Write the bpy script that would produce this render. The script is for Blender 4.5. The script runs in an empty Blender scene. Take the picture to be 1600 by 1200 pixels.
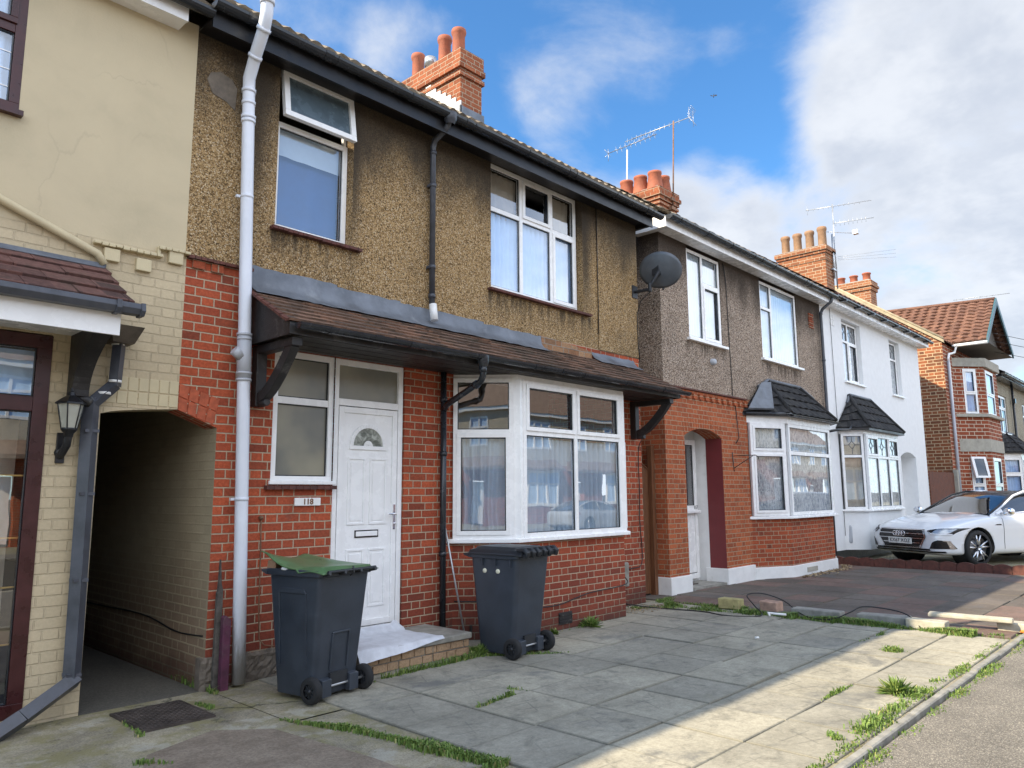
import bpy, bmesh, math, random
from mathutils import Vector, Matrix
from mathutils.bvhtree import BVHTree
random.seed(7)
R = math.radians
scene = bpy.context.scene
COL = scene.collection

# ------------------------------------------------------------------ camera
CAMP = (43.3, 8.35, -0.35)          # yaw, pitch, roll in degrees
yaw, pit, rol = (R(v) for v in CAMP)
F = Vector((math.cos(yaw)*math.cos(pit), math.sin(yaw)*math.cos(pit), math.sin(pit)))
r0 = Vector((math.sin(yaw), -math.cos(yaw), 0)); u0 = r0.cross(F)
rr = r0*math.cos(rol)+u0*math.sin(rol); uu = -r0*math.sin(rol)+u0*math.cos(rol)
cam_d = bpy.data.cameras.new('camera'); cam = bpy.data.objects.new('camera', cam_d); COL.objects.link(cam)
cam.matrix_world = Matrix(((rr.x, uu.x, -F.x, 0), (rr.y, uu.y, -F.y, 0), (rr.z, uu.z, -F.z, 1.6), (0, 0, 0, 1)))
cam_d.sensor_width = 36; cam_d.lens = 36*1170/1600; cam_d.clip_start = .05; cam_d.clip_end = 3000
scene.camera = cam
def ray(px, py):
    return (F+rr*((px-800)/1170)-uu*((py-600)/1170)).normalized()

# ------------------------------------------------------------------ exposure, sun
scene.view_settings.view_transform = 'Standard'; scene.view_settings.look = 'None'
scene.view_settings.exposure = 2.0; scene.view_settings.gamma = 1
SUN = Vector((-1, .44, .83)).normalized()
sd = bpy.data.lights.new('sun', 'SUN'); sd.energy = 2.3; sd.angle = R(.53); sd.color = (1, .86, .64)
sun = bpy.data.objects.new('sun', sd); COL.objects.link(sun)
sun.rotation_euler = (-SUN).to_track_quat('-Z', 'Y').to_euler()

# ------------------------------------------------------------------ node helper
class X:
    """a socket with arithmetic"""
    def __init__(s, nt, k): s.nt = nt; s.k = k
    def _m(s, op, *a, clamp=False):
        n = s.nt.nodes.new('ShaderNodeMath'); n.operation = op; n.use_clamp = clamp
        for i, v in enumerate((s,)+a):
            if isinstance(v, X): s.nt.links.new(v.k, n.inputs[i])
            else: n.inputs[i].default_value = v
        return X(s.nt, n.outputs[0])
    def __add__(s, o): return s._m('ADD', o)
    def __radd__(s, o): return s._m('ADD', o)
    def __sub__(s, o): return s._m('SUBTRACT', o)
    def __rsub__(s, o): return (s*-1)+o
    def __mul__(s, o): return s._m('MULTIPLY', o)
    def __rmul__(s, o): return s._m('MULTIPLY', o)
    def __truediv__(s, o): return s._m('DIVIDE', o)
    def floor(s): return s._m('FLOOR')
    def fract(s): return s._m('FRACT')
    def abs(s): return s._m('ABSOLUTE')
    def mod(s, o): return s._m('FLOORED_MODULO', o)
    def min(s, o): return s._m('MINIMUM', o)
    def max(s, o): return s._m('MAXIMUM', o)
    def gt(s, o): return s._m('GREATER_THAN', o)
    def lt(s, o): return s._m('LESS_THAN', o)
    def pow(s, o): return s._m('POWER', o)
    def clamp(s): return s._m('ADD', 0, clamp=True)
    def sstep(s, a, b, lo=0, hi=1):
        n = s.nt.nodes.new('ShaderNodeMapRange'); n.interpolation_type = 'SMOOTHSTEP'
        s.nt.links.new(s.k, n.inputs[0])
        for i, v in enumerate((a, b, lo, hi)): n.inputs[1+i].default_value = v
        return X(s.nt, n.outputs[0])
class Mat:
    def __init__(s, name, tree=None):
        if tree is None:
            s.m = bpy.data.materials.new(name); s.m.use_nodes = True; s.nt = s.m.node_tree
            s.b = s.nt.nodes['Principled BSDF']; s.out = s.nt.nodes['Material Output']
        else: s.nt = tree
        s.tc = s.nt.nodes.new('ShaderNodeTexCoord')
    def node(s, t): return s.nt.nodes.new(t)
    def link(s, a, b): s.nt.links.new(a.k if isinstance(a, X) else a, b)
    def uv(s):
        n = s.node('ShaderNodeSeparateXYZ'); s.link(s.tc.outputs['UV'], n.inputs[0]); return X(s.nt, n.outputs[0]), X(s.nt, n.outputs[1])
    def obj(s): return X(s.nt, s.tc.outputs['Object'])
    def sep(s, v):
        n = s.node('ShaderNodeSeparateXYZ'); s.link(v, n.inputs[0]); return [X(s.nt, o) for o in n.outputs]
    def vec(s, *a):
        n = s.node('ShaderNodeCombineXYZ')
        for i, v in enumerate(a):
            if isinstance(v, X): s.link(v, n.inputs[i])
            else: n.inputs[i].default_value = v
        return X(s.nt, n.outputs[0])
    def scale(s, v, sc):
        n = s.node('ShaderNodeVectorMath'); n.operation = 'MULTIPLY'; s.link(v, n.inputs[0]); n.inputs[1].default_value = sc; return X(s.nt, n.outputs[0])
    def noise(s, v, sc=5, det=3, rough=.5, dist=0, col=False):
        n = s.node('ShaderNodeTexNoise'); s.link(v, n.inputs['Vector']); n.inputs['Scale'].default_value = sc
        n.inputs['Detail'].default_value = det; n.inputs['Roughness'].default_value = rough; n.inputs['Distortion'].default_value = dist
        return X(s.nt, n.outputs['Color' if col else 'Fac'])
    def vor(s, v, sc=5, col=False):
        n = s.node('ShaderNodeTexVoronoi'); s.link(v, n.inputs['Vector']); n.inputs['Scale'].default_value = sc
        return X(s.nt, n.outputs['Color' if col else 'Distance'])
    def white(s, v, col=False):
        n = s.node('ShaderNodeTexWhiteNoise'); n.noise_dimensions = '3D'; s.link(v, n.inputs['Vector'])
        return X(s.nt, n.outputs['Color' if col else 'Value'])
    def ramp(s, f, stops):
        n = s.node('ShaderNodeValToRGB'); s.link(f, n.inputs[0]); e = n.color_ramp.elements
        while len(e) < len(stops): e.new(.5)
        for k, (p, c) in zip(e, stops): k.position = p; k.color = (*c, 1)
        return X(s.nt, n.outputs[0])
    def mix(s, f, a, b):
        n = s.node('ShaderNodeMix'); n.data_type = 'RGBA'
        if isinstance(f, X): s.link(f, n.inputs[0])
        else: n.inputs[0].default_value = f
        for v, i in ((a, 6), (b, 7)):
            if isinstance(v, X): s.link(v, n.inputs[i])
            else: n.inputs[i].default_value = (*v, 1)
        return X(s.nt, n.outputs[2])
    def mulc(s, a, f):                       # colour times scalar
        n = s.node('ShaderNodeVectorMath'); n.operation = 'SCALE'; s.link(a, n.inputs[0]); s.link(f, n.inputs['Scale']); return X(s.nt, n.outputs[0])
    def col(s, c):
        if isinstance(c, X): s.link(c, s.b.inputs['Base Color'])
        else: s.b.inputs['Base Color'].default_value = (*c, 1)
    def rough(s, r):
        if isinstance(r, X): s.link(r, s.b.inputs['Roughness'])
        else: s.b.inputs['Roughness'].default_value = r
    def bump(s, h, st=.5, d=.01):
        n = s.node('ShaderNodeBump'); n.inputs['Strength'].default_value = st; n.inputs['Distance'].default_value = d
        s.link(h, n.inputs['Height']); s.link(n.outputs[0], s.b.inputs['Normal'])

M = {}
def simple(name, c, rough=.5, metal=0, var=.12, dirt=0, dirtc=(.1, .09, .07), bump=.15, sc=6, spec=.5):
    m = Mat(name); o = m.obj()
    n = m.noise(o, sc, 5, .6)
    base = m.mulc(m.mix(0, c, c), n.sstep(.25, .75, 1-var, 1+var))
    if dirt:
        d = m.noise(o, sc*.7, 8, .7, .3)
        base = m.mix(d.sstep(.62-dirt*.3, .75, 0, min(1, dirt*1.6)), base, dirtc)
    m.col(base); m.b.inputs['Metallic'].default_value = metal
    m.rough(n.sstep(.2, .8, max(.02, rough-.08), min(1, rough+.1)))
    m.b.inputs['Specular IOR Level'].default_value = spec
    if bump: m.bump(m.noise(o, sc*12, 4, .6), bump, .004)
    M[name] = m.m; return m.m

def brick(name, c1, c2, mortar, rowh=.0795, unit=.345, paint=None, flat=.0, dark=.35, mw=.006, stain=(.05, .035, .03), lowstain=False, pj=.86):
    m = Mat(name); u, v = m.uv(); uvv = m.vec(u, v, 0)
    wob = m.noise(uvv, 9, 2, .5)
    u = u+(wob-.5)*.006; v = v+(m.noise(uvv, 5.3, 2, .5)-.5)*.008
    row = (v/rowh).floor()
    uu_ = u/unit+row.mod(2)*.5+m.white(m.vec(row, 3.3, 0))*.05
    fu = uu_.fract(); isH = fu.gt(.667)
    cell = uu_.floor()*2+isH
    du = fu.min((fu-1).abs()).min((fu-.667).abs())*unit
    fv = (v/rowh).fract(); dv = fv.min((fv-1).abs())*rowh
    d = du.min(dv)
    edge = m.noise(uvv, 60, 3, .6)
    joint = (d+(edge-.5)*.006).sstep(mw-.002, mw+.0015)           # 1 on brick
    rnd = m.white(m.vec(cell, row, 1.7)); rnd2 = m.white(m.vec(cell, row, 9.1))
    fine = m.noise(uvv, 38, 6, .7)
    cb = m.mix(rnd, c1, c2)
    cb = m.mulc(cb, fine.sstep(.3, .75, .72, 1.2))
    cb = m.mix(rnd2.sstep(.8, .98, 0, dark), cb, stain)
    big = m.noise(uvv, 1.1, 6, .65)
    base = m.mix(joint, mortar, cb)
    if paint:
        pn = m.noise(uvv, 3.2, 7, .7)
        pc = m.mulc(m.mix(joint, [k*pj for k in paint], paint), fine.sstep(.2, .8, .9, 1.06)*rnd.sstep(0, 1, .95, 1.04))
        base = m.mix((pn-big*.12).sstep(.66, .7), pc, m.mix(.6, pc, c1))
        base = m.mix(big.sstep(.55, .8, 0, .35), base, (.22, .18, .12))
    else:
        base = m.mix(big.sstep(.5, .78, 0, .5), base, stain)
        eff = m.noise(uvv, 2.3, 8, .75)
        base = m.mix(eff.sstep(.63, .78, 0, .28), base, (.4, .33, .27))
    if lowstain:
        low = v+(big-.5)*.9
        base = m.mix(low.sstep(.0, .35, .75, 0), base, (.05, .045, .035)); base = m.mix(low.sstep(.3, 1.3, .5, 0)*joint, base, (.12, .04, .035))
    m.col(base); m.rough(.9 if not paint else .6); m.b.inputs['Specular IOR Level'].default_value = .12
    m.bump(joint*1.0+fine*.5+rnd*.4, .9, .006 if not flat else flat)
    M[name] = m.m

def pebble(name, stops, sc=95, darkc=(.05, .04, .03), top=(4.9, 5.95), bottom=None, tone=1, sills=(), sides=()):
    m = Mat(name); o = m.obj(); u, v = m.uv(); uvv = m.vec(u, v, 0)
    cellc = m.white(m.scale(m.vor(o, sc, True), (7, 7, 7)))
    dist = m.vor(o, sc)
    base = m.ramp(cellc, stops)
    sp = m.noise(o, 42, 3, .7)
    base = m.mulc(base, sp.sstep(.3, .7, .80, 1.13)*dist.sstep(.0, .75, 1.1, .72)*tone)
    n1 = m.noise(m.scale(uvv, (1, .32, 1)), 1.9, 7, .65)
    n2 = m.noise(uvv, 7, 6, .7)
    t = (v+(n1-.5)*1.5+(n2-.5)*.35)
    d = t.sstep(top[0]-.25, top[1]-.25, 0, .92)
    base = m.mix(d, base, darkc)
    big = m.noise(uvv, .9, 5, .6)
    base = m.mix(big.sstep(.5, .8, 0, .45), base, darkc)
    drip = m.noise(m.scale(uvv, (1, .12, 1)), 9, 4, .7)
    for (a, b, z) in sills:
        inside = u.sstep(a-.08, a+.04)*u.sstep(b-.04, b+.08, 1, 0)
        k = inside*v.sstep(z-.42, z, 0, 1)*v.lt(z)*drip.sstep(.42, .62, .05, .95)
        base = m.mix(k*.9, base, darkc)
    for (a, w) in sides:
        k = ((u-a).abs()+(n2-.5)*.15).sstep(0, w, .85, 0)*v.sstep(4.0, 4.9, .2, 1)
        base = m.mix(k, base, darkc)
    m.col(base); m.rough(.95); m.b.inputs['Specular IOR Level'].default_value = .2
    m.bump(dist*-1+sp*.7, .9, .008)
    M[name] = m.m

brick('red_brick', (.48, .108, .050), (.31, .070, .038), (.45, .35, .25), lowstain=True)
brick('red_brick_plain', (.42, .10, .045), (.28, .068, .036), (.36, .29, .2))
brick('orange_brick', (.47, .135, .058), (.33, .09, .042), (.40, .30, .2), dark=.2)
brick('dark_brick', (.16, .055, .035), (.07, .035, .03), (.32, .26, .2), dark=.7)
brick('buff_brick', (.42, .26, .15), (.30, .15, .08), (.3, .27, .22))
brick('cream_brick', (.35, .12, .07), (.25, .08, .05), (.3, .25, .18), paint=(.545, .45, .30), flat=.005, mw=.006, pj=.92)
brick('shaded_passage_brick', (.2, .08, .05), (.15, .05, .04), (.2, .16, .12), paint=(.40, .335, .225), pj=.97, flat=.003, lowstain=True, mw=.007)  # cream paint darkened towards the shade inside the passage
brick('gable_brick', (.34, .12, .055), (.19, .08, .045), (.5, .38, .24), rowh=.11, unit=.5, mw=.012)
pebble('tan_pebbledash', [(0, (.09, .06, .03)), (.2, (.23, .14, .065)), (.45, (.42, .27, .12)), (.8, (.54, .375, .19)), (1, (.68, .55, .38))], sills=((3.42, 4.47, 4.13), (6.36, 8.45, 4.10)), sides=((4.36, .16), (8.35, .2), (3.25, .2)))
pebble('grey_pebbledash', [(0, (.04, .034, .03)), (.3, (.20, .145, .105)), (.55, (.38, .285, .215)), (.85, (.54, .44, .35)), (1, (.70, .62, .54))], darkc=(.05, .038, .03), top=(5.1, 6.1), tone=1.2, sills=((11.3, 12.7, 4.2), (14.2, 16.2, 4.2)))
pebble('cream_pebbledash', [(0, (.2, .17, .12)), (.5, (.45, .4, .3)), (1, (.62, .58, .48))], top=(8, 9))
simple('white_pvc', (.86, .86, .86), .25, var=.03, bump=.02, dirt=.0, dirtc=(.55, .52, .45))
simple('white_paint', (.78, .78, .77), .5, var=.05, dirt=.25, dirtc=(.45, .42, .36))
pebble('lit_render', [(0, (.55, .48, .36)), (.5, (.70, .63, .5)), (1, (.8, .75, .65))], top=(8, 9)); simple('tan_roof', (.22, .15, .11), .9, var=.3)  # lit_render: paler cream copy, sunlit brightness put into the colour
simple('white_render', (.78, .79, .80), .75, var=.04, dirt=.1, dirtc=(.6, .6, .58), bump=.3)
simple('black_paint', (.011, .011, .013), .38, var=.3, dirt=.2, dirtc=(.05, .048, .045), bump=.3, sc=9)
simple('black_gutter', (.020, .023, .028), .22, var=.2, dirt=.05, dirtc=(.10, .105, .11), bump=.1, sc=5)
simple('black_timber', (.02, .018, .018), .5, var=.4, dirt=.3, dirtc=(.24, .23, .21), bump=.6, sc=7)
simple('grey_pvc', (.42, .44, .48), .4, var=.05, bump=.03)
m = Mat('pipe_white'); o = m.obj(); z = m.sep(o)[2]; n = m.noise(m.scale(o, (6, 6, 1.2)), 4, 7, .7); n2 = m.noise(o, 2, 4, .6)
c = m.mulc(m.mix(0, (.68, .71, .78), (.68, .71, .78)), n2.sstep(.3, .7, .94, 1.05)); c = m.mix(n.sstep(.6, .78, 0, .4), c, (.36, .34, .27)); c = m.mix((z+(n-.5)*.7).sstep(.1, .55, .85, 0), c, (.17, .15, .12))
m.col(c); m.rough(.35); M['pipe_white'] = m.m
simple('slate_pipe', (.06, .065, .08), .38, var=.3, dirt=.15, dirtc=(.2, .2, .2), bump=.1)
simple('mahogany_pvc', (.050, .013, .013), .3, var=.3, bump=.1)
simple('lead', (.15, .165, .19), .5, .3, var=.3, dirt=.3, dirtc=(.33, .35, .37), bump=.6, sc=4)
simple('bright_lead', (.62, .63, .62), .45, .2, var=.25, dirt=.3, dirtc=(.35, .36, .36), bump=.5, sc=5)
simple('concrete', (.26, .25, .22), .9, var=.3, dirt=.35, dirtc=(.12, .115, .09), bump=.7, sc=7)
simple('pale_concrete', (.42, .39, .31), .9, var=.25, dirt=.35, dirtc=(.2, .18, .13), bump=.8, sc=9)
simple('terracotta', (.34, .10, .05), .75, var=.2, dirt=.25, dirtc=(.18, .10, .06), bump=.3, sc=8)
simple('buff_clay', (.29, .165, .09), .8, var=.2, dirt=.3, dirtc=(.2, .14, .09), bump=.3, sc=8)
simple('red_tile_edge', (.12, .042, .03), .8, var=.35, dirt=.4, dirtc=(.05, .04, .03), bump=.6, sc=14)
simple('dark_tile_sill', (.10, .035, .028), .8, var=.35, dirt=.4, dirtc=(.03, .025, .02), bump=.6, sc=14)
simple('cream_paint', (.56, .475, .30), .6, var=.06, dirt=.2, dirtc=(.35, .28, .18), bump=.3)
simple('maroon_paint', (.16, .022, .024), .5, var=.1, bump=.1)
simple('purple_timber', (.09, .022, .05), .7, var=.4, dirt=.5, dirtc=(.12, .10, .09), bump=.8, sc=9)
simple('rotten_timber', (.09, .08, .07), .95, var=.5, dirt=.3, bump=1, sc=12)
simple('bin_plastic', (.034, .042, .056), .42, var=.18, dirt=.12, dirtc=(.11, .115, .12), bump=.25, sc=4)
simple('bin_black', (.018, .02, .024), .45, var=.2, bump=.15)
simple('green_plastic', (.085, .165, .07), .34, var=.18, dirt=.2, dirtc=(.19, .24, .14), bump=.2, sc=6)
simple('rubber', (.014, .014, .015), .8, var=.2)
simple('card', (.33, .2, .12), .9, var=.3); simple('white_bag', (.7, .7, .7), .4, var=.1)
simple('sheet', (.58, .60, .65), .9, var=.12, dirt=.25, dirtc=(.45, .45, .46), bump=.6, sc=9)
simple('galvanised', (.5, .51, .52), .4, .7, var=.2)
simple('rusty_steel', (.22, .12, .07), .7, .3, var=.4)
simple('dark_steel', (.05, .05, .055), .4, .6, var=.2)
simple('chrome', (.8, .8, .82), .12, 1, var=.04, bump=0)
simple('dish_grey', (.10, .115, .135), .35, var=.15, dirt=.15, dirtc=(.25, .25, .24), bump=.1)
simple('cable', (.012, .012, .013), .5, bump=0)
simple('bulb_glass', (.42, .42, .36), .25, var=.1)
simple('iron_cover', (.085, .07, .062), .6, .5, var=.35, dirt=.3, dirtc=(.12, .085, .06), bump=.4)
simple('sheer_curtain', (.36, .46, .56), .95, var=.05, bump=.05); simple('pale_curtain', (.50, .60, .68), .95, var=.05, bump=.05); simple('grey_reflection', (.09, .125, .15), .25, var=.2); simple('curtain', (.44, .62, .86), .95, var=.05, bump=.05); M['curtain'].node_tree.nodes['Principled BSDF'].inputs['Sheen Weight'].default_value = .2
simple('beige_curtain', (.47, .42, .34), .95, var=.1)
simple('sky_reflection_blue', (.03, .085, .24), .6); simple('red_brick_solid', (.40, .095, .045), .9, var=.3, dirt=.2, dirtc=(.2, .06, .04), bump=.6, sc=12); simple('dark_room', (.05, .05, .05), .9); simple('soil', (.06, .05, .035), .95, var=.4, bump=1)
simple('gate_wood', (.16, .062, .026), .65, var=.25, bump=.4)
simple('fence_wood', (.13, .045, .025), .8, var=.3, bump=.6)
simple('teal_paint', (.05, .11, .13), .5, var=.1)
simple('moss', (.30, .26, .07), .95, var=.4, bump=1)
simple('stone_dressing', (.36, .34, .29), .85, var=.15, dirt=.3, bump=.4)
simple('dark_render', (.12, .11, .1), .9)
simple('sticker', (.8, .77, .6), .6); simple('brass', (.5, .36, .12), .35, .8); simple('orange_plastic', (.7, .25, .05), .5)
simple('painted_yellow_stone', (.38, .33, .15), .85, var=.25, dirt=.35, dirtc=(.25, .22, .12), bump=.8, sc=10)
simple('pink_stone', (.42, .27, .2), .9, var=.3, dirt=.4, dirtc=(.2, .15, .1), bump=.8, sc=10)

brick('chimney_brick', (.36, .125, .062), (.24, .08, .042), (.42, .33, .24), dark=.3)
brick('gable_chimney', (.34, .145, .072), (.24, .095, .05), (.46, .37, .26), rowh=.1, unit=.45, mw=.008)
brick('bay_brick', (.34, .09, .045), (.24, .065, .035), (.55, .46, .36), rowh=.13, unit=.6, mw=.012, dark=.2)
brick('step_brick', (.42, .29, .18), (.30, .17, .10), (.3, .26, .2), unit=3, rowh=2, stain=(.1, .08, .06))
simple('hopper_metal', (.07, .055, .04), .5, .2, var=.5, dirt=.4, dirtc=(.25, .17, .10), bump=.4, sc=7)
simple('verge_cement', (.36, .30, .20), .85, var=.2, bump=.5)
# wood grain for gate
def wood(name, c1, c2, sc=(30, 30, 1.5)):
    m = Mat(name); o = m.scale(m.obj(), sc); n = m.noise(o, 2, 6, .65, .4)
    m.col(m.mix(n.sstep(.3, .7), c1, c2)); m.rough(.6); m.bump(n, .4, .004); M[name] = m.m
wood('gate_wood', (.20, .085, .035), (.085, .032, .015))

# render (left house)
simple('rough_cement', (.15, .125, .10), .95, var=.3, dirt=.4, dirtc=(.07, .055, .045), bump=1, sc=9)
m = Mat('cream_render'); u, v = m.uv(); uv = m.vec(u, v, 0)
a = m.noise(uv, 1.4, 7, .6, .3); b_ = m.noise(m.scale(uv, (1, .25, 1)), 3, 5, .6)
c = m.ramp(a, [(.3, (.47, .40, .265)), (.5, (.535, .45, .30)), (.7, (.565, .475, .315))])
c = m.mix(b_.sstep(.55, .75, 0, .18), c, (.33, .27, .19))
cr = m.vor(m.vec(u+a*.35, v+b_*.3, 0), .75); w = m.node('ShaderNodeTexVoronoi'); w.feature = 'DISTANCE_TO_EDGE'; m.link(m.vec(u+(a-.5)*.5, v+(b_-.5)*.6, 0), w.inputs[0]); w.inputs['Scale'].default_value = .55
ck = X(m.nt, w.outputs['Distance']).sstep(.0, .006, .45, 0)
c = m.mix(ck*m.noise(uv, .8, 2).sstep(.52, .6)*.5, c, (.33, .27, .19))
m.col(c); m.rough(.8); m.bump(m.noise(uv, 7, 8, .7)*.6+m.noise(uv, 60, 4, .6)*.25, .5, .012); M['cream_render'] = m.m

def tiles(name, c1, c2, c3, tw=.17, th=.11, moss=.3, rough=.85):
    m = Mat(name); u, v = m.uv(); uvv = m.vec(u, v, 0)
    row = (v/th).floor(); cell = (u/tw+row.mod(2)*.5).floor(); rnd = m.white(m.vec(cell, row, 2.2))
    n = m.noise(m.obj(), 22, 6, .7); n2 = m.noise(m.obj(), 3.5, 7, .7)
    c = m.mulc(m.ramp(rnd, [(.1, c1), (.55, c2), (.95, c3)]), n.sstep(.25, .75, .65, 1.3))
    c = m.mix(n2.sstep(.5, .68, 0, moss), c, (.05, .052, .035))
    c = m.mix(m.noise(m.obj(), 60, 3, .7).sstep(.66, .72, 0, .5), c, (.3, .3, .24))
    m.col(c); m.rough(rough); m.b.inputs['Specular IOR Level'].default_value = .25
    m.bump(n, .6, .006); M[name] = m.m
tiles('plain_tiles', (.095, .066, .05), (.155, .10, .073), (.24, .135, .09), moss=.5)
tiles('brown_tiles', (.08, .045, .04), (.12, .06, .05), (.17, .085, .07), tw=.33, th=.3)
tiles('roof_tiles', (.16, .13, .10), (.24, .2, .15), (.30, .25, .19), tw=.3, th=.33)
tiles('red_tiles', (.13, .068, .05), (.165, .085, .06), (.20, .105, .072), tw=.3, th=.33, moss=.15)
tiles('black_tiles', (.022, .022, .024), (.032, .032, .034), (.045, .043, .042), tw=.3, th=.3, moss=.1)

# glass
def glass(name, tint=(.98, .99, 1), ior=2.7, wob=.07, rough=.0):
    m = Mat(name); nt = m.nt; nt.nodes.remove(m.b)
    tr = m.node('ShaderNodeBsdfTransparent'); tr.inputs[0].default_value = (*tint, 1)
    gl = m.node('ShaderNodeBsdfGlossy'); gl.inputs['Roughness'].default_value = rough; gl.inputs['Color'].default_value = (.95, .97, 1, 1)
    lw = m.node('ShaderNodeLayerWeight'); lw.inputs[0].default_value = .5; f0 = ((ior-1)/(ior+1))**2; fr = X(m.nt, lw.outputs['Facing']).pow(4)*(1-f0)+f0
    bp = m.node('ShaderNodeBump'); bp.inputs['Strength'].default_value = wob; bp.inputs['Distance'].default_value = .012
    m.link(m.noise(m.obj(), 2.2, 1, .4), bp.inputs['Height']); m.link(bp.outputs[0], gl.inputs['Normal'])
    mx = m.node('ShaderNodeMixShader'); m.link(fr, mx.inputs[0]); m.link(tr.outputs[0], mx.inputs[1]); m.link(gl.outputs[0], mx.inputs[2])
    m.link(mx.outputs[0], m.out.inputs[0]); M[name] = m.m
glass('window_glass'); glass('clear_glass', (.97, .97, .97), 1.5, 0)
m = Mat('frosted_glass'); o = m.obj(); n = m.noise(o, 1.7, 3, .5); m.col(m.mix(n.sstep(.3, .7), (.14, .14, .12), (.27, .25, .18))); m.rough(.32)
m.b.inputs['Specular IOR Level'].default_value = .8; m.bump(m.noise(o, 120, 3, .6), .3, .002); M['frosted_glass'] = m.m
m = Mat('obscure_glass'); o = m.obj(); n = m.noise(o, 9, 4, .6, 1.5); m.col(m.mix(n.sstep(.3, .7), (.10, .11, .09), (.45, .47, .42))); m.rough(.2); m.bump(n, .6, .01); M['obscure_glass'] = m.m
m = Mat('net_curtain'); u, v = m.uv(); n = m.noise(m.vec(u, v*.3, 0), 26, 3, .6); k = m.noise(m.vec(u, v, 0), 18, 5, .7)
m.col(m.mix((n*.6+k*.4).sstep(.35, .62), (.22, .26, .30), (.72, .74, .74))); m.rough(.9); M['net_curtain'] = m.m

# ground
def slab_mat(name, c1, c2, c3=None, motif=.95):
    m = Mat(name); u, v = m.uv(); o = m.obj(); geo = m.sep(m.scale(o, (1, 1, 1)))
    at = m.node('ShaderNodeAttribute'); at.attribute_name = 'rnd'; rnd = X(m.nt, at.outputs['Fac'])
    n = m.noise(o, 1.3, 7, .65, .4); f = m.noise(o, 55, 5, .7); st = m.noise(o, 4.5, 8, .75, .5)
    c = m.mix(rnd.sstep(.1, .9), c1, c2)
    if c3: c = m.mix(rnd.gt(.62), c, c3)
    c = m.mulc(c, n.sstep(.3, .72, 1.12, .78)*f.sstep(.25, .75, .86, 1.12))
    c = m.mix(st.sstep(.50, .70, 0, .6), c, (.12, .118, .10))
    c = m.mulc(c, m.noise(m.scale(o, (1, 1, 1)), 16, 6, .75).sstep(.3, .7, .86, 1.12))
    c = m.mix(m.noise(o, 2.1, 5, .7).sstep(.6, .75, 0, .25), c, (.21, .2, .12))
    # worn moulded triangle motif of the slab
    k1 = ((u-.5)*.45+(v-.42)).abs(); k2 = ((u-.5)*-1.9+(v-.5)).abs()*.55; k3 = ((u-.5)*.15+(v-.66)).abs()
    dm = k1.min(k2).min(k3); inside = ((u-.5).abs().lt(.27))*((v-.53).abs().lt(.2))
    g = dm.sstep(0, .02, 1, 0)*inside*n.sstep(.35, .6)*motif
    e = (u.min(u*-1+1).min(v).min(v*-1+1)+(m.noise(o, 14, 5, .7)-.5)*.05).sstep(0, .02, .4, 0)
    vd = m.node('ShaderNodeTexVoronoi'); vd.feature = 'DISTANCE_TO_EDGE'; m.link(m.vec(geo[0]+(st-.5)*.5, geo[1]+(n-.5)*.6, 0), vd.inputs[0]); vd.inputs['Scale'].default_value = .8
    crk = X(m.nt, vd.outputs['Distance']).sstep(0, .007, 1, 0)*m.noise(o, .7, 2).sstep(.5, .54)
    oil = m.noise(o, 1.1, 7, .7, .8).sstep(.54, .68)
    c = m.mix(oil*.55, c, (.10, .105, .11)); c = m.mix(m.noise(o, 30, 4, .7).sstep(.68, .74, 0, .5), c, (.42, .40, .33)); c = m.mix(crk*.0, c, (.05, .05, .045))
    c = m.mix(g*.45, c, (.10, .10, .09)); c = m.mix(e, c, (.12, .115, .09))
    m.col(c); m.rough(.92); m.b.inputs['Specular IOR Level'].default_value = .2
    m.bump(f*.5+st*.5-g*.6, .5, .006); M[name] = m.m
slab_mat('slabs', (.30, .282, .23), (.36, .335, .265))
slab_mat('red_grey_slabs', (.125, .105, .09), (.17, .145, .125), (.175, .12, .10))
m = Mat('asphalt'); o = m.obj(); v1 = m.white(m.scale(m.vor(o, 150, True), (5, 5, 5))); n = m.noise(o, 2, 6, .65); f = m.noise(o, 90, 4, .7)
c = m.mulc(m.ramp(v1, [(0, (.11, .10, .085)), (.6, (.18, .16, .13)), (.9, (.29, .26, .21)), (1, (.44, .40, .32))]), n.sstep(.3, .7, .85, 1.15)*f.sstep(.3, .7, .75, 1.25))
m.col(c); m.rough(.85); m.bump(f+v1*.5, .8, .005); M['asphalt'] = m.m
m = Mat('old_concrete'); o = m.obj(); n = m.noise(o, 1.5, 8, .7, .4); f = m.noise(o, 70, 5, .75); mo = m.noise(o, 3.4, 8, .75)
c = m.mulc(m.ramp(n, [(.32, (.17, .15, .11)), (.5, (.31, .275, .20)), (.68, (.44, .39, .28))]), f.sstep(.25, .75, .62, 1.35))
c = m.mix(mo.sstep(.44, .6, 0, .75), c, (.235, .21, .09)); c = m.mix(m.noise(o, 6, 8, .8).sstep(.55, .7, 0, .7), c, (.075, .07, .055))
c = m.mix(m.noise(o, 2.4, 7, .7).sstep(.55, .62, 0, .5), c, (.45, .43, .37)); c = m.mix(m.vor(o, 60).sstep(0, .22, .5, 0)*mo.sstep(.4, .6), c, (.45, .42, .33))
vd = m.node('ShaderNodeTexVoronoi'); vd.feature = 'DISTANCE_TO_EDGE'; w0 = m.sep(o); m.link(m.vec(w0[0]+(mo-.5)*.5, w0[1]+(n-.5)*.5, 0), vd.inputs[0]); vd.inputs['Scale'].default_value = .75
c = m.mix(X(m.nt, vd.outputs['Distance']).sstep(0, .010, .8, 0)*m.noise(o, .8, 2).sstep(.42, .5), c, (.04, .045, .025))
m.col(c); m.rough(.95); m.bump(f+mo*.6, .9, .01); M['old_concrete'] = m.m
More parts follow.
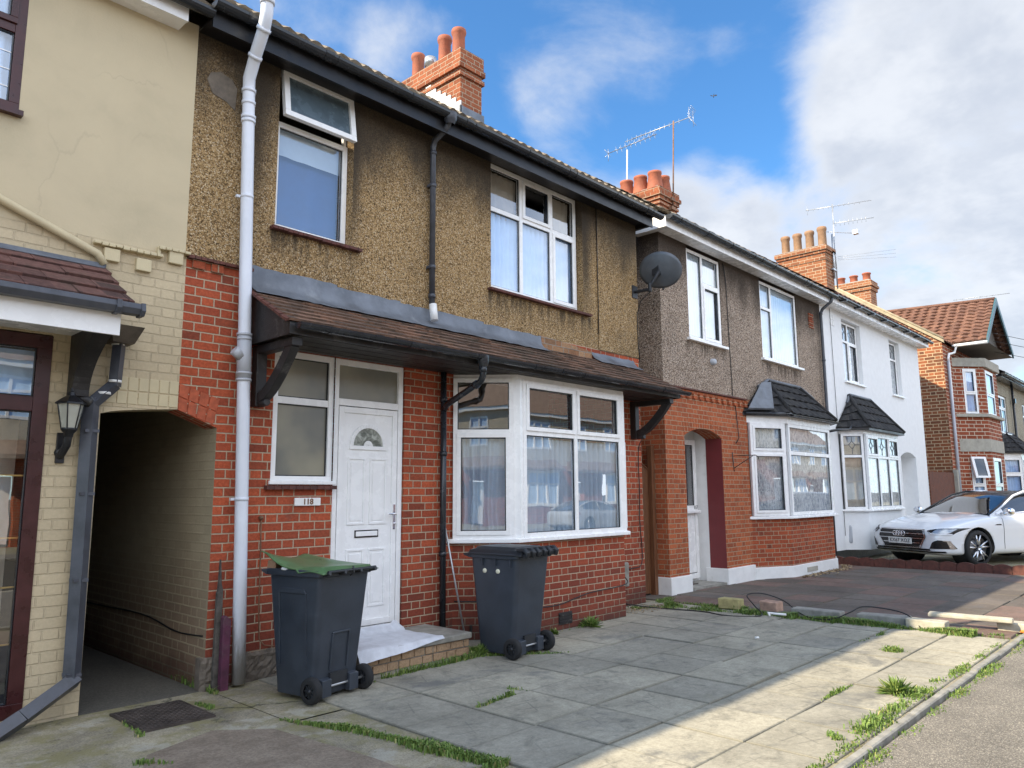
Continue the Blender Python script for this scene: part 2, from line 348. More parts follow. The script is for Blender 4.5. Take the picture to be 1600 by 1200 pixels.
m = Mat('shaded_concrete'); o = m.obj(); f = m.noise(o, 50, 5, .7); n = m.noise(o, 2, 6, .7); m.col(m.mulc(m.mix(n, (.07, .065, .055), (.14, .13, .11)), f.sstep(.3, .7, .7, 1.3))); m.rough(.85); m.bump(f, .8, .008); M['shaded_concrete'] = m.m  # passage floor concrete, its colour darkened to deepen the tunnel shade
m = Mat('brown_patch'); o = m.obj(); f = m.noise(o, 60, 5, .7); n = m.noise(o, 3, 6, .7)
m.col(m.mulc(m.mix(n.sstep(.3, .7), (.17, .13, .095), (.27, .22, .165)), f.sstep(.3, .7, .75, 1.25))); m.rough(.9); m.bump(f, .7, .006); M['brown_patch'] = m.m
m = Mat('grass_leaf'); o = m.obj(); at = m.node('ShaderNodeAttribute'); at.attribute_name = 'rnd'; rnd = X(m.nt, at.outputs['Fac'])
m.col(m.ramp(rnd, [(0, (.06, .11, .02)), (.45, (.12, .20, .035)), (.8, (.20, .28, .06)), (1, (.34, .30, .13))])); m.rough(.6)
m.b.inputs['Subsurface Weight'].default_value = 0; M['grass_leaf'] = m.m
m = Mat('dry_leaf'); at = m.node('ShaderNodeAttribute'); at.attribute_name = 'rnd'; m.col(m.ramp(X(m.nt, at.outputs['Fac']), [(0, (.22, .14, .07)), (.6, (.34, .25, .14)), (1, (.45, .36, .22))])); m.rough(.8); M['dry_leaf'] = m.m

# car paint
def paint(name, c, rough=.3):
    m = Mat(name); m.col(c); m.rough(rough); m.b.inputs['Coat Weight'].default_value = 1; m.b.inputs['Coat Roughness'].default_value = .03; M[name] = m.m
paint('white_car_paint', (.78, .79, .81)); paint('black_car_paint', (.02, .02, .024)); paint('blue_car_paint', (.03, .06, .14)); paint('silver_car_paint', (.38, .39, .4))
m = Mat('car_glass'); m.col((.012, .014, .018)); m.rough(.03); m.b.inputs['Specular IOR Level'].default_value = 1; m.b.inputs['Coat Weight'].default_value = 1; m.b.inputs['Coat IOR'].default_value = 1.45; m.b.inputs['Coat Roughness'].default_value = .01; M['car_glass'] = m.m
simple('gloss_black', (.012, .012, .013), .2, bump=0); simple('plate_white', (.75, .75, .72), .4, var=.02, bump=0)
simple('lamp_lens', (.35, .38, .42), .08, .4, var=.2, bump=0); simple('tyre', (.018, .018, .019), .75, var=.2)
simple('rim_silver', (.6, .6, .62), .22, .9, var=.05, bump=0); simple('drl_white', (.85, .87, .9), .2, bump=0); simple('disc_steel', (.25, .25, .26), .4, .8)
simple('red_lens', (.3, .01, .01), .2, bump=0)

# ------------------------------------------------------------------ world: sky with clouds
world = bpy.data.worlds.new('World'); scene.world = world; world.use_nodes = True
wt = world.node_tree; bg = wt.nodes['Background']; bg.inputs[1].default_value = .11
W = Mat('w', wt); sky = W.node('ShaderNodeTexSky'); sky.sky_type = 'NISHITA'; sky.sun_disc = False
sky.sun_elevation = math.asin(SUN.z); sky.sun_rotation = math.atan2(SUN.x, SUN.y); sky.air_density = 1.0; sky.dust_density = .35; sky.ozone_density = 1.6
D = X(wt, W.tc.outputs['Generated'])
def blob(px, py, rad, wgt, soft=.6):
    d = ray(px, py); n = W.node('ShaderNodeVectorMath'); n.operation = 'DOT_PRODUCT'; W.link(D, n.inputs[0]); n.inputs[1].default_value = d
    return X(wt, n.outputs['Value']).sstep(math.cos(R(rad)), math.cos(R(rad*(1-soft))), 0, wgt)
def blob_dir(d, rad, wgt, soft=.6):
    n = W.node('ShaderNodeVectorMath'); n.operation = 'DOT_PRODUCT'; W.link(D, n.inputs[0]); n.inputs[1].default_value = Vector(d).normalized()
    return X(wt, n.outputs['Value']).sstep(math.cos(R(rad)), math.cos(R(rad*(1-soft))), 0, wgt)
BL = [(1540, 40, 14, .34), (1570, 300, 15, .34), (1400, 520, 9, .12), (1640, 200, 13, .3), (1330, 120, 6, .1), (1110, 345, 6, .26), (1220, 400, 6, .24), (1030, 350, 5, .14), (640, 90, 5, .14), (480, 40, 9, .08),
      (890, 60, 9, .05), (960, 210, 8, .10), (1160, 85, 3, .07), (1600, 560, 9, .14), (860, 160, 4, .06)]
dens = None
for b_ in BL:
    k = blob(*b_); dens = k if dens is None else dens+k
dx, dy, dz = W.sep(D)
inv = (dz.max(.02)+.25)
P = W.vec(dx/inv, dy/inv, 0)
n1 = W.noise(P, 2.6, 9, .58, .35); n2 = W.noise(P, 8.5, 6, .6, .2)
field = n1*.85+n2*.15+dens.min(.42)
cov = field.sstep(.56, .92)
blob2 = blob_dir((.45, -.72, .52), 26, .85)
# added fill cloud away from the view (behind the camera and overhead)
thick = field.sstep(.74, 1.02)
# unseen bright clouds behind the camera, added to fill the shaded fronts
fill_clouds = (dy*-1).sstep(-.1, .55)
cov = cov.max(fill_clouds*W.noise(P, 1.7, 7, .6).sstep(.30, .55)*(1-blob2))
cc = W.mix(thick*W.noise(P, 3.7, 5, .6).sstep(.35, .6), (2.05, 2.12, 2.24), (1.55, 1.66, 1.86))
cc = W.mulc(cc, fill_clouds*2.3+1)
tn = W.node('ShaderNodeVectorMath'); tn.operation = 'MULTIPLY'; W.link(sky.outputs[0], tn.inputs[0]); tn.inputs[1].default_value = (.26, .46, .60)
skyc = W.mix(cov*.94, X(wt, tn.outputs[0]), cc)
W.link(skyc, bg.inputs[0])

# ------------------------------------------------------------------ mesh builder
class MB:
    def __init__(s): s.v = []; s.f = []; s.m = []; s.r = []; s.uvs = {}; s.sm = set(); s.cm = 0; s.cr = 0
    def add(s, vs, fs, smooth=False, uvs=None):
        o = len(s.v); s.v += [Vector(p) for p in vs]
        for i, f in enumerate(fs):
            if smooth: s.sm.add(len(s.f))
            if uvs: s.uvs[len(s.f)] = uvs[i]
            s.f.append([o+k for k in f]); s.m.append(s.cm); s.r.append(s.cr)
        return s
    def quad(s, a, b, c, d, uv=None): return s.add([a, b, c, d], [(0, 1, 2, 3)], uvs=[uv] if uv else None)
    def poly(s, pts): return s.add(pts, [tuple(range(len(pts)))])
    def hexa(s, p):   # 8 points: bottom 4 ccw, top 4 ccw
        return s.add(p, [(3, 2, 1, 0), (4, 5, 6, 7), (0, 1, 5, 4), (1, 2, 6, 5), (2, 3, 7, 6), (3, 0, 4, 7)])
    def box(s, x0, x1, y0, y1, z0, z1):
        return s.hexa([(x0, y0, z0), (x1, y0, z0), (x1, y1, z0), (x0, y1, z0), (x0, y0, z1), (x1, y0, z1), (x1, y1, z1), (x0, y1, z1)])
    def fbox(s, fr, a0, a1, z0, z1, n0, n1):   # box in a wall frame (along, up, outward)
        P_ = lambda a, z, n: fr(a, z, n)
        return s.hexa([P_(a0, z0, n1), P_(a1, z0, n1), P_(a1, z0, n0), P_(a0, z0, n0), P_(a0, z1, n1), P_(a1, z1, n1), P_(a1, z1, n0), P_(a0, z1, n0)])
    def prism(s, pts, vec):    # extrude a polygon
        n = len(pts); v = Vector(vec); A = [Vector(p) for p in pts]
        s.add(A+[p+v for p in A], [tuple(range(n))[::-1], tuple(range(n, 2*n))]+[(i, (i+1) % n, n+(i+1) % n, n+i) for i in range(n)]); return s
    def tube(s, path, r, n=10, cap=True, smooth=True):
        P_ = [Vector(p) for p in path]; rs = r if isinstance(r, (list, tuple)) else [r]*len(P_)
        rings = []; t0 = (P_[1]-P_[0]).normalized(); up = Vector((0, 0, 1)) if abs(t0.z) < .9 else Vector((1, 0, 0)); a = t0.cross(up).normalized()
        for i, p in enumerate(P_):
            t = ((P_[min(i+1, len(P_)-1)]-p).normalized()+(p-P_[max(i-1, 0)]).normalized())
            t = t.normalized() if t.length > 1e-6 else t0
            a = (a-t*a.dot(t)).normalized(); b = t.cross(a)
            rings.append([p+(a*math.cos(2*math.pi*k/n)+b*math.sin(2*math.pi*k/n))*rs[i] for k in range(n)])
        vs = [q for g in rings for q in g]; fs = []
        for i in range(len(P_)-1):
            for k in range(n): fs.append((i*n+k, i*n+(k+1) % n, (i+1)*n+(k+1) % n, (i+1)*n+k))
        s.add(vs, fs, smooth)
        if cap: o = len(s.v)-len(vs); s.f.append([o+k for k in range(n)][::-1]); s.f.append([o+(len(P_)-1)*n+k for k in range(n)]); s.m += [s.cm]*2; s.r += [s.cr]*2
        return s
    def lathe(s, c, prof, n=20, axis='z', smooth=True):
        c = Vector(c); vs = []; fs = []
        for r, h in prof:
            for k in range(n):
                a = 2*math.pi*k/n; q = (r*math.cos(a), r*math.sin(a), h)
                q = q if axis == 'z' else (q[2], q[0], q[1]) if axis == 'x' else (q[0], q[2], -q[1])
                vs.append(c+Vector(q))
        for i in range(len(prof)-1):
            for k in range(n): fs.append((i*n+k, i*n+(k+1) % n, (i+1)*n+(k+1) % n, (i+1)*n+k))
        return s.add(vs, fs, smooth)
    def build(s, name, mats, parent=None, bevel=0, thing=None, smooth=False, M4=None):
        mats = mats if isinstance(mats, (list, tuple)) else [mats]
        org = Vector((0, 0, 0)); p = parent
        while p is not None: org += p.location; p = p.parent
        if thing and parent is None:
            xs = [v.x for v in s.v]; ys = [v.y for v in s.v]; zs = [v.z for v in s.v]
            org = Vector(((min(xs)+max(xs))/2, (min(ys)+max(ys))/2, min(zs)))
        vs = [(M4 @ v if M4 else v) for v in s.v]
        me = bpy.data.meshes.new(name); me.from_pydata([v-org for v in vs], [], s.f)
        for k in mats: me.materials.append(M[k])
        me.polygons.foreach_set('material_index', s.m)
        uvl = me.uv_layers.new(name='UVMap').data; at = me.attributes.new('rnd', 'FLOAT', 'FACE'); at.data.foreach_set('value', s.r)
        for i, pl in enumerate(me.polygons):
            pl.use_smooth = smooth or i in s.sm
            if i in s.uvs:
                for l, t in zip(pl.loop_indices, s.uvs[i]): uvl[l].uv = t
                continue
            nn = pl.normal
            if abs(nn.z) > .85: T = Vector((1, 0, 0)); B = Vector((0, 1, 0))
            else:
                T = Vector((-nn.y, nn.x, 0)); T.normalize(); B = nn.cross(T) if abs(nn.z) > .3 else Vector((0, 0, 1))
                if abs(T.x) > abs(T.y) and T.x < 0 or abs(T.y) >= abs(T.x) and T.y < 0: T = -T
            for l, vi in zip(pl.loop_indices, pl.vertices):
                q = vs[vi]; uvl[l].uv = (q.dot(T), q.dot(B))
        me.validate(); 
        o = bpy.data.objects.new(name, me); COL.objects.link(o)
        if parent: o.parent = parent
        else: o.location = org
        if bevel:
            b = o.modifiers.new('bevel', 'BEVEL'); b.width = bevel; b.segments = 2; b.limit_method = 'ANGLE'; b.angle_limit = R(40)
        if thing: tag(o, *thing)
        return o
def tag(o, label, cat, group=None):
    o['label'] = label; o['category'] = cat
    if group: o['group'] = group
def thing(name, label, cat, loc=(0, 0, 0), group=None):
    o = bpy.data.objects.new(name, None); COL.objects.link(o); o.location = loc; o.empty_display_size = .2; tag(o, label, cat, group); return o
def struct(mb, name, mats, kind='structure'):
    o = mb.build(name, mats); o['kind'] = kind; return o
def copy_tree(o, parent=None):
    c = o.copy(); COL.objects.link(c); c.parent = parent
    for ch in list(o.children): copy_tree(ch, c)
    return c
def frame(O, d):         # wall frame: origin, horizontal direction; outward normal is to the right-hand (towards -y for d=+x)
    O = Vector(O); d = Vector(d).normalized(); n = Vector((d.y, -d.x, 0))
    return lambda a, z, q: O+d*a+Vector((0, 0, z))+n*q
def wall(mb, fr, a0, a1, z0, z1, ops, rev=.12, back=None):
    """front faces round rectangular openings, with reveals"""
    xs = sorted({a0, a1, *[o[0] for o in ops], *[o[1] for o in ops]}); zs = sorted({z0, z1, *[o[2] for o in ops], *[o[3] for o in ops]})
    for i in range(len(xs)-1):
        for j in range(len(zs)-1):
            cx, cz = (xs[i]+xs[i+1])/2, (zs[j]+zs[j+1])/2
            if any(o[0] < cx < o[1] and o[2] < cz < o[3] for o in ops): continue
            mb.quad(fr(xs[i], zs[j], 0), fr(xs[i+1], zs[j], 0), fr(xs[i+1], zs[j+1], 0), fr(xs[i], zs[j+1], 0))
    for o in ops:
        A, B, C, D_ = o[:4]; rv = o[4] if len(o) > 4 else rev
        mb.quad(fr(A, C, 0), fr(A, C, -rv), fr(A, D_, -rv), fr(A, D_, 0)); mb.quad(fr(B, C, -rv), fr(B, C, 0), fr(B, D_, 0), fr(B, D_, -rv))
        mb.quad(fr(A, D_, 0), fr(A, D_, -rv), fr(B, D_, -rv), fr(B, D_, 0)); mb.quad(fr(A, C, -rv), fr(A, C, 0), fr(B, C, 0), fr(B, C, -rv))
    return mb
def window(parent, fr, a0, a1, z0, z1, cells, depth=.05, fw=.055, sash=(), name='window', fmat='white_pvc', gmat='window_glass', curt='curtain', cz=None, sill=None, lead=False, frost=()):
    """cells: list of (fa0,fa1,fz0,fz1) fractions; every cell gets bars; sash cells get an extra inner frame"""
    mb = MB(); gm = MB(); n0 = -depth-.06; n1 = -depth
    w_, h_ = a1-a0, z1-z0
    mb.fbox(fr, a0, a1, z0, z0+fw, n0, n1); mb.fbox(fr, a0, a1, z1-fw, z1, n0, n1)
    mb.fbox(fr, a0, a0+fw, z0+fw, z1-fw, n0, n1); mb.fbox(fr, a1-fw, a1, z0+fw, z1-fw, n0, n1)
    seen = set()
    for i, (p0, p1, q0, q1) in enumerate(cells):
        A, B, C, D_ = a0+w_*p0, a0+w_*p1, z0+h_*q0, z0+h_*q1
        hb = fw*.55
        if p0 > 0 and ('v', p0, q0) not in seen: mb.fbox(fr, A-hb, A+hb, C+(fw if q0 == 0 else 0), D_-(fw if q1 == 1 else 0), n0+.002, n1-.002); seen.add(('v', p0, q0))
        if q0 > 0 and ('h', q0, p0) not in seen: mb.fbox(fr, A+(fw if p0 == 0 else hb), B-(fw if p1 == 1 else hb), C-hb, C+hb, n0+.001, n1-.004); seen.add(('h', q0, p0))
        A += fw if p0 == 0 else hb; B -= fw if p1 == 1 else hb; C += fw if q0 == 0 else hb; D_ -= fw if q1 == 1 else hb
        if i in sash:
            t = .04; s0, s1 = n1-.03, n1+.014
            mb.fbox(fr, A-.008, B+.008, C-.008, C+t, s0, s1); mb.fbox(fr, A-.008, B+.008, D_-t, D_+.008, s0, s1); mb.fbox(fr, A-.008, A+t, C+t, D_-t, s0, s1); mb.fbox(fr, B-t, B+.008, C+t, D_-t, s0, s1)
        else:
            t = 0; s0, s1 = n1-.045, n1-.022
        A2_, B2_, C2_, D2_ = A+t, B-t, C+t, D_-t; g_ = .010; mb.cm = 1; s0, s1 = n1-.036, n1-(.0 if t else .018)
        mb.fbox(fr, A2_, B2_, C2_, C2_+g_, s0, s1); mb.fbox(fr, A2_, B2_, D2_-g_, D2_, s0, s1); mb.fbox(fr, A2_, A2_+g_, C2_+g_, D2_-g_, s0, s1); mb.fbox(fr, B2_-g_, B2_, C2_+g_, D2_-g_, s0, s1); mb.cm = 0
        gm.cm = 1 if i in frost else 0
        gm.quad(fr(A, C, n1-.034), fr(B, C, n1-.034), fr(B, D_, n1-.034), fr(A, D_, n1-.034)); gm.cm = 0
    if lead:
        pass
    w = mb.build(name, [fmat, 'black_gutter'], parent, bevel=.003)
    gm.build('pane', [gmat, 'frosted_glass'], w)
    if curt:
        curtain(w, fr, a0+fw*.5, a1-fw*.5, *(cz or (z0+.03, z1-.03)), -depth-.085, curt)
    if sill:
        s_ = MB(); s_.fbox(fr, a0-sill[0], a1+sill[0], z0-.05, z0-.002, -.04, sill[1]); s_.build('sill', sill[2], w, bevel=.006)
    return w
def curtain(parent, fr, a0, a1, z0, z1, n, mat, amp=.028, per=.10):
    mb = MB(); N = max(8, int((a1-a0)/.018)); rows = 4; ph = random.random()*6
    vs = []; 
    for j in range(rows+1):
        t = j/rows
        for i in range(N+1):
            a = a0+(a1-a0)*i/N
            w = (1.5 if mat == 'sheer_curtain' else 1)*math.sin(a*2*math.pi/per+ph+.8*math.sin(a*5+t*1.5))*amp*(.6+.5*math.sin(a*7+ph))
            vs.append(fr(min(a1, max(a0, a+.05*math.sin(a*9+ph)*(1-t)*math.sin(t*3))), z0+(z1-z0)*t, n+w*(1.2-.4*t)-.01))
    fs = [(j*(N+1)+i, j*(N+1)+i+1, (j+1)*(N+1)+i+1, (j+1)*(N+1)+i) for j in range(rows) for i in range(N)]
    mb.add(vs, fs, True); return mb.build('curtain', mat, parent)
def arch_top(mb, fr, a0, a1, zs, rise, ztop, rev, n=12, ring=None, rmb=None, rh=.23):
    w_ = a1-a0; pt = lambda t: (a0+w_*t, zs+rise*(1-(2*t-1)**2))
    for i in range(n):
        (A, za), (B, zb) = pt(i/n), pt((i+1)/n)
        mb.quad(fr(A, za, 0), fr(B, zb, 0), fr(B, ztop, 0), fr(A, ztop, 0))
        mb.quad(fr(A, za, -rev), fr(B, zb, -rev), fr(B, zb, 0), fr(A, za, 0))
    if rmb is not None:       # ring of bricks on edge, 4 mm proud
        L = w_*1.04; k = int(L/.079)
        for i in range(k):
            t0, t1 = (i+.07)/k, (i+.93)/k
            (A, za), (B, zb) = pt(t0), pt(t1)
            for lo, hi in ((0, .112), (.122, .234)):
                dz = .02*(2*((t0+t1)/2)-1)
                rmb.cr = random.random()
                ta, tb = (2*t0-1)*.10, (2*t1-1)*.10
                rmb.prism([fr(A+ta*lo*3, za+lo, .005), fr(B+tb*lo*3, zb+lo, .005), fr(B+tb*hi*3, zb+hi, .005), fr(A+ta*hi*3, za+hi, .005)], fr(0, 0, -.02)-fr(0, 0, 0))
def tile_roof(mb, x0, x1, y0, z0, y1, z1, gauge=.33, per=.3, amp=.018, dx=.06, thick=.018, smooth=True):
    """profiled tiles rising from the eave (y0,z0) to (y1,z1)"""
    L = math.hypot(y1-y0, z1-z0); n = max(1, round(L/gauge)); sy, sz = (y1-y0)/L, (z1-z0)/L; ny, nz = -sz, sy
    if sy < 0: ny, nz = sz, -sy
    N = max(1, int((x1-x0)/dx))
    for j in range(n):
        g0, g1 = L*j/n, L*(j+1)/n+.02
        vs = []
        for i in range(N+1):
            x = x0+(x1-x0)*i/N; w = amp*(math.sin(2*math.pi*x/per)+.35*math.sin(4*math.pi*x/per+.6))
            jit = random.uniform(-.003, .003)
            for g, h in ((g0, -.02), (g0, thick+w+jit+.012), (g1, w+.004)):
                vs.append((x, y0+sy*g+ny*h, z0+sz*g+nz*h))
        fs = []
        for i in range(N):
            a, b = i*3, (i+1)*3
            fs += [(a, b, b+1, a+1), (a+1, b+1, b+2, a+2)]
        mb.add(vs, fs)
    return mb
def gutter(mb, x0, x1, y, z, r=.06, seam=1.6, clips=.9):
    n = 8; vs = []; pr = [(r*math.cos(math.pi+math.pi*k/n), r*math.sin(math.pi+math.pi*k/n)) for k in range(n+1)]
    pr2 = [(p[0]*.86, p[1]*.86) for p in pr][::-1]; P_ = pr+pr2
    mb.prism([(x0, y+p[0], z+p[1]) for p in P_], (x1-x0, 0, 0))
    for e in (x0, x1):
        mb.prism([(e-.004, y+p[0], z+p[1]) for p in pr], (.008, 0, 0))
    x = x0+seam*.6
    while x < x1-.2:
        mb.prism([(x-.045, y+p[0]*1.13, z+p[1]*1.13+.004) for p in pr]+[(x-.045, y+p[0]*1.01, z+p[1]*1.01+.004) for p in pr[::-1]], (.09, 0, 0)); x += seam
    x = x0+.3
    while x < x1-.1:
        mb.prism([(x-.012, y+p[0]*1.1, z+p[1]*1.1) for p in pr]+[(x-.012, y+p[0]*1.01, z+p[1]*1.01) for p in pr[::-1]], (.024, 0, 0)); x += clips
    return mb
def smooth(pts, k=5):
    P_ = [Vector(p) for p in pts]; P_ = [P_[0]]+P_+[P_[-1]]; out = []
    for i in range(1, len(P_)-2):
        a, b, c, d = P_[i-1:i+3]
        for j in range(k):
            t = j/k; out.append(.5*((2*b)+(c-a)*t+(2*a-5*b+4*c-d)*t*t+(3*b-a-3*c+d)*t**3))
    return out+[P_[-2]]
def collar(mb, p, r, h=.05, d=(0, 0, 1)):
    d = Vector(d).normalized(); p = Vector(p); mb.tube([p-d*h/2, p+d*h/2], r, 14)
    return mb
def chimney(parent, x0, x1, y0, y1, z0, ztop, mat, bands, pots, potmat, potr=.11, poth=.36, cap='concrete', label=None, topmat=None):
    mb = MB(); z = z0
    bs = sorted(bands)    # (z, outset)
    cur = z0; out = 0
    for (zb, oo) in bs+[(ztop, None)]:
        mb.box(x0-out, x1+out, y0-out, y1+out, cur, zb); cur = zb
        if oo is not None: out = oo
    mb.cm = 1
    ni = 9
    pts = [(x0-out+.015, y0-out+.015), (x1+out-.015, y0-out+.015), (x1+out-.015, y1+out-.015), (x0-out+.015, y1+out-.015)]
    mb.hexa([(*p, ztop) for p in pts]+[(x0+.06, y0+.06, ztop+.06), (x1-.06, y0+.06, ztop+.06), (x1-.06, y1-.06, ztop+.06), (x0+.06, y1-.06, ztop+.06)])
    c = mb.build('chimney', [mat, cap], parent)
    if label: c['label'] = label
    for i, (px, py, h, kind) in enumerate(pots):
        p = MB(); zb = ztop+.02
        if kind == 'cowl':
            p.lathe((px, py, zb), [(.07, 0), (.07, h*.55), (.1, h*.55), (.1, h), (0, h)], 16); p.build('chimney_cowl', 'galvanised', c)
        elif kind == 'taper':
            p.lathe((px, py, zb), [(potr*1.12, 0), (potr*1.05, .05), (potr*.82, h*.85), (potr*.9, h*.88), (potr*.9, h), (potr*.72, h), (potr*.7, h-.15), (0, h-.15)], 18); p.build('chimney_pot', potmat, c)
        else:
            p.lathe((px, py, zb), [(potr, 0), (potr*.96, h*.78), (potr*1.1, h*.82), (potr*1.18, h*.9), (potr*1.1, h*.98), (potr*.95, h), (potr*.8, h), (potr*.78, h-.2), (0, h-.2)], 20); p.build('chimney_pot', potmat, c)
    return c

# ================================================================== GROUND
ALONG = frame((0, 6.4, 0), (1, 0, 0))        # main house facade: a = x
def front(y): return frame((0, y, 0), (1, 0, 0))
g = MB(); g.quad((-400, -400, -.06), (1500, -400, -.06), (1500, 900, -.06), (-400, 900, -.06)); struct(g, 'ground', 'soil')
g = MB(); g.box(-60, 400, -2.6, 1.742, -.2, .0); struct(g, 'pavement', 'asphalt')
g = MB(); g.box(-60, 400, -2.75, -2.602, -.2, .005); struct(g, 'kerb', 'pale_concrete')
g = MB(); g.quad((-60, -10.2, -.115), (400, -10.2, -.115), (400, -2.75, -.115), (-60, -2.75, -.115)); struct(g, 'road', 'asphalt')
g = MB(); g.box(-60, 400, -12.2, -10.2, -.2, .0); struct(g, 'far_pavement', 'asphalt')
g = MB(); g.box(-60, 400, -26, -12.2, -.2, -.004); struct(g, 'far_forecourts', 'old_concrete')

def slabs(name, mat, xs, ys, z, skip=lambda x, y: False, gap=.012, tilt=.005, half=None):
    g = MB()
    for i in range(len(xs)-1):
        for j in range(len(ys)-1):
            x0, x1, y0, y1 = xs[i]+gap*random.uniform(.2, .8), xs[i+1]-gap*random.uniform(.2, .8), ys[j]+gap*random.uniform(.2, .8), ys[j+1]-gap*random.uniform(.2, .8)
            if skip((x0+x1)/2, (y0+y1)/2): continue
            g.cr = random.random(); sx, sy, dz = random.gauss(0, tilt), random.gauss(0, tilt), random.gauss(0, tilt*.6)
            if name == 'paved_drive' and abs(x0-6.1) < .1 and abs(y0-3.06) < .1: sx = .022; dz = .012
            if name == 'paved_drive' and random.random() < .10: sx += random.choice((-1, 1))*.016; dz += .006
            hz = lambda x, y: z+dz+(x-(x0+x1)/2)*sx+(y-(y0+y1)/2)*sy
            c = [(x0, y0), (x1, y0), (x1, y1), (x0, y1)]; k = .006
            ci = [(x0+k, y0+k), (x1-k, y0+k), (x1-k, y1-k), (x0+k, y1-k)]
            b = [(p[0], p[1], z-.06) for p in c]; e = [(p[0], p[1], hz(*p)-.005) for p in c]; t = [(p[0], p[1], hz(*p)) for p in ci]
            r = random.choice((0, 0, 0, 2)); fl = [(0, 0), (1, 0), (1, 1), (0, 1)]; fl = fl[r:]+fl[:r]
            z0 = [(0, 0)]*4
            g.add(b+e+t, [(0, 1, 5, 4), (1, 2, 6, 5), (2, 3, 7, 6), (3, 0, 4, 7), (4, 5, 9, 8), (5, 6, 10, 9), (6, 7, 11, 10), (7, 4, 8, 11), (8, 9, 10, 11)], uvs=[z0]*8+[fl])
    return struct(g, name, mat)
X1 = [3.47+.655*k for k in range(0, 10)]; X1[-1] = 9.42; X1 = X1+[9.86]
slabs('paved_drive', 'slabs', X1, [1.875, 2.45, 3.06, 3.68, 4.33, 4.96, 5.6, 6.38], .0, lambda x, y: (5.9 < x < 8.9 and y > 6.0 and False))
g = MB(); g.box(-6, 3.02, 1.86, 6.38, -.25, -.012); struct(g, 'concrete_apron', 'old_concrete')
g = MB(); g.quad((3.02, 5.05, -.008), (3.47, 5.05, -.008), (3.47, 6.38, -.008), (3.02, 6.38, -.008)); g.quad((3.02, 1.9, -.016), (3.47, 1.9, -.016), (3.47, 5.05, -.016), (3.02, 5.05, -.016)); struct(g, 'concrete_strip', 'old_concrete')
g = MB()
pp = [(2.05, 1.95), (3.0, 1.95), (2.98, 4.0), (2.86, 5.0), (2.55, 5.28), (2.05, 5.1), (1.7, 4.4), (1.75, 3.0)]
g.poly([(x, y, -.008) for x, y in pp]); struct(g, 'tarmac_patch', 'brown_patch')
g = MB(); g.box(2.06, 2.99, 6.38, 12, -.2, -.016); struct(g, 'passage_floor', 'shaded_concrete')
# pin kerb between drive and pavement
g = MB(); g.quad((3.02, 1.83, -.012), (17.3, 1.83, -.012), (17.3, 1.885, -.012), (3.02, 1.885, -.012)); struct(g, 'drive_edge', 'old_concrete')
g = MB()
x = -4
while x < 60:
    L = .915; jz = random.uniform(-.006, .006); jy = random.uniform(-.004, .004)
    g.prism([(x+.004, 1.772+jy, -.1), (x+.004, 1.832+jy, -.1), (x+.004, 1.832+jy, .010+jz), (x+.004, 1.822+jy, .018+jz), (x+.004, 1.782+jy, .018+jz), (x+.004, 1.772+jy, .010+jz)], (L-.008, 0, 0)); x += L
struct(g, 'edging_kerb', 'concrete')
slabs('neighbour_drive', 'red_grey_slabs', [9.95+.655*k for k in range(12)]+[17.3], [1.875]+[2.45+.655*k for k in range(8)], .012)
g = MB(); g.box(17.42, 60, 1.86, 12, -.2, .05); struct(g, 'far_drive', 'old_concrete')
g = MB(); g.box(9.6, 10.55, 6.38, 14, -.2, -.01); struct(g, 'side_path', 'old_concrete')

# ------------------------------------------------------------------ plants
def grass_patch(name, label, strips, cat='grass'):
    """strips: (x0,y0,x1,y1,width,density,h)"""
    mb = MB()
    for (x0, y0, x1, y1, wd, n, h) in strips:
        L = math.hypot(x1-x0, y1-y0); tx, ty = ((x1-x0)/L, (y1-y0)/L) if L else (1, 0)
        cl = [random.random() for _ in range(max(2, int(L*3)+2))]
        for _ in range(n):
            t = random.random(); k = t*(len(cl)-1); dn = cl[int(k)]*(1-k % 1)+cl[min(len(cl)-1, int(k)+1)]*(k % 1)
            if random.random() > dn*dn*1.6: continue
            q = random.gauss(0, .38)*wd*(.4+dn)
            px, py = x0+tx*L*t-ty*q, y0+ty*L*t+tx*q
            mb.cr = min(1, max(0, random.gauss(.45, .28))); hh = h*random.choice((.35, .5, .6, .8, 1.3))*(.4+dn*.9)
            a = random.random()*6.283; ln = random.uniform(.25, 1.1)*hh; w = random.uniform(.0022, .0062)
            dx_, dy_ = math.cos(a), math.sin(a); cx, cy = -dy_*w, dx_*w
            p0 = (px-cx, py-cy, -.02); p1 = (px+cx, py+cy, -.02); m0 = (px+dx_*ln*.45+cx, py+dy_*ln*.45+cy, hh*.7); m1 = (px+dx_*ln*.45-cx, py+dy_*ln*.45-cy, hh*.7)
            tp = (px+dx_*ln, py+dy_*ln, hh*.85)
            mb.add([p0, p1, m0, m1, tp], [(0, 1, 2, 3), (3, 2, 4)])
    o = mb.build(name, 'grass_leaf'); o['kind'] = 'stuff'; tag(o, label, cat); return o
grass_patch('verge_grass', 'bright green grass growing along the concrete edging beside the asphalt pavement', [
    (3.5, 1.91, 10, 1.92, .06, 4600, .024), (5.4, 1.95, 7.4, 1.97, .09, 2300, .035), (3.5, 1.72, 10.2, 1.71, .07, 4600, .018), (6.5, 2.02, 6.9, 2.02, .10, 900, .06), (9.8, 1.9, 16, 1.9, .08, 1800, .03)])
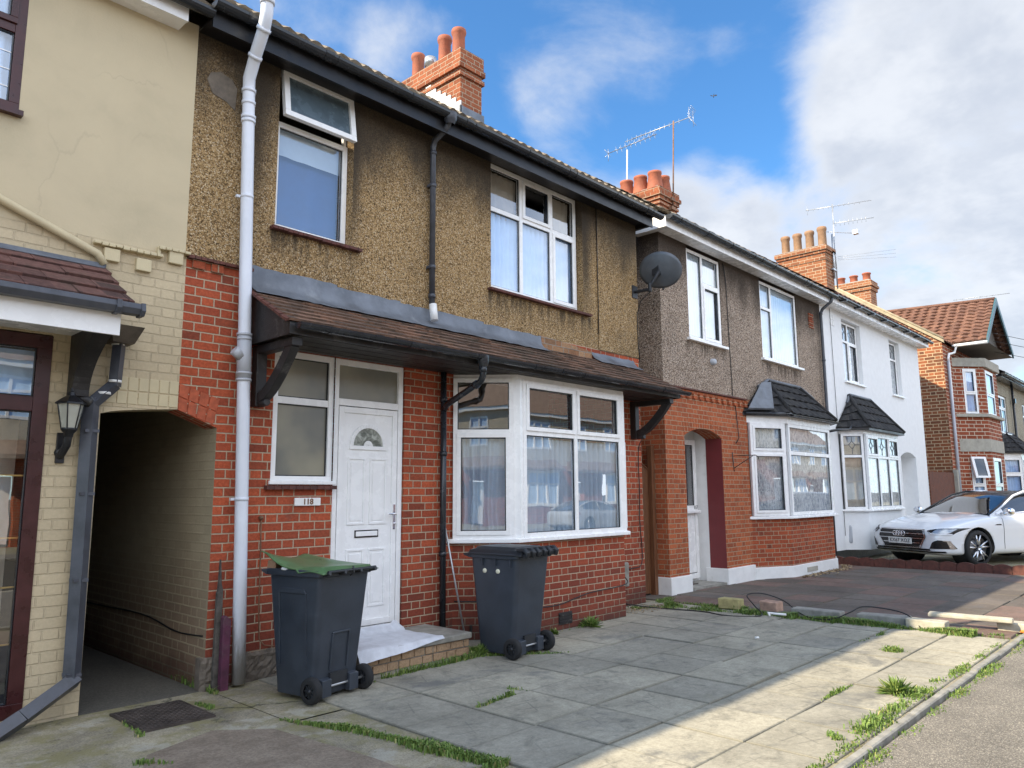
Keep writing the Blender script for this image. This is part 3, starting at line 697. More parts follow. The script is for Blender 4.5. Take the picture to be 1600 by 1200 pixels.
grass_patch('joint_weeds', 'low green weeds in the joint at the left end of the slabs', [
    (3.42, 3.3, 3.2, 4.7, .06, 6500, .024), (3.2, 4.6, 3.0, 5.15, .035, 1500, .018), (3.30, 3.4, 3.42, 2.4, .08, 2500, .03), (2.2, 5.95, 2.17, 5.5, .03, 300, .018), (2.76, 6.05, 2.80, 5.8, .04, 260, .022), (1.95, 5.0, 2.1, 4.8, .04, 200, .018), (3.0, 6.15, 3.05, 8.5, .03, 500, .05)])
grass_patch('boundary_weeds', 'strip of green weeds along the loose blocks between the two drives', [
    (9.5, 5.95, 9.80, 4.2, .16, 15000, .06), (9.78, 4.3, 9.84, 2.2, .10, 15000, .05), (9.9, 5.9, 10.0, 4.9, .10, 4000, .05), (9.7, 6.2, 10.3, 6.35, .14, 2600, .04), (9.0, 6.2, 9.7, 5.9, .10, 1500, .03), (9.9, 2.5, 10.0, 1.95, .05, 800, .03)])
grass_patch('slab_tufts', 'scattered green tufts in the joints between the concrete slabs', [
    (4.14, 4.28, 4.6, 4.34, .03, 350, .04), (4.7, 4.5, 4.78, 4.3, .03, 250, .04), (8.3, 2.62, 8.45, 2.62, .09, 600, .04), (6.1, 2.46, 6.7, 2.44, .03, 420, .03), (8.6, 3.03, 9.3, 3.0, .04, 500, .035), (5.2, 2.0, 5.3, 2.1, .05, 250, .03),
    (4.2, 5.55, 5.4, 5.58, .035, 1200, .05), (5.42, 5.7, 5.5, 5.62, .06, 500, .07), (4.0, 5.6, 4.1, 5.5, .04, 200, .04), (5.4, 5.6, 6.2, 5.0, .03, 600, .025), (6.2, 5.82, 8.5, 5.84, .04, 900, .035)])
def weed(x, y, h, n, label, z=0):
    mb = MB()
    for _ in range(n):
        a = random.random()*6.283; e = random.uniform(.15, 1.3); L = h*random.uniform(.5, 1.1); w = random.uniform(.006, .013); mb.cr = random.random()*.9
        d = Vector((math.cos(a)*math.cos(e), math.sin(a)*math.cos(e), math.sin(e))); c = Vector((-math.sin(a), math.cos(a), 0))*w; o = Vector((x+random.gauss(0, h*.15), y+random.gauss(0, h*.12), z))
        mb.add([o, o+d*L*.5+c, o+d*L-Vector((0, 0, L*.15)), o+d*L*.5-c], [(0, 1, 2), (0, 2, 3)])
    mb.build('weed', 'grass_leaf', thing=(label, 'weed'))
weed(7.5, 5.78, .17, 130, 'bright leafy weed at the foot of the brick bay wall')
weed(5.5, 5.66, .14, 90, 'leafy weed at the right end of the doorstep')
weed(6.85, 5.8, .10, 60, 'small weed at the wall foot behind the dark bin')
weed(6.68, 2.08, .17, 220, 'tall bright tuft beside the pavement edging', 0)
g = MB()
for _ in range(420):
    x = random.uniform(14.2, 17.2); y = 6.0-abs(random.gauss(0, .1))+(0 if x < 16.4 else (x-16.4)*.4); a = random.random()*6.28; s_ = random.uniform(.015, .04); zz = random.uniform(.016, .045); g.cr = random.random()
    c, s = math.cos(a)*s_, math.sin(a)*s_; t = random.uniform(-.012, .012)
    g.add([(x-c, y-s, zz), (x+s*.4, y-c*.4, zz+t), (x+c, y+s, zz), (x-s*.4, y+c*.4, zz-t)], [(0, 1, 2, 3)])
o = g.build('dry_leaves', 'dry_leaf'); o['kind'] = 'stuff'; tag(o, 'drift of dry brown leaves against the white plinth', 'leaves')
g = MB()
for _ in range(260):
    x = random.uniform(8.6, 9.9); y = 6.1+random.gauss(0, .12)-(x-8.6)*.1; s_ = random.uniform(.008, .022); g.cr = random.random(); a = random.random()*6.28
    c, s = math.cos(a)*s_, math.sin(a)*s_
    g.add([(x-c, y-s, .01), (x+s*.6, y-c*.6, .018), (x+c, y+s, .012), (x-s*.6, y+c*.6, .02)], [(0, 1, 2, 3)])
o = g.build('gravel_litter', 'dry_leaf'); o['kind'] = 'stuff'; tag(o, 'grit and leaf litter at the corner by the wooden gate', 'litter')

# ================================================================== MAIN HOUSE
H = thing('brick_house', 'tan pebbledash and red brick house with white front door and long tiled canopy', 'house', (6.2, 6.4, 0))
mb = MB()
# ground floor brick: left pier, door bay, bay opening, right part; passage opening on the far left
wall(mb, ALONG, 3.0, 9.65, -.05, 3.66, [(3.53, 4.2, 1.70, 2.98, .1), (4.2, 5.09, .20, 2.98, .1), (5.8, 8.95, 1.09, 3.3, .05)])
arch = [(2.05, 2.25), (2.64, 2.33), (3.0, 2.19)]
mb.quad((2.65, 6.4, 2.325), (3.0, 6.4, 2.19), (3.0, 6.4, 3.66), (2.65, 6.4, 3.66)); 
mb.quad((2.65, 6.4, 2.325), (2.65, 6.62, 2.325), (3.0, 6.62, 2.19), (3.0, 6.4, 2.19))
mb.quad((9.65, 6.4, -.05), (9.65, 14, -.05), (9.65, 14, 3.67), (9.65, 6.4, 3.67))
w_ = mb.build('brick_wall', 'red_brick', H)
# soldier bricks over the passage (red half)
mb = MB()
for i in range(4):
    for lo in (0, .118):
        t0, t1 = i/4.4+.01, (i+.9)/4.4; f = lambda t, u_: (2.65+t*.35+u_*.25*t, 6.393, 2.325-.12*t+u_)
        mb.cr = random.random(); mb.prism([f(t0, lo), f(t1, lo), f(t1, lo+.108), f(t0, lo+.108)], (0, .03, 0))
mb.build('arch_bricks', 'red_brick_solid', H)
# bay
B0, B1, B2, B3 = (5.8, 6.4), (6.32, 5.9), (8.42, 5.9), (8.95, 6.4)
def bayframe(P_, Q): return frame((P_[0], P_[1], 0), (Q[0]-P_[0], Q[1]-P_[1], 0)), math.hypot(Q[0]-P_[0], Q[1]-P_[1])
mb = MB()
for P_, Q in ((B0, B1), (B1, B2), (B2, B3)): fr, L = bayframe(P_, Q); wall(mb, fr, 0, L, -.05, 1.06, [])
mb.build('bay_wall', 'red_brick', H)
# rubble at base, damp course vent
def rubble(x0, x1, y0, y1, z0, z1, mat, nm='rough_footing'):
    m_ = MB(); nx, nz = max(4, int((x1-x0)/.03)), max(4, int((z1-z0)/.03)); vs = []
    for j in range(nz+1):
        for i in range(nx+1): vs.append((x0+(x1-x0)*i/nx, y0+random.uniform(-.015, .012)+(.03 if i in (0, nx) or j == nz else 0), z0+(z1-z0)*j/nz+random.uniform(-.008, .008)))
    m_.add(vs, [(j*(nx+1)+i, j*(nx+1)+i+1, (j+1)*(nx+1)+i+1, (j+1)*(nx+1)+i) for j in range(nz) for i in range(nx)]); m_.box(x0+.01, x1-.01, y0+.02, y1, z0, z1-.01)
    m_.build(nm, mat, H)
rubble(3.28, 3.95, 6.375, 6.42, -.05, .24, 'rough_cement'); rubble(2.955, 3.12, 6.36, 6.5, -.05, .25, 'rough_cement')
mb = MB()
for z in (.08, .12, .16): mb.box(7.05, 7.28, 5.885, 5.905, z, z+.022)
mb.box(7.04, 7.29, 5.893, 5.91, .06, .2); mb.build('air_brick', 'black_timber', H)
mb = MB()
for i in range(5): mb.box(5.93+i*.04, 5.955+i*.04, 6.24, 6.26, .04, .16)
mb.build('air_grille', 'black_timber', H)
# upper wall
mb = MB()
wall(mb, ALONG, 2.64, 9.65, 3.66, 5.86, [(3.47, 4.35, 4.165, 5.86, .18), (6.42, 8.29, 4.145, 5.86, .18)])
mb.quad((9.65, 6.4, 3.66), (9.65, 14, 3.66), (9.65, 14, 5.86), (9.65, 6.4, 5.86))
mb.add([(9.65, 6.4, 5.86), (9.65, 14, 5.86), (9.65, 10, 8.7)], [(0, 1, 2)])
mb.quad((9.65, 14, 0), (2.64, 14, 0), (2.64, 14, 5.9), (9.65, 14, 5.9))
# thickened strip right of the window and edge bead
mb.box(8.62, 9.655, 6.385, 6.41, 3.66, 5.85)
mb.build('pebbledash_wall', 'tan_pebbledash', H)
mb = MB(); mb.prism([(2.74, 6.392, 5.38), (2.80, 6.392, 5.26), (2.93, 6.392, 5.23), (3.02, 6.392, 5.17), (3.03, 6.392, 5.40), (2.97, 6.392, 5.47), (2.86, 6.392, 5.50), (2.77, 6.392, 5.46)], (0, .02, 0)); mb.build('cement_patch', 'rough_cement', H, bevel=.006)
# bare patch where flashing is missing
mb = MB(); mb.prism([(7.35, 6.385, 3.50), (8.45, 6.385, 3.50), (8.45, 6.385, 3.60), (8.1, 6.385, 3.63), (7.35, 6.385, 3.68)], (0, .02, 0)); mb.build('bare_patch', 'buff_brick', H)
# brick string course, left of canopy
mb = MB()
for i in range(2): mb = MB(); mb.box(2.70+i*.17, 2.70+i*.17+.11, 6.375, 6.405, 3.58, 3.655); mb.build('dentil_brick', 'red_brick_plain', H)
mb = MB()
for i in range(11): mb.cr = random.random(); mb.box(2.655+i*.055, 2.705+i*.055, 6.35, 6.41, 3.658+random.uniform(-.003, .003), 3.685)
mb.build('tile_course', 'red_tile_edge', H)

# windows upstairs
fr = ALONG
wn = window(H, fr, 3.49, 4.345, 4.185, 5.31, [(0, 1, 0, 1)], depth=.11, curt=None, sash=())
curtain(wn, fr, 3.53, 4.31, 4.2, 5.05, -.24, 'sky_reflection_blue', .006, .3); curtain(wn, fr, 3.53, 4.31, 5.0, 5.29, -.19, 'pale_curtain', .006, .3)  # blue sheet carries the sky reflection in its colour
mb = MB()   # open top hung vent
a_ = R(9); cz_, cy_ = 5.82, -.11
def vent(a, z, q):  # rotate about top edge
    dz, dq = z-cz_, q-cy_
    return fr(a, cz_+dz*math.cos(a_)+dq*math.sin(a_)*0, cy_+dq*math.cos(a_)-dz*math.sin(a_))
for bx in ((3.50, 4.335, 5.30, 5.36), (3.50, 4.335, 5.76, 5.82), (3.50, 3.56, 5.36, 5.76), (4.275, 4.335, 5.36, 5.76)): mb.fbox(vent, *bx, -.06, 0)
vw = mb.build('open_vent_window', 'white_pvc', H, bevel=.004)
gm = MB(); gm.quad(vent(3.56, 5.36, -.03), vent(4.275, 5.36, -.03), vent(4.275, 5.76, -.03), vent(3.56, 5.76, -.03)); gm.build('pane', 'grey_reflection', vw)  # opaque pane, blue-grey reflection put into its colour
mb = MB(); mb.fbox(fr, 3.48, 4.345, 5.82, 5.858, -.17, -.10); mb.fbox(fr, 3.48, 3.52, 5.31, 5.82, -.18, -.14); mb.fbox(fr, 4.31, 4.345, 5.31, 5.82, -.18, -.14); mb.build('vent_frame', 'white_pvc', H)
wn = window(H, fr, 6.44, 8.27, 4.17, 5.85, [(0, .36, .64, 1), (.36, .70, .64, 1), (.70, 1, .64, 1), (0, .36, 0, .64), (.36, .70, 0, .64), (.70, 1, 0, .64)], depth=.10, sash=(1, 5), curt='curtain', cz=(4.2, 5.25))
curtain(wn, fr, 6.5, 7.1, 5.2, 5.8, -.20, 'beige_curtain'); curtain(wn, fr, 7.76, 8.22, 5.2, 5.8, -.20, 'beige_curtain')
for (x0, x1, z) in ((3.42, 4.47, 4.155), (6.36, 8.45, 4.135)):
    x = x0; mb = MB()
    while x < x1-.04: mb.cr = random.random(); mb.box(x, x+.05, 6.33, 6.41, z-.03+random.uniform(-.003, .003), z); x += .054
    mb.build('tile_sill', 'dark_tile_sill', H)
# cracks/stain ribs right of window 2 (vertical bead)
mb = MB(); mb.tube([(8.62, 6.383, 3.9), (8.625, 6.383, 5.8)], .006, 5); mb.build('render_crack', 'black_timber', H)

# eaves
mb = MB(); mb.box(2.64, 9.7, 6.13, 6.4, 5.80, 5.82); mb.box(2.64, 9.72, 6.105, 6.13, 5.72, 5.93); mb.box(9.66, 9.72, 6.13, 6.5, 5.74, 5.9); mb.box(2.64, 9.7, 6.2, 6.22, 5.62, 5.8) if False else None
mb.build('fascia', 'black_paint', H)
mb = MB(); gutter(mb, 2.62, 9.86, 6.035, 5.925, .066, seam=1.9, clips=.95); mb.build('gutter', 'black_gutter', H)
mb = MB(); tile_roof(mb, 2.64, 9.74, 6.03, 5.965, 10.0, 8.83, amp=.013, per=.15, dx=.03); mb.cm = 0
mb.quad((2.64, 10.0, 8.85), (9.74, 10.0, 8.85), (9.74, 14.2, 5.8), (2.64, 14.2, 5.8)); mb.quad((2.64, 6.05, 5.93), (9.74, 6.05, 5.93), (9.74, 10, 8.80), (2.64, 10, 8.80)); mb.build('roof', 'roof_tiles', H)

# canopy
CZ0, CZ1, CY = 3.07, 3.50, 5.63
L = math.hypot(6.4-CY, CZ1-CZ0); sy, sz = (6.4-CY)/L, (CZ1-CZ0)/L
mb = MB(); nr = 7; gg = L/nr
for j in range(nr):
    tw = .19; x = 3.22+(-.095 if j % 2 else 0)
    while x < 9.6:
        x0 = max(3.22, x); x1 = min(x+tw-.004, 9.60); x += tw
        if x1-x0 < .03: continue
        mb.cr = random.random(); lift = random.uniform(0, .004)+(.008 if random.random() < .06 else 0); sk = random.uniform(-.004, .004)
        def q(x, g_, h): return (x, CY+sy*g_-sz*h, CZ0+sz*g_+sy*h)
        g0 = gg*j+sk; g1 = gg*(j+1)+.03
        mb.hexa([q(x0, g0, .004+lift), q(x1, g0, .004+lift), q(x1, g1, 0), q(x0, g1, 0), q(x0, g0, .026+lift), q(x1, g0, .026+lift), q(x1, g1, .006), q(x0, g1, .006)])
# bonnet end tiles (left verge)
mb.build('canopy_roof', 'plain_tiles', H)
mb = MB()
for j in range(7):
    g0, g1 = gg*j, gg*(j+1)-.008; q = lambda x, g_, h: (x, CY+sy*g_-sz*h, CZ0+sz*g_+sy*h)
    mb.hexa([q(3.19, g0, -.012), q(3.225, g0, .0), q(3.225, g1, -.0), q(3.19, g1, -.012), q(3.19, g0, .012), q(3.225, g0, .024), q(3.225, g1, .016), q(3.19, g1, .008)])
mb.build('verge_tiles', 'red_tile_edge', H)
mb = MB()
mb.prism([(3.24, 6.4, CZ1-.02), (3.24, CY+.04, CZ0-.01), (3.24, CY+.04, 2.96), (3.24, 6.4, 2.96)], (.02, 0, 0))
mb.prism([(9.56, 6.4, CZ1-.02), (9.56, CY+.04, CZ0-.01), (9.56, CY+.04, 2.96), (9.56, 6.4, 2.96)], (.02, 0, 0))
mb.box(3.24, 9.58, CY+.02, CY+.045, 2.965, 3.07)
mb.build('canopy_fascia', 'black_timber', H)
mb = MB(); y = CY+.11; i = 0
while y < 6.38: mb.box(3.262, 9.56, y, min(y+.086, 6.39), 2.975+(.003 if i % 2 else 0), 2.99); y += .09; i += 1
mb.build('canopy_soffit', 'black_timber', H)
mb = MB(); gutter(mb, 3.28, 9.68, 5.572, 3.052, .054, seam=1.35, clips=.9); mb.build('canopy_gutter', 'black_gutter', H)
# flashing: separate dressed sheets
for (x0, x1, zt) in ((3.22, 4.18, 3.725), (4.16, 5.0, 3.70), (4.98, 6.28, 3.685), (6.26, 7.34, 3.665), (8.44, 9.5, 3.60)):
    n = int((x1-x0)/.07); 
    vs = []; mb = MB()
    for i in range(n+1):
        x = x0+(x1-x0)*i/n; k = random.uniform(-.004, .004)
        vs += [(x, 6.388+k*.5, zt+random.uniform(-.008, .008)), (x, 6.375+k, 3.56), (x, 6.33+k, 3.505), (x, 6.20+k, 3.432+random.uniform(-.004, .006))]
    mb.add(vs, [(4*i+c, 4*(i+1)+c, 4*(i+1)+c+1, 4*i+c+1) for i in range(n) for c in range(3)], True)
    mb.build('flashing', 'lead', H)
# canopy brackets
def bracket(x):
    m_ = MB(); m_.box(x-.05, x+.05, 6.30, 6.398, 2.40, 2.96); m_.box(x-.05, x+.05, 5.70, 6.30, 2.88, 2.955)
    n = 8; P_ = [(6.30-(6.30-5.76)*(i/n)**.8*1.0, 2.46+.44*(i/n)**1.25) for i in range(n+1)]
    vs = []
    for (y, z) in P_: vs += [(x-.04, y+.035, z+.05), (x+.04, y+.035, z+.05), (x+.04, y-.035, z-.03), (x-.04, y-.035, z-.03)]
    fs = [(4*i+c, 4*i+(c+1) % 4, 4*(i+1)+(c+1) % 4, 4*(i+1)+c) for i in range(n) for c in range(4)]+[(3, 2, 1, 0), (4*n, 4*n+1, 4*n+2, 4*n+3)]
    m_.add(vs, fs); m_.tube([(x, 6.38, 2.43), (x, 6.18, 2.43)], .035, 10)
    return m_.build('canopy_bracket', 'black_timber', H, bevel=.006)
bracket(3.35); bracket(9.42)

# hall window beside the door
fr2 = front(6.42)
wn = window(H, fr2, 3.53, 4.205, 1.72, 2.975, [(0, 1, .62, 1), (0, 1, 0, .62)], depth=.0, fw=.06, curt=None, frost=(0, 1))
mb = MB(); mb.fbox(fr2, 3.51, 4.22, 1.70, 1.735, -.02, .05); mb.build('sill', 'white_pvc', wn, bevel=.005)
mb = MB(); x = 3.47
while x < 4.22: mb.cr = random.random(); mb.box(x, x+.07, 6.34, 6.43, 1.655+random.uniform(-.003, .003), 1.69); x += .075
mb.build('tile_sill', 'dark_tile_sill', H)
# door set
mb = MB()
mb.fbox(fr2, 4.205, 4.265, .23, 2.975, -.07, 0); mb.fbox(fr2, 5.02, 5.08, .23, 2.975, -.07, 0); mb.fbox(fr2, 4.265, 5.02, 2.915, 2.975, -.07, 0); mb.fbox(fr2, 4.265, 5.02, 2.50, 2.57, -.07, 0); mb.fbox(fr2, 4.265, 5.02, .23, .29, -.07, .01)
df = mb.build('door_frame', 'white_pvc', H, bevel=.005)
gm = MB(); gm.cm = 0; gm.quad(fr2(4.265, 2.57, -.035), fr2(5.02, 2.57, -.035), fr2(5.02, 2.915, -.035), fr2(4.265, 2.915, -.035)); gm.build('fanlight', 'frosted_glass', df)
mb = MB(); dn = -.02
mb.fbox(fr2, 4.27, 5.015, .295, 2.495, -.07, dn)
for s_ in ((4.275, 4.335), (4.95, 5.01)): mb.fbox(fr2, *s_, .30, 2.49, dn, dn+.018)
mb.fbox(fr2, 4.335, 4.95, .30, .36, dn, dn+.018); mb.fbox(fr2, 4.335, 4.95, 2.43, 2.49, dn, dn+.018)
def panel(a0, a1, z0, z1):
    t = .022
    for bx in ((a0, a1, z0, z0+t), (a0, a1, z1-t, z1), (a0, a0+t, z0+t, z1-t), (a1-t, a1, z0+t, z1-t)): mb.fbox(fr2, *bx, dn, dn+.010)
    mb.fbox(fr2, a0+.04, a1-.04, z0+.04, z1-.05, dn, dn+.007)
panel(4.40, 4.615, 1.30, 1.98); panel(4.67, 4.885, 1.30, 1.98); panel(4.40, 4.615, .48, 1.06); panel(4.67, 4.885, .48, 1.06)
# arched light surround
C_ = (4.642, 2.10)
def ringarc(r0_, r1_, q0, q1, n=18):
    for i in range(n):
        t0, t1 = math.pi*i/n, math.pi*(i+1)/n
        p = [(C_[0]+r*math.cos(t), C_[1]+r*math.sin(t)*1.0) for r, t in ((r0_, t0), (r1_, t0), (r1_, t1), (r0_, t1))]
        mb.prism([fr2(a, z, q1) for a, z in p], fr2(0, 0, q0)-fr2(0, 0, q1))
ringarc(.185, .225, dn, dn+.016); ringarc(.0, .055, dn+.002, dn+.014); mb.fbox(fr2, C_[0]-.225, C_[0]+.225, C_[1]-.04, C_[1], dn, dn+.016)
leaf = mb.build('door', 'white_pvc', H, bevel=.003)
gm = MB(); n = 18
gm.poly([fr2(C_[0]+.185*math.cos(math.pi*i/n), C_[1]+.185*math.sin(math.pi*i/n), dn+.004) for i in range(n+1)]); gm.build('arched_glass', 'obscure_glass', leaf)
mb = MB(); mb.fbox(fr2, 4.50, 4.79, 1.17, 1.245, dn, dn+.008); mb.build('letterbox_surround', 'gloss_black', leaf); mb = MB(); mb.fbox(fr2, 4.512, 4.778, 1.183, 1.233, dn+.002, dn+.016); mb.build('letterbox', 'white_pvc', leaf, bevel=.006)
mb = MB(); mb.fbox(fr2, 4.965, 4.995, 1.24, 1.50, dn+.018, dn+.026); mb.tube([fr2(4.98, 1.40, dn+.026), fr2(4.98, 1.40, dn+.06), fr2(4.88, 1.40, dn+.062)], .009, 8); mb.lathe(fr2(4.98, 1.30, dn+.03), [(.0, -.01), (.012, -.008), (.012, .002), (0, .003)], 10, 'y'); mb.build('door_handle', 'chrome', leaf, bevel=.003)
# step
mb = MB(); mb.box(4.06, 5.42, 5.68, 6.42, .165, .225); s0 = mb.build('doorstep', 'concrete', H, bevel=.012)
mb = MB()
for row in range(2):
    x = 4.10+(row*.06); zz = .012+row*.078
    while x < 5.36:
        wdt = random.uniform(.10, .17); mb.cr = random.random(); dy = random.uniform(-.006, .006); mb.box(x, min(x+wdt, 5.40), 5.705+dy, 5.78, zz, zz+.068); x += wdt+.012
    y = 5.80
    while y < 6.3: mb.box(5.33, 5.40+random.uniform(-.006, .006), y, y+.14, zz, zz+.068); y += .152
mb.build('step_bricks', 'step_brick', s0, bevel=.006)
mb = MB(); mb.box(4.085, 5.385, 5.72, 6.40, -.02, .164); mb.build('step_core', 'concrete', s0)
# bay windows
fr, L = bayframe(B0, B1)
w1 = window(H, fr, .0, L-.03, 1.10, 2.93, [(0, 1, .66, 1), (0, 1, 0, .66)], depth=-.05, fw=.05, sash=(1,), curt='sheer_curtain', cz=(1.13, 2.25))
mb = MB(); mb.prism([(6.28, 5.92, 1.10), (6.335, 5.845, 1.10), (6.40, 5.86, 1.10), (6.40, 5.93, 1.10)], (0, 0, 1.83)); mb.build('bay_post', 'white_pvc', H); mb = MB(); mb.prism([(8.35, 5.93, 1.10), (8.35, 5.86, 1.10), (8.41, 5.845, 1.10), (8.46, 5.92, 1.10)], (0, 0, 1.83)); mb.build('bay_post', 'white_pvc', H)
fr, L = bayframe(B1, B2)
w2 = window(H, fr, .08, L-.07, 1.10, 2.93, [(0, .5, .66, 1), (.5, 1, .66, 1), (0, .5, 0, .66), (.5, 1, 0, .66)], depth=-.05, fw=.055, sash=(0, 1), curt='sheer_curtain', cz=(1.13, 2.25))
fr, L = bayframe(B2, B3)
w3 = window(H, fr, .03, L, 1.10, 2.93, [(0, 1, .66, 1), (0, 1, 0, .66)], depth=-.05, fw=.05, sash=(1,), curt='sheer_curtain', cz=(1.13, 2.25))
mb = MB(); e = .07
mb.prism([(5.70, 6.4, 1.055), (6.28, 5.82, 1.055), (8.46, 5.82, 1.055), (9.06, 6.4, 1.055)], (0, 0, .047)); mb.build('bay_sill', 'white_pvc', H, bevel=.008)
mb = MB(); mb.prism([(5.8, 6.4, 2.93), (6.31, 5.86, 2.93), (8.43, 5.86, 2.93), (8.95, 6.4, 2.93)], (0, 0, .045)); mb.build('bay_head', 'white_pvc', H)
mb = MB(); mb.quad((5.3, 8.2, 0), (9.6, 8.2, 0), (9.6, 8.2, 3.4), (5.3, 8.2, 3.4)); mb.quad((5.3, 6.42, 3.4), (9.6, 6.42, 3.4), (9.6, 8.2, 3.4), (5.3, 8.2, 3.4)); mb.quad((5.3, 6.42, 0), (5.3, 8.2, 0), (5.3, 8.2, 3.4), (5.3, 6.42, 3.4)); mb.build('front_room', 'beige_curtain', H)
mb = MB(); mb.quad((6.2, 8.0, 3.7), (8.6, 8.0, 3.7), (8.6, 8.0, 6.2), (6.2, 8.0, 6.2)); mb.build('bedroom_wall', 'beige_curtain', H)
# downpipes
mb = MB(); mb.tube([(5.40, 6.05, 5.90), (5.40, 6.05, 5.83), (5.40, 6.12, 5.76), (5.40, 6.30, 5.70), (5.40, 6.335, 5.62), (5.405, 6.335, 3.72)], .034, 12)
for z in (5.55, 5.15, 4.17, 3.83): collar(mb, (5.403, 6.335, z), .041, .045)
for z in (5.15, 4.17): mb.box(5.36, 5.45, 6.34, 6.39, z-.015, z+.015)
mb.lathe((5.40, 6.035, 5.80), [(.045, 0), (.06, .03), (.078, .06), (.078, .13)], 14); mb.build('downpipe', 'slate_pipe', H)
mb = MB(); mb.tube([(5.405, 6.32, 3.73), (5.405, 6.29, 3.54)], .045, 12); mb.build('pipe_shoe', 'white_paint', H)
mb = MB(); mb.tube([(5.60, 6.335, .06), (5.59, 6.335, 2.97)], .036, 12)
mb.tube([(5.47, 5.575, 3.02), (5.47, 5.575, 2.84), (5.475, 5.61, 2.78), (5.58, 6.26, 2.60), (5.59, 6.33, 2.54)], .036, 12)
for z in (.95, 2.05, 2.66): collar(mb, (5.593, 6.335, z), .044, .05)
collar(mb, (5.47, 5.575, 2.90), .045, .06); mb.lathe((5.47, 5.575, 2.93), [(.045, 0), (.066, .05), (.066, .12)], 14); collar(mb, (5.49, 5.70, 2.755), .044, .05, (.1, .65, -.18)); mb.build('lower_downpipe', 'black_gutter', H)
# white soil pipe
def P3(z): return (3.245-.03*z, 6.275)
mb = MB(); pth = [(3.245, 6.275, .02)]+[(*P3(z), z) for z in (1, 2.6, 4, 5.35)]+[(3.075, 6.26, 5.47), (3.05, 6.10, 5.64), (3.03, 5.93, 5.80), (3.015, 5.86, 5.92), (3.01, 5.85, 6.6)]
mb.tube(pth, .056, 18)
for z in (1.57, 4.32): collar(mb, (*P3(z), z), .060, .03); mb.box(P3(z)[0]-.085, P3(z)[0]-.05, 6.30, 6.33, z-.012, z+.012)
for z, rr_ in ((5.35, .066), (5.23, .064), (5.09, .068), (5.05, .066)): collar(mb, (*P3(z), z), rr_, .03)
collar(mb, (3.053, 6.12, 5.62), .066, .03, (.02, -.65, .7)); collar(mb, (3.03, 5.935, 5.80), .066, .03, (.02, -.6, .7)); collar(mb, (3.012, 5.852, 6.02), .066, .04)
sp = mb.build('soil_pipe', 'pipe_white', H)
mb = MB(); mb.tube([(*P3(2.62), 2.62), (*P3(3.02), 3.02)], .0625, 18)
for z, rr_ in ((3.03, .068), (2.99, .066), (2.68, .068), (2.62, .068)): collar(mb, (*P3(z), z), rr_, .022)
mb.tube([(P3(2.85)[0]-.03, 6.27, 2.83), (P3(2.85)[0]-.10, 6.27, 2.88)], [.05, .045], 12); mb.build('boss_fitting', 'grey_pvc', sp)
# cables
mb = MB(); mb.tube([(3.45, 6.385, 1.40), (3.455, 6.38, 1.1), (3.46, 6.38, .6), (3.475, 6.38, .34), (3.52, 6.37, .28), (3.62, 6.37, .26)], .006, 6); mb.lathe((3.45, 6.39, 1.40), [(0, -.02), (.02, -.015), (.02, .01)], 10, 'y'); mb.build('wall_cable', 'rusty_steel', H)
mb = MB(); mb.tube(smooth([(9.50, 6.30, 2.38), (9.52, 6.37, 2.2), (9.54, 6.38, 1.6), (9.52, 6.38, 1.2), (9.56, 6.38, .75), (9.5, 6.37, .55), (9.3, 6.38, .52), (8.97, 6.37, .50), (8.42, 5.875, .42), (7.6, 5.87, .38), (7.0, 5.87, .30), (6.5, 5.87, .33), (6.2, 5.99, .40), (5.8, 6.37, .42)]), .007, 6); mb.build('wall_cable', 'cable', H)
# meter vent grey at right foot
mb = MB(); mb.box(9.02, 9.16, 6.34, 6.40, .28, .62); mb.build('vent_box', 'concrete', H, bevel=.02)
# chimney 1
chimney(H, 7.36, 7.82, 8.0, 9.42, 6.6, 8.52, 'chimney_brick', [(8.06, .035), (8.13, .0), (8.20, .045), (8.29, .025)],
        [(7.56, 9.28, .50, 0), (7.56, 8.96, .30, 'cowl'), (7.56, 8.60, .52, 0), (7.56, 8.26, .50, 0)], 'terracotta', .105)
mb = MB(); y = 7.99; z = 7.36
mb.box(7.33, 7.85, 7.97, 7.998, 7.0, 7.55)
mb.build('apron_flashing', 'lead', H)
mb = MB(); y = 7.97
for i in range(7):
    zt = 5.965+.735*(y+.1-6.03)+.17; mb.box(7.335, 7.358, y, y+.125, zt-.5, zt+random.uniform(-.012, .012)); y += .118
mb.build('stepped_flashing', 'bright_lead', H)

# house number sign
mb = MB(); mb.box(3.78, 4.06, 6.375, 6.398, 1.50, 1.575); SG = mb.build('house_number_sign', 'white_paint', bevel=.006, thing=('small white plate reading 118 on red brick beside the front door', 'sign'))
def text(s_, size, mat, parent, fr_, a, z, q, ext=.002, bold=0, name='lettering', sx=1, M4=None):
    cu = bpy.data.curves.new(name, 'FONT'); cu.body = s_; cu.size = size; cu.extrude = ext; cu.offset = bold; cu.align_x = 'CENTER'; cu.align_y = 'CENTER'
    t = bpy.data.objects.new(name+'_curve', cu); COL.objects.link(t); dg = bpy.context.evaluated_depsgraph_get(); me = bpy.data.meshes.new_from_object(t.evaluated_get(dg)); bpy.data.objects.remove(t)
    mb_ = MB(); mb_.add([fr_(a+v.co.x*sx, z+v.co.y, q+v.co.z) for v in me.vertices], [tuple(p.vertices) for p in me.polygons])
    return mb_.build(name, mat, parent, M4=M4)
text('118', .075, 'rusty_steel', SG, ALONG, 3.92, 1.537, .027, bold=.002)

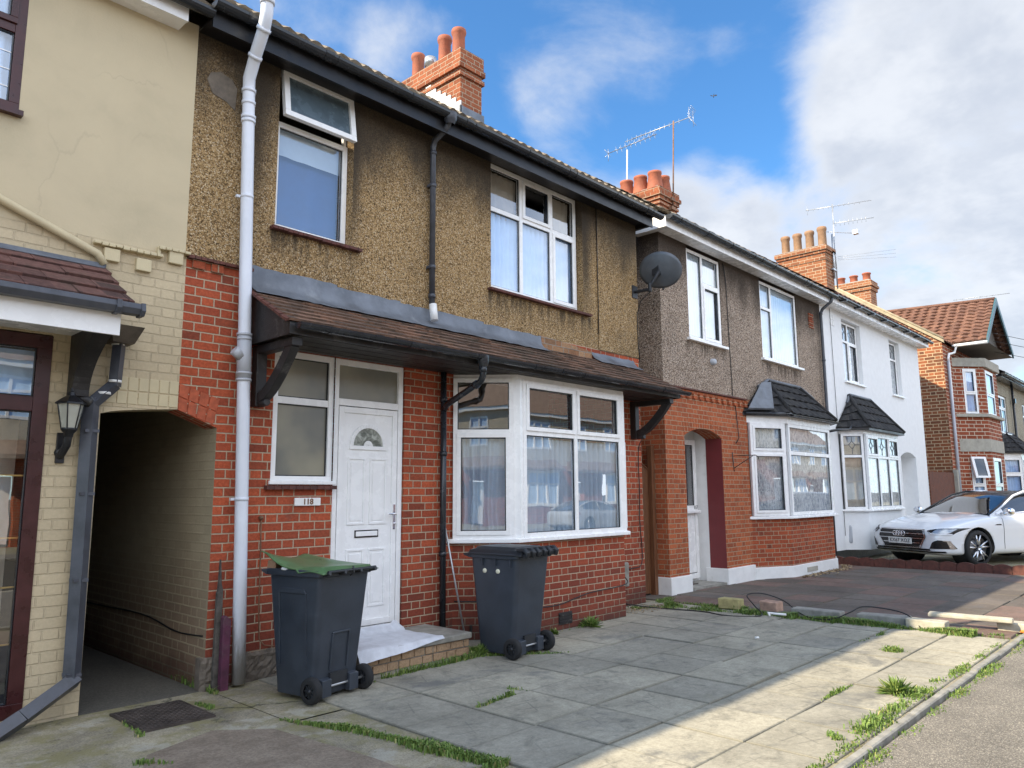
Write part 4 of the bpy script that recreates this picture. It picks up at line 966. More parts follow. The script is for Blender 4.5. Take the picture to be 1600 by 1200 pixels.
# ================================================================== LEFT HOUSE
HL = thing('rendered_house', 'cream rendered house at the left edge with mahogany door frame and small tiled porch roof', 'house', (0, 6.4, 0))
mb = MB(); wall(mb, ALONG, -18, 2.64, 3.66, 5.86, [(-.6, 1.32, 4.50, 5.6, .06)])
mb.box(2.30, 2.62, 6.392, 6.41, 3.72, 3.78) if False else None
mb.quad((2.64, 14, 0), (-18, 14, 0), (-18, 14, 5.9), (2.64, 14, 5.9)); mb.quad((-18, 14, 0), (-18, 6.4, 0), (-18, 6.4, 5.86), (-18, 14, 5.86))
mb.build('rendered_wall', 'cream_render', HL)
mb = MB(); wall(mb, ALONG, -18, 2.05, -.05, 3.42, [(-.9, 1.68, .05, 2.82, .08)])
n = 8
for i in range(n):
    x0, x1 = 2.05+.6*i/n, 2.05+.6*(i+1)/n; za, zb = 2.25+.078*(i/n)**.6, 2.25+.078*((i+1)/n)**.6
    mb.quad((x0, 6.4, za), (x1, 6.4, zb), (x1, 6.4, 3.66), (x0, 6.4, 3.66)); mb.quad((x0, 6.4, za), (x0, 6.62, za), (x1, 6.62, zb), (x1, 6.4, zb))
mb.quad((-18, 6.4, 3.42), (2.05, 6.4, 3.42), (2.05, 6.4, 3.66), (-18, 6.4, 3.66))
mb.build('painted_brick_wall', 'cream_brick', HL); mb = MB()
# passage walls (painted brick), colours darkened for tunnel shade; left one to cut bounce
mb.quad((3.0, 6.4, -.05), (3.0, 6.62, -.05), (3.0, 6.62, 2.19), (3.0, 6.4, 2.19)); mb.quad((3.0, 6.62, -.05), (3.0, 12, -.05), (3.0, 12, 2.95), (3.0, 6.62, 2.95)); mb.build('passage_wall', 'shaded_passage_brick', HL); mb = MB(); mb.quad((2.05, 12, -.05), (2.05, 6.4, -.05), (2.05, 6.4, 2.25), (2.05, 12, 2.25)); mb.quad((2.05, 12, 2.25), (2.05, 6.62, 2.25), (2.05, 6.62, 2.95), (2.05, 12, 2.95)); mb.build('passage_wall', 'dark_room', HL)
mb = MB(); mb.quad((2.05, 12, -.05), (3.0, 12, -.05), (3.0, 12, 2.95), (2.05, 12, 2.95)); mb.quad((2.05, 6.62, 2.95), (3.0, 6.62, 2.95), (3.0, 12, 2.95), (2.05, 12, 2.95)); mb.quad((2.05, 6.62, 2.2), (3.0, 6.62, 2.2), (3.0, 6.62, 2.95), (2.05, 6.62, 2.95)) if False else None; mb.build('passage_back_wall', 'dark_room', HL)  # near-black back and ceiling, tunnel darkness put into the colour
mb = MB()
for i in range(3): mb.box(2.05-.06+i*.0, 2.05+.0, 6.4, 6.4, 0, 0) if False else None
for (x0, z) in ((1.98, 3.53), (2.23, 3.50), (2.49, 3.62)): mb.box(x0, x0+.12, 6.36, 6.405, z-.045, z+.06)
for (xa, xb, z) in ((1.90, 2.42, 3.60), (2.40, 2.655, 3.675)):
    x = xa
    while x < xb-.02: mb.box(x, x+.05, 6.345, 6.41, z+random.uniform(-.004, .004), z+.028); x += .054
mb.box(2.395, 2.42, 6.365, 6.41, 3.60, 3.70); mb.build('string_course', 'cream_paint', HL, bevel=.006)
# soldier course over the passage
mb = MB()
for i in range(7):
    mb.box(2.08+i*.082, 2.08+i*.082+.074, 6.394, 6.41, 2.34+.0, 2.44) ; mb.box(2.08+i*.082, 2.08+i*.082+.074, 6.394, 6.41, 2.45, 2.56)
mb.build('arch_bricks', 'cream_paint', HL, bevel=.004)
# porch roof
mb = MB(); PZ0, PZ1, PY = 2.985, 3.42, 5.70; L = math.hypot(6.4-PY, PZ1-PZ0); sy, sz = (6.4-PY)/L, (PZ1-PZ0)/L; nr = 4
for j in range(nr):
    x = -2.0+(.165 if j % 2 else 0)
    while x < 2.0:
        x0, x1 = x, min(x+.327, 2.0); x += .33; lift = random.uniform(0, .008)
        if x1 <= x0: continue
        q = lambda x, g_, h: (x, PY+sy*g_-sz*h, PZ0+sz*g_+sy*h); g0, g1 = L*j/nr+random.uniform(-.006, .006), L*(j+1)/nr+.04
        mb.hexa([q(x0, g0, .0+lift), q(x1, g0, .0+lift), q(x1, g1, -.01), q(x0, g1, -.01), q(x0, g0, .032+lift), q(x1, g0, .032+lift), q(x1, g1, .01), q(x0, g1, .01)])
mb.build('porch_roof', 'brown_tiles', HL, bevel=.006)
mb = MB(); mb.box(-2, 2.0, 6.36, 6.39, 3.42, 3.45); mb.box(-2, 1.98, 6.33, 6.362, 3.405, 3.42); mb.build('flashing', 'lead', HL)
mb = MB(); mb.box(-2, 1.93, 5.745, 5.77, 2.76, 2.95); mb.box(-2, 1.93, 5.77, 6.39, 2.835, 2.85); mb.build('porch_fascia', 'white_pvc', HL)
mb = MB(); mb.prism([(-2, 5.64, 2.995), (-2, 5.63, 2.955), (-2, 5.655, 2.915), (-2, 5.735, 2.915), (-2, 5.745, 2.995)], (4.04, 0, 0))
for x in (1.1, 1.86): mb.prism([(x, 5.62, 3.0), (x, 5.62, 2.94), (x, 5.65, 2.905), (x, 5.735, 2.905), (x, 5.744, 3.0)], (.035, 0, 0))
mb.prism([(2.03, 5.63, 3.0), (2.03, 5.62, 2.94), (2.03, 5.65, 2.905), (2.03, 5.74, 2.905), (2.03, 5.75, 3.0)], (.03, 0, 0)); mb.build('porch_gutter', 'slate_pipe', HL, bevel=.004)
mb = MB(); n = 10; P_ = [(6.395, 2.36)]+[(6.28-.50*(i/n)**2.2, 2.36+.47*(i/n)) for i in range(n+1)]+[(5.78, 2.845), (6.395, 2.845)]
mb.prism([(1.80, y, z) for y, z in P_], (.12, 0, 0)); mb.tube([(1.86, 6.33, 2.36), (1.95, 6.30, 2.31)], .04, 8); mb.build('porch_bracket', 'black_timber', HL)
mb = MB(); mb.hexa([(2.04, 6.20, 2.80), (2.20, 6.20, 2.80), (2.20, 6.36, 2.80), (2.04, 6.36, 2.80), (2.0, 6.14, 2.93), (2.25, 6.14, 2.93), (2.25, 6.37, 2.93), (2.0, 6.37, 2.93)]); mb.build('rain_hopper', 'hopper_metal', HL)
mb = MB()
def sq(mb, pts, r):
    for a, b in zip(pts[:-1], pts[1:]): mb.tube([a, b], r, 4, smooth=False)
sq(mb, [(2.12, 6.30, 2.82), (2.11, 6.31, 2.46)], .05); sq(mb, [(2.115, 6.31, 2.48), (1.965, 6.32, 2.32)], .05); sq(mb, [(1.955, 6.33, 2.36), (1.965, 6.33, .26)], .062); sq(mb, [(1.99, 6.32, .27), (1.62, 6.16, .10), (1.40, 6.1, .0)], .062)
for z in (2.1, 1.62, .98, .30): mb.box(1.915, 2.015, 6.28, 6.39, z-.012, z+.012)
mb.build('downpipe', 'slate_pipe', HL)
for p in ((2.115, 6.31, 2.80), (2.11, 6.31, 2.50), (2.04, 6.315, 2.40), (1.97, 6.33, 2.335), (1.97, 6.33, .28)): mb = MB(); collar(mb, p, .048, .02); mb.build('sealant', 'white_paint', HL)
mb = MB(); mb.tube([(.4, 6.36, 4.28), (1.25, 6.36, 3.78), (1.93, 6.36, 3.52), (1.985, 6.36, 3.44)], .032, 12); mb.build('overflow_pipe', 'cream_paint', HL)
# upstairs window and eaves
window(HL, ALONG, -.6, 1.32, 4.50, 5.62, [(0, .5, 0, .6), (.5, 1, 0, .6), (0, .5, .6, 1), (.5, 1, .6, 1)], depth=.0, fw=.07, sash=(3,), fmat='mahogany_pvc', curt='curtain', name='window')
mb = MB(); mb.fbox(ALONG, -.62, 1.34, 4.46, 4.50, -.02, .06); mb.build('window_sill', 'mahogany_pvc', HL)
mb = MB()
for z in (4.69, 4.83, 4.97): mb.fbox(ALONG, -.5, 1.25, z, z+.008, -.030, -.026)
mb.build('glazing_bars', 'white_pvc', HL)
mb = MB(); mb.box(-18, 2.46, 6.22, 6.4, 5.73, 5.75); mb.box(-18, 2.46, 6.195, 6.22, 5.72, 5.86); mb.box(2.435, 2.46, 6.22, 6.4, 5.75, 5.86); mb.build('fascia', 'white_pvc', HL)
mb = MB(); gutter(mb, -18, 2.64, 6.12, 5.865, .062, seam=2.5); mb.build('gutter', 'black_gutter', HL)
mb = MB(); tile_roof(mb, -18, 2.63, 6.11, 5.90, 10, 8.75, dx=.15); mb.quad((-18, 10, 8.75), (2.64, 10, 8.75), (2.64, 14.2, 5.8), (-18, 14.2, 5.8)); mb.build('roof', 'roof_tiles', HL)
mb = MB(); mb.add([(2.645, 6.6, 2.5), (2.645, 14, 2.5), (2.645, 14, 5.8), (2.645, 10, 8.7), (2.645, 6.6, 6.1)], [(0, 1, 2, 3, 4)]); mb.build('party_wall', 'dark_render', HL)
mb = MB(); mb.add([(-18, 6.4, 5.8), (-18, 14, 5.8), (-18, 10, 8.7)], [(0, 1, 2)]); mb.build('end_gable', 'cream_render', HL)
# mahogany door set
wd = window(HL, ALONG, -.9, 1.68, .05, 2.81, [(0, .75, .81, 1), (.75, 1, .81, 1), (0, .75, 0, .81), (.75, 1, 0, .81)], depth=-.01, fw=.10, fmat='mahogany_pvc', curt=None, name='door_frame', sash=())
curtain(wd, ALONG, .9, 1.6, 2.32, 2.7, -.10, 'curtain'); curtain(wd, ALONG, -.8, 1.62, .3, 2.2, -.45, 'beige_curtain', .03, .3)
mb = MB()
for z in (.95, 1.30, 1.75, .55): mb.fbox(ALONG, 1.08, 1.60, z, z+.012, -.052, -.046)
mb.build('brass_bars', 'brass', wd)

mb = MB(); mb.tube(smooth([(2.992, 6.45, .42), (2.992, 7.0, .40), (2.992, 7.8, .47), (2.992, 9.5, .44), (2.992, 11.8, .5)]), .007, 6); mb.build('passage_cable', 'cable', HL)
# wall lantern
LM = thing('wall_lantern', 'black carriage lantern fixed to the cream painted brick beside the mahogany door frame', 'lamp', (1.80, 6.3, 2.0))
mb = MB(); mb.lathe((1.80, 6.27, 2.30), [(.0, .115), (.012, .11), (.012, .09), (.022, .08), (.028, .055), (.06, .035), (.105, .0), (.11, -.012), (.09, -.012)], 6, smooth=False); mb.build('lantern_top', 'black_paint', LM)
mb = MB(); mb.lathe((1.80, 6.27, 2.10), [(.052, 0), (.088, .19)], 6, smooth=False); mb.build('lantern_glass', 'bulb_glass', LM)
mb = MB()
for k in range(6):
    a = k*math.pi/3; mb.tube([(1.80+.053*math.cos(a), 6.27+.053*math.sin(a), 2.10), (1.80+.09*math.cos(a), 6.27+.09*math.sin(a), 2.29)], .006, 5)
mb.lathe((1.80, 6.27, 2.04), [(0, 0), (.03, .0), (.035, .03), (.058, .055), (.058, .07), (0, .07)], 10); mb.tube([(1.80, 6.27, 2.05), (1.80, 6.30, 1.98), (1.79, 6.35, 1.93), (1.785, 6.385, 1.90)], [.028, .03, .03, .03], 8)
mb.lathe((1.785, 6.395, 1.93), [(0, -.03), (.03, -.025), (.04, 0)], 10, 'y'); mb.box(1.755, 1.815, 6.375, 6.398, 1.85, 2.08); mb.build('lantern_bracket', 'black_paint', LM, bevel=.004)

# purple post and rotten stake
mb = MB(); mb.prism([(3.07, 6.24, -.02), (3.14, 6.24, -.02), (3.14, 6.24, .56), (3.09, 6.24, .60), (3.07, 6.24, .58)], (0, .06, 0)); mb.build('wooden_post', 'purple_timber', bevel=.006, thing=('stub of purple painted timber standing beside the foot of the white soil pipe', 'post'))
mb = MB(); mb.prism([(3.04, 6.32, -.02), (3.10, 6.32, -.02), (3.095, 6.32, .80), (3.08, 6.32, .85), (3.065, 6.32, 1.06), (3.055, 6.32, .80), (3.045, 6.32, .78)], (0, .04, 0)); mb.build('wooden_stake', 'rotten_timber', bevel=.004, thing=('weathered grey splintered stake behind the purple post', 'stake'))
mb = MB(); mb.tube([(5.64, 6.36, 1.28), (5.80, 6.18, .02)], .010, 8); mb.build('metal_rod', 'galvanised', thing=('thin grey metal rod leaning against the brick behind the black downpipe', 'rod'))
# sheet on step
mb = MB(); nx, ny = 40, 24; vs = []
for j in range(ny+1):
    for i in range(nx+1):
        u_, v_ = i/nx, j/ny; x = 4.02+(1.02-.10*v_)*u_+.06*v_; y = 5.64+.72*v_+.05*(u_-.5)
        z = .236+.004*math.sin(9*u_+3*v_)+.003*math.sin(17*v_-5*u_)+.002*random.random()+max(0, v_-.85)*.45*(1-abs(u_-.8))
        if y < 5.68: z -= (5.68-y)*1.6
        if x > 4.95 and v_ > .8: z += .03
        vs.append((x, y, z))
mb.add(vs, [(j*(nx+1)+i, j*(nx+1)+i+1, (j+1)*(nx+1)+i+1, (j+1)*(nx+1)+i) for j in range(ny) for i in range(nx)], True); mb.build('cloth_mat', 'sheet', thing=('crumpled pale grey sheet laid on the doorstep as a mat', 'mat'))
# manhole cover
mb = MB(); c4 = [(2.22, 6.22), (2.66, 6.14), (2.74, 5.56), (2.20, 5.56)]
mb.box(2.20, 2.72, 5.58, 6.20, -.012, .004)
for i in range(17):
    for j in range(20):
        a = 1 if (i+j) % 2 else -1; x, y = 2.225+i*.0285, 5.605+j*.0298; mb.hexa([(x-.008, y-.004*a-.003, .004), (x+.008, y+.004*a-.003, .004), (x+.008, y+.004*a+.003, .004), (x-.008, y-.004*a+.003, .004), (x-.007, y-.004*a-.002, .008), (x+.007, y+.004*a-.002, .008), (x+.007, y+.004*a+.002, .008), (x-.007, y-.004*a+.002, .008)])
mb.build('manhole_cover', 'iron_cover', thing=('square rusty iron manhole cover in the concrete by the passage', 'manhole cover'))

# ================================================================== BINS
def rrect(hx, y0, y1, r=.04, n=4):
    pts = []
    for cx, cy, a0 in ((hx-r, y0+r, -90), (hx-r, y1-r, 0), (-hx+r, y1-r, 90), (-hx+r, y0+r, 180)):
        for i in range(n+1): a = R(a0+90*i/n); pts.append((cx+r*math.cos(a), cy+r*math.sin(a)))
    return pts
def loft(mb, secs, cap=(True, True), smooth=True):
    """secs: list of (points2d, z)"""
    n = len(secs[0][0]); vs = [(p[0], p[1], z) for s_, z in secs for p in s_]; fs = []
    for i in range(len(secs)-1):
        for k in range(n): fs.append((i*n+k, i*n+(k+1) % n, (i+1)*n+(k+1) % n, (i+1)*n+k))
    mb.add(vs, fs, smooth); o = len(mb.v)-len(vs)
    if cap[0]: mb.f.append([o+k for k in range(n)][::-1]); mb.m.append(mb.cm); mb.r.append(0)
    if cap[1]: mb.f.append([o+(len(secs)-1)*n+k for k in range(n)]); mb.m.append(mb.cm); mb.r.append(0)
    return mb
def wheelie_bin(label, loc, rot, openlid):
    t = thing('wheelie_bin', label, 'bin', (0, 0, 0), 'wheelie bins')
    mb = MB(); zs = [.03, .10, .30, .60, .93, .985]; S = []
    for z in zs: k = z/.985; S.append((rrect(.235+.045*k, -.22-.10*k, .21+.09*k, .05), z))
    loft(mb, S, (True, False)); S2 = [([(p[0]*.94, p[1]*.94) for p in s_], z) for s_, z in S]
    loft(mb, [S2[-1], S2[2], S2[1]], (False, True))
    # rim
    n = len(S[-1][0]); o_ = rrect(.30, -.335, .325, .05); i_ = [(p[0]*.9, p[1]*.9) for p in o_]
    vs = [(*p, .955) for p in o_]+[(*p, 1.005) for p in o_]+[(*p, 1.01) for p in i_]+[(p[0]*.98, p[1]*.98, .955) for p in S[-1][0]]; N = len(o_)
    fs = []
    for k in range(N): k2 = (k+1) % N; fs += [(k, k2, N+k2, N+k), (N+k, N+k2, 2*N+k2, 2*N+k), (3*N+k, 3*N+k2, k2, k)]
    mb.add(vs, fs, True)
    # front lip
    mb.hexa([(-.30, .30, .955), (.30, .30, .955), (.27, .40, .975), (-.27, .40, .975), (-.30, .30, 1.0), (.30, .30, 1.0), (.27, .40, .992), (-.27, .40, .992)])
    body = mb.build('bin_body', 'bin_plastic', t, bevel=.006)
    mb = MB()   # raised mouldings on the back and sides
    f_ = lambda x, z, q: (x, -(.22+.10*z/.985)-q, z)
    if openlid:
        for bx in ((-.10, -.085, .22, .50), (.085, .10, .22, .50), (-.10, .10, .50, .515)): mb.prism([f_(bx[0], bx[2], -.01), f_(bx[1], bx[2], -.01), f_(bx[1], bx[3], -.01), f_(bx[0], bx[3], -.01)], (0, -.022, 0))
        for sx in (-1, 1):
            q = lambda y, z: (sx*(.235+.045*z/.985), y, z)
            for y0, y1 in ((-.16, -.145), (.15, .165)): mb.prism([q(y0, .25), q(y1, .25), q(y1, .82), q(y0, .82)], (sx*.010, 0, 0))
            mb.prism([q(-.16, .82), q(.165, .82), q(.14, .86), q(-.13, .86)], (sx*.010, 0, 0))
    else:
        for sx in (-1, 1):
            q = lambda y, z: (sx*(.235+.045*z/.985), y, z)
            for y0 in (-.05, .12, -.24): mb.prism([q(y0, .88), q(y0+.014, .88), q(y0+.014, .96), q(y0, .96)], (sx*.02, 0, 0)); mb.build('rib', 'bin_plastic', body); mb = MB()
    if mb.v: mb.build('moulding', 'bin_plastic', body, bevel=.004); mb = MB()
    mb.hexa([(-.20, -.285, .03), (-.10, -.285, .03), (-.10, -.20, .03), (-.20, -.20, .03), (-.20, -.285, .16), (-.10, -.285, .16), (-.10, -.22, .17), (-.20, -.22, .17)])
    mb.build('axle_housing', 'bin_plastic', body, bevel=.004); mb = MB()
    mb.hexa([(.10, -.285, .03), (.20, -.285, .03), (.20, -.20, .03), (.10, -.20, .03), (.10, -.285, .16), (.20, -.285, .16), (.20, -.22, .17), (.10, -.22, .17)])
    mb.build('axle_housing', 'bin_plastic', body, bevel=.004)
    mb = MB(); mb.box(-.095, .095, -.262, -.20, .09, .20); mb.build('axle_recess', 'bin_black', body)
    mb = MB(); mb.tube([(-.30, -.255, .10), (.30, -.255, .10)], .011, 8); mb.build('axle', 'galvanised', t)
    for sx in (-1, 1):
        mb = MB(); mb.lathe((sx*.285, -.255, .102), [(.055, -.030), (.085, -.032), (.098, -.024), (.102, -.01), (.102, .01), (.098, .024), (.085, .032), (.055, .030)], 28, 'x')
        w = mb.build('wheel', 'rubber', t)
        mb = MB(); mb.lathe((sx*.285, -.255, .102), [(.056, -.012), (0, -.012)], 20, 'x'); mb.lathe((sx*.285, -.255, .102), [(0, .012), (.056, .012)], 20, 'x'); mb.lathe((sx*.285, -.255, .102), [(0, -.030), (.018, -.028), (.018, .028), (0, .030)], 12, 'x')
        for k in range(8):
            a = k*math.pi/4; c, s_ = math.cos(a), math.sin(a); mb.prism([(sx*.285-.022, -.255+c*.015-s_*.005, .102+s_*.015+c*.005), (sx*.285-.022, -.255+c*.015+s_*.005, .102+s_*.015-c*.005), (sx*.285-.022, -.255+c*.056+s_*.005, .102+s_*.056-c*.005), (sx*.285-.022, -.255+c*.056-s_*.005, .102+s_*.056+c*.005)], (.044, 0, 0))
        mb.build('wheel_hub', 'bin_black', w)
    # lid
    mb = MB(); nx, ny = 26, 26; vs = []
    for j in range(ny+1):
        for i in range(nx+1):
            u_, v_ = i/nx, j/ny; x = -.315+.63*u_; y = -.375+.735*v_
            if openlid:
                z = 1.012+.012*v_+.055*math.exp(-((u_-.78)/.16)**2)*v_**2+.045*v_*(1-u_)**2+.018*math.sin(7*v_+3*u_)*(1-u_)
                z += .022*math.exp(-((u_-.02)/.12)**2)*math.exp(-((v_-.93)/.12)**2)-.035*math.exp(-((u_-.0)/.14)**2)*math.exp(-((v_-.45)/.25)**2)
                z += .04*max(0, v_-.35)*max(0, 1-u_*1.3)*1.6
                if 1-u_ < .04 or v_ < .04 or (u_ < .04 and v_ < .4): z -= .03
            else:
                z = 1.02+.022*(1-(2*u_-1)**4)*(1-(2*v_-1)**6)+(.022 if .18 < v_ < .85 and .12 < u_ < .88 else 0)
                if min(u_, 1-u_, 1-v_) < .04: z -= .03
            vs.append((x, y, z))
    fs = [(j*(nx+1)+i, j*(nx+1)+i+1, (j+1)*(nx+1)+i+1, (j+1)*(nx+1)+i) for j in range(ny) for i in range(nx)]
    mb.add(vs, fs, True); lid = mb.build('lid', 'green_plastic' if openlid else 'bin_black', t)
    so = lid.modifiers.new('s', 'SOLIDIFY'); so.thickness = .008; so.offset = 1
    if openlid: lid['label'] = 'buckled green lid not quite shut'
    mb = MB(); mb.tube([(-.27, -.385, 1.0), (.27, -.385, 1.0)], .013, 8)
    if openlid: mb.tube([(0, -.39, 1.03), (0, -.40, .98), (0, -.36, .955)], .009, 8)
    for x in (-.26, -.09, .09, .26): mb.tube([(x, -.32, .975), (x, -.40, .99 if openlid else 1.0)], .016, 8)
    if not openlid:
        for x in (-.2, 0, .2): mb.tube([(x-.06, -.30, 1.045), (x-.06, -.39, 1.05), (x-.06, -.425, 1.02), (x-.06, -.41, .975)], [.02, .026, .03, .02], 8); mb.tube([(x+.05, -.30, 1.045), (x+.05, -.39, 1.05), (x+.05, -.425, 1.02), (x+.05, -.41, .975)], [.02, .026, .03, .02], 8); mb.hexa([(x-.06, -.41, .985), (x+.05, -.41, .985), (x+.05, -.30, .99), (x-.06, -.30, .99), (x-.06, -.425, 1.04), (x+.05, -.425, 1.04), (x+.05, -.30, 1.055), (x-.06, -.30, 1.055)])
    mb.build('handle', 'bin_black', t, bevel=.004)
    if openlid:
        mb = MB(); mb.hexa([(-.28, .22, .98), (-.12, .26, .98), (-.16, .34, .99), (-.29, .31, .99), (-.285, .2, 1.075), (-.16, .24, 1.07), (-.18, .33, 1.06), (-.29, .30, 1.07)])
        c = mb.build('cardboard_box', 'card', thing=('crumpled corner of brown cardboard poking from under the green bin lid', 'cardboard'), bevel=.01)
        mb = MB(); mb.lathe((-.262, .09, 1.0), [(.045, 0), (.052, .012), (.04, .026), (0, .032)], 12); b2 = mb.build('plastic_bag', 'white_bag', thing=('white plastic bag bulging out below the green bin lid', 'bag'))
        m4 = Matrix.Translation(loc) @ Matrix.Rotation(R(rot), 4, 'Z')
        for o in (c, b2): o.matrix_world = m4 @ Matrix.Translation(o.location)
    else:
        mb = MB()
        for y in (-.065, .105):
            z = .83; mb.lathe((-(.235+.045*z/.985)-.004, y, z), [(0, -.008), (.022, -.006), (.024, .004)], 16, 'x')
        mb.build('sticker', 'sticker', body)
    t.location = loc; t.rotation_euler = (0, 0, R(rot)); return t
wheelie_bin('dark wheelie bin with a buckled green lid and rubbish poking out, left of the doorstep', (3.57, 5.60, 0), 11, True)
wheelie_bin('dark wheelie bin with a shut black lid and two pale stickers, below the bay window', (5.78, 5.50, 0), 6, False)

# ================================================================== SATELLITE DISH
def dish():
    t = thing('satellite_dish', 'dark grey satellite dish bolted to the right end of the pebbledash wall', 'satellite dish', (9.62, 6.38, 4.7))
    # dish centre
    C = Vector((9.76, 6.02, 5.02)); nrm = (Vector((.86, .22, .46))).normalized(); up = Vector((0, 0, 1)); a = nrm.cross(up).normalized(); b = a.cross(nrm)*1; 
    mb = MB(); n = 28; rings = 7; vs = [C-nrm*.06]; fs = []
    for i in range(1, rings+1):
        k = i/rings
        for j in range(n): th = 2*math.pi*j/n; vs.append(C+a*math.cos(th)*.34*k+b*math.sin(th)*.29*k+nrm*(-.06+.06*k*k))
    for j in range(n): fs.append((0, 1+j, 1+(j+1) % n))
    for i in range(rings-1):
        for j in range(n): fs.append((1+i*n+j, 1+(i+1)*n+j, 1+(i+1)*n+(j+1) % n, 1+i*n+(j+1) % n))
    mb.add(vs, fs, True); d = mb.build('reflector', 'dish_grey', t); so = d.modifiers.new('s', 'SOLIDIFY'); so.thickness = .012
    mb = MB(); mb.box(9.50, 9.64, 6.37, 6.40, 4.60, 4.80); mb.tube([(9.57, 6.38, 4.70), (9.60, 6.12, 4.70)], .026, 8); mb.tube([(9.60, 6.12, 4.66), (9.60, 6.12, 4.80)], .03, 8); mb.tube([(9.60, 6.12, 4.74), C-nrm*.075], .03, 8); mb.hexa([C+Vector(p) for p in ((-.09, -.02, -.09), (.03, -.02, -.09), (.03, .1, -.09), (-.09, .1, -.09), (-.09, -.02, .07), (.03, -.02, .07), (.03, .1, .07), (-.09, .1, .07))]); mb.build('mount', 'bin_black', t, bevel=.004)
    mb = MB(); base = C-b*.30; tip = C+nrm*.34-b*.22; mb.tube([base-nrm*.05, tip], .014, 8); mb.tube([tip-b*.02, tip+b*.06], .028, 10); mb.tube([tip+b*.03, tip+b*.05-nrm*.09], .03, 10); mb.build('feed_arm', 'bin_black', t)
    mb = MB(); mb.tube([(9.60, 6.12, 4.66), (9.61, 6.3, 4.55), (9.615, 6.375, 4.35), (9.62, 6.376, 3.9), (9.64, 6.37, 3.62)], .007, 6); mb.build('cable', 'cable', t)
dish()

# ================================================================== AERIALS
def yagi(mb, a, b, n, el, up, refl=True, r=.009, ell=None):
    a, b = Vector(a), Vector(b); d = (b-a); L = d.length; d.normalize(); up = Vector(up).normalized(); s = d.cross(up).normalized()
    mb.tube([a, b], r, 6)
    for i in range(n):
        p = a+d*(L*(i+.5)/n*.86); mb.tube([p-el*s if ell is None else p-el*up, p+el*s if ell is None else p+el*up], r*.5, 5)
    if refl:
        for sg in (-1, 1):
            for k in range(5): q = b-d*.02+up*(sg*(.03+.035*k))+d*(.02*k); mb.tube([q-s*.14, q+s*.14], r*.5, 5)
        for sg in (-1, 1): mb.tube([b+up*.0+s*sg*.12-up*.18, b+s*sg*.12+up*.18], r*.5, 5)
t = thing('rooftop_aerial', 'long television aerial with mesh reflector on a rusty mast before the second chimney', 'aerial', (13.45, 7.95, 7.6))
mb = MB(); mb.tube([(13.45, 7.93, 7.55), (13.72, 8.0, 9.70)], .016, 8); mb.box(13.36, 13.5, 7.9, 7.99, 7.55, 7.62); mb.box(13.36, 13.5, 7.9, 7.99, 7.75, 7.82); mb.build('mast', 'rusty_steel', t)
mb = MB(); yagi(mb, (13.62, 9.0, 9.60), (13.82, 7.62, 9.70), 9, .0, (0, 0, 1), True); mb2 = MB(); yagi(mb, (13.6, 9.2, 9.58), (13.82, 7.62, 9.70), 12, .07, (.2, .1, 1), False, ell=1); mb.build('boom', 'galvanised', t)
t = thing('rooftop_aerial', 'television aerial with short spiky elements on the white mast behind the second chimney', 'aerial', (13.45, 9.1, 7.8))
mb = MB(); mb.tube([(13.3, 9.0, 7.9), (13.45, 9.05, 9.28)], .017, 8); mb.build('mast', 'white_paint', t)
mb = MB(); yagi(mb, (13.5, 8.3, 9.42), (13.5, 9.62, 9.40), 9, .11, (.2, .35, 1), False, ell=1); yagi(mb, (13.5, 8.3, 9.42), (13.5, 9.62, 9.40), 9, .06, (0, .3, 1), False)
for a in range(5): q = R(72*a); mb.tube([(13.5, 9.60, 9.38), (13.5+.12*math.cos(q), 9.64, 9.38+.16*math.sin(q))], .006, 5)
mb.build('boom', 'galvanised', t)
t = thing('rooftop_aerial', 'tall mast with stacked horizontal aerials strapped to the four-pot chimney', 'aerial', (22.95, 7.9, 7.8))
mb = MB(); mb.tube([(22.85, 7.93, 7.7), (22.95, 7.95, 10.42)], .022, 8); mb.tube([(22.72, 7.95, 8.0), (22.76, 7.95, 9.4)], .03, 6); mb.box(22.6, 22.95, 7.92, 7.99, 8.25, 8.3); mb.box(22.6, 22.95, 7.92, 7.99, 8.8, 8.85); mb.build('mast', 'galvanised', t)
mb = MB(); yagi(mb, (22.75, 8.7, 10.36), (23.4, 6.94, 10.40), 11, .05, (0, 0, 1), False, ell=1, r=.011); yagi(mb, (22.75, 8.7, 10.36), (22.79, 8.6, 10.36), 1, .16, (0, 0, 1), False, ell=1); yagi(mb, (22.9, 7.93, 9.78), (23.35, 6.9, 9.82), 8, .10, (0, 0, 1), False, ell=1, r=.011)
yagi(mb, (22.7, 8.1, 9.50), (23.1, 7.45, 9.40), 3, .05, (0, 0, 1), False); mb.box(23.05, 23.2, 7.3, 7.45, 9.36, 9.48)
for k in range(3): mb.tube([(22.95, 7.9, 8.72-.05*k), (24.2, 6.6, 8.95-.12*k)], .004, 4)
mb.build('boom', 'galvanised', t)

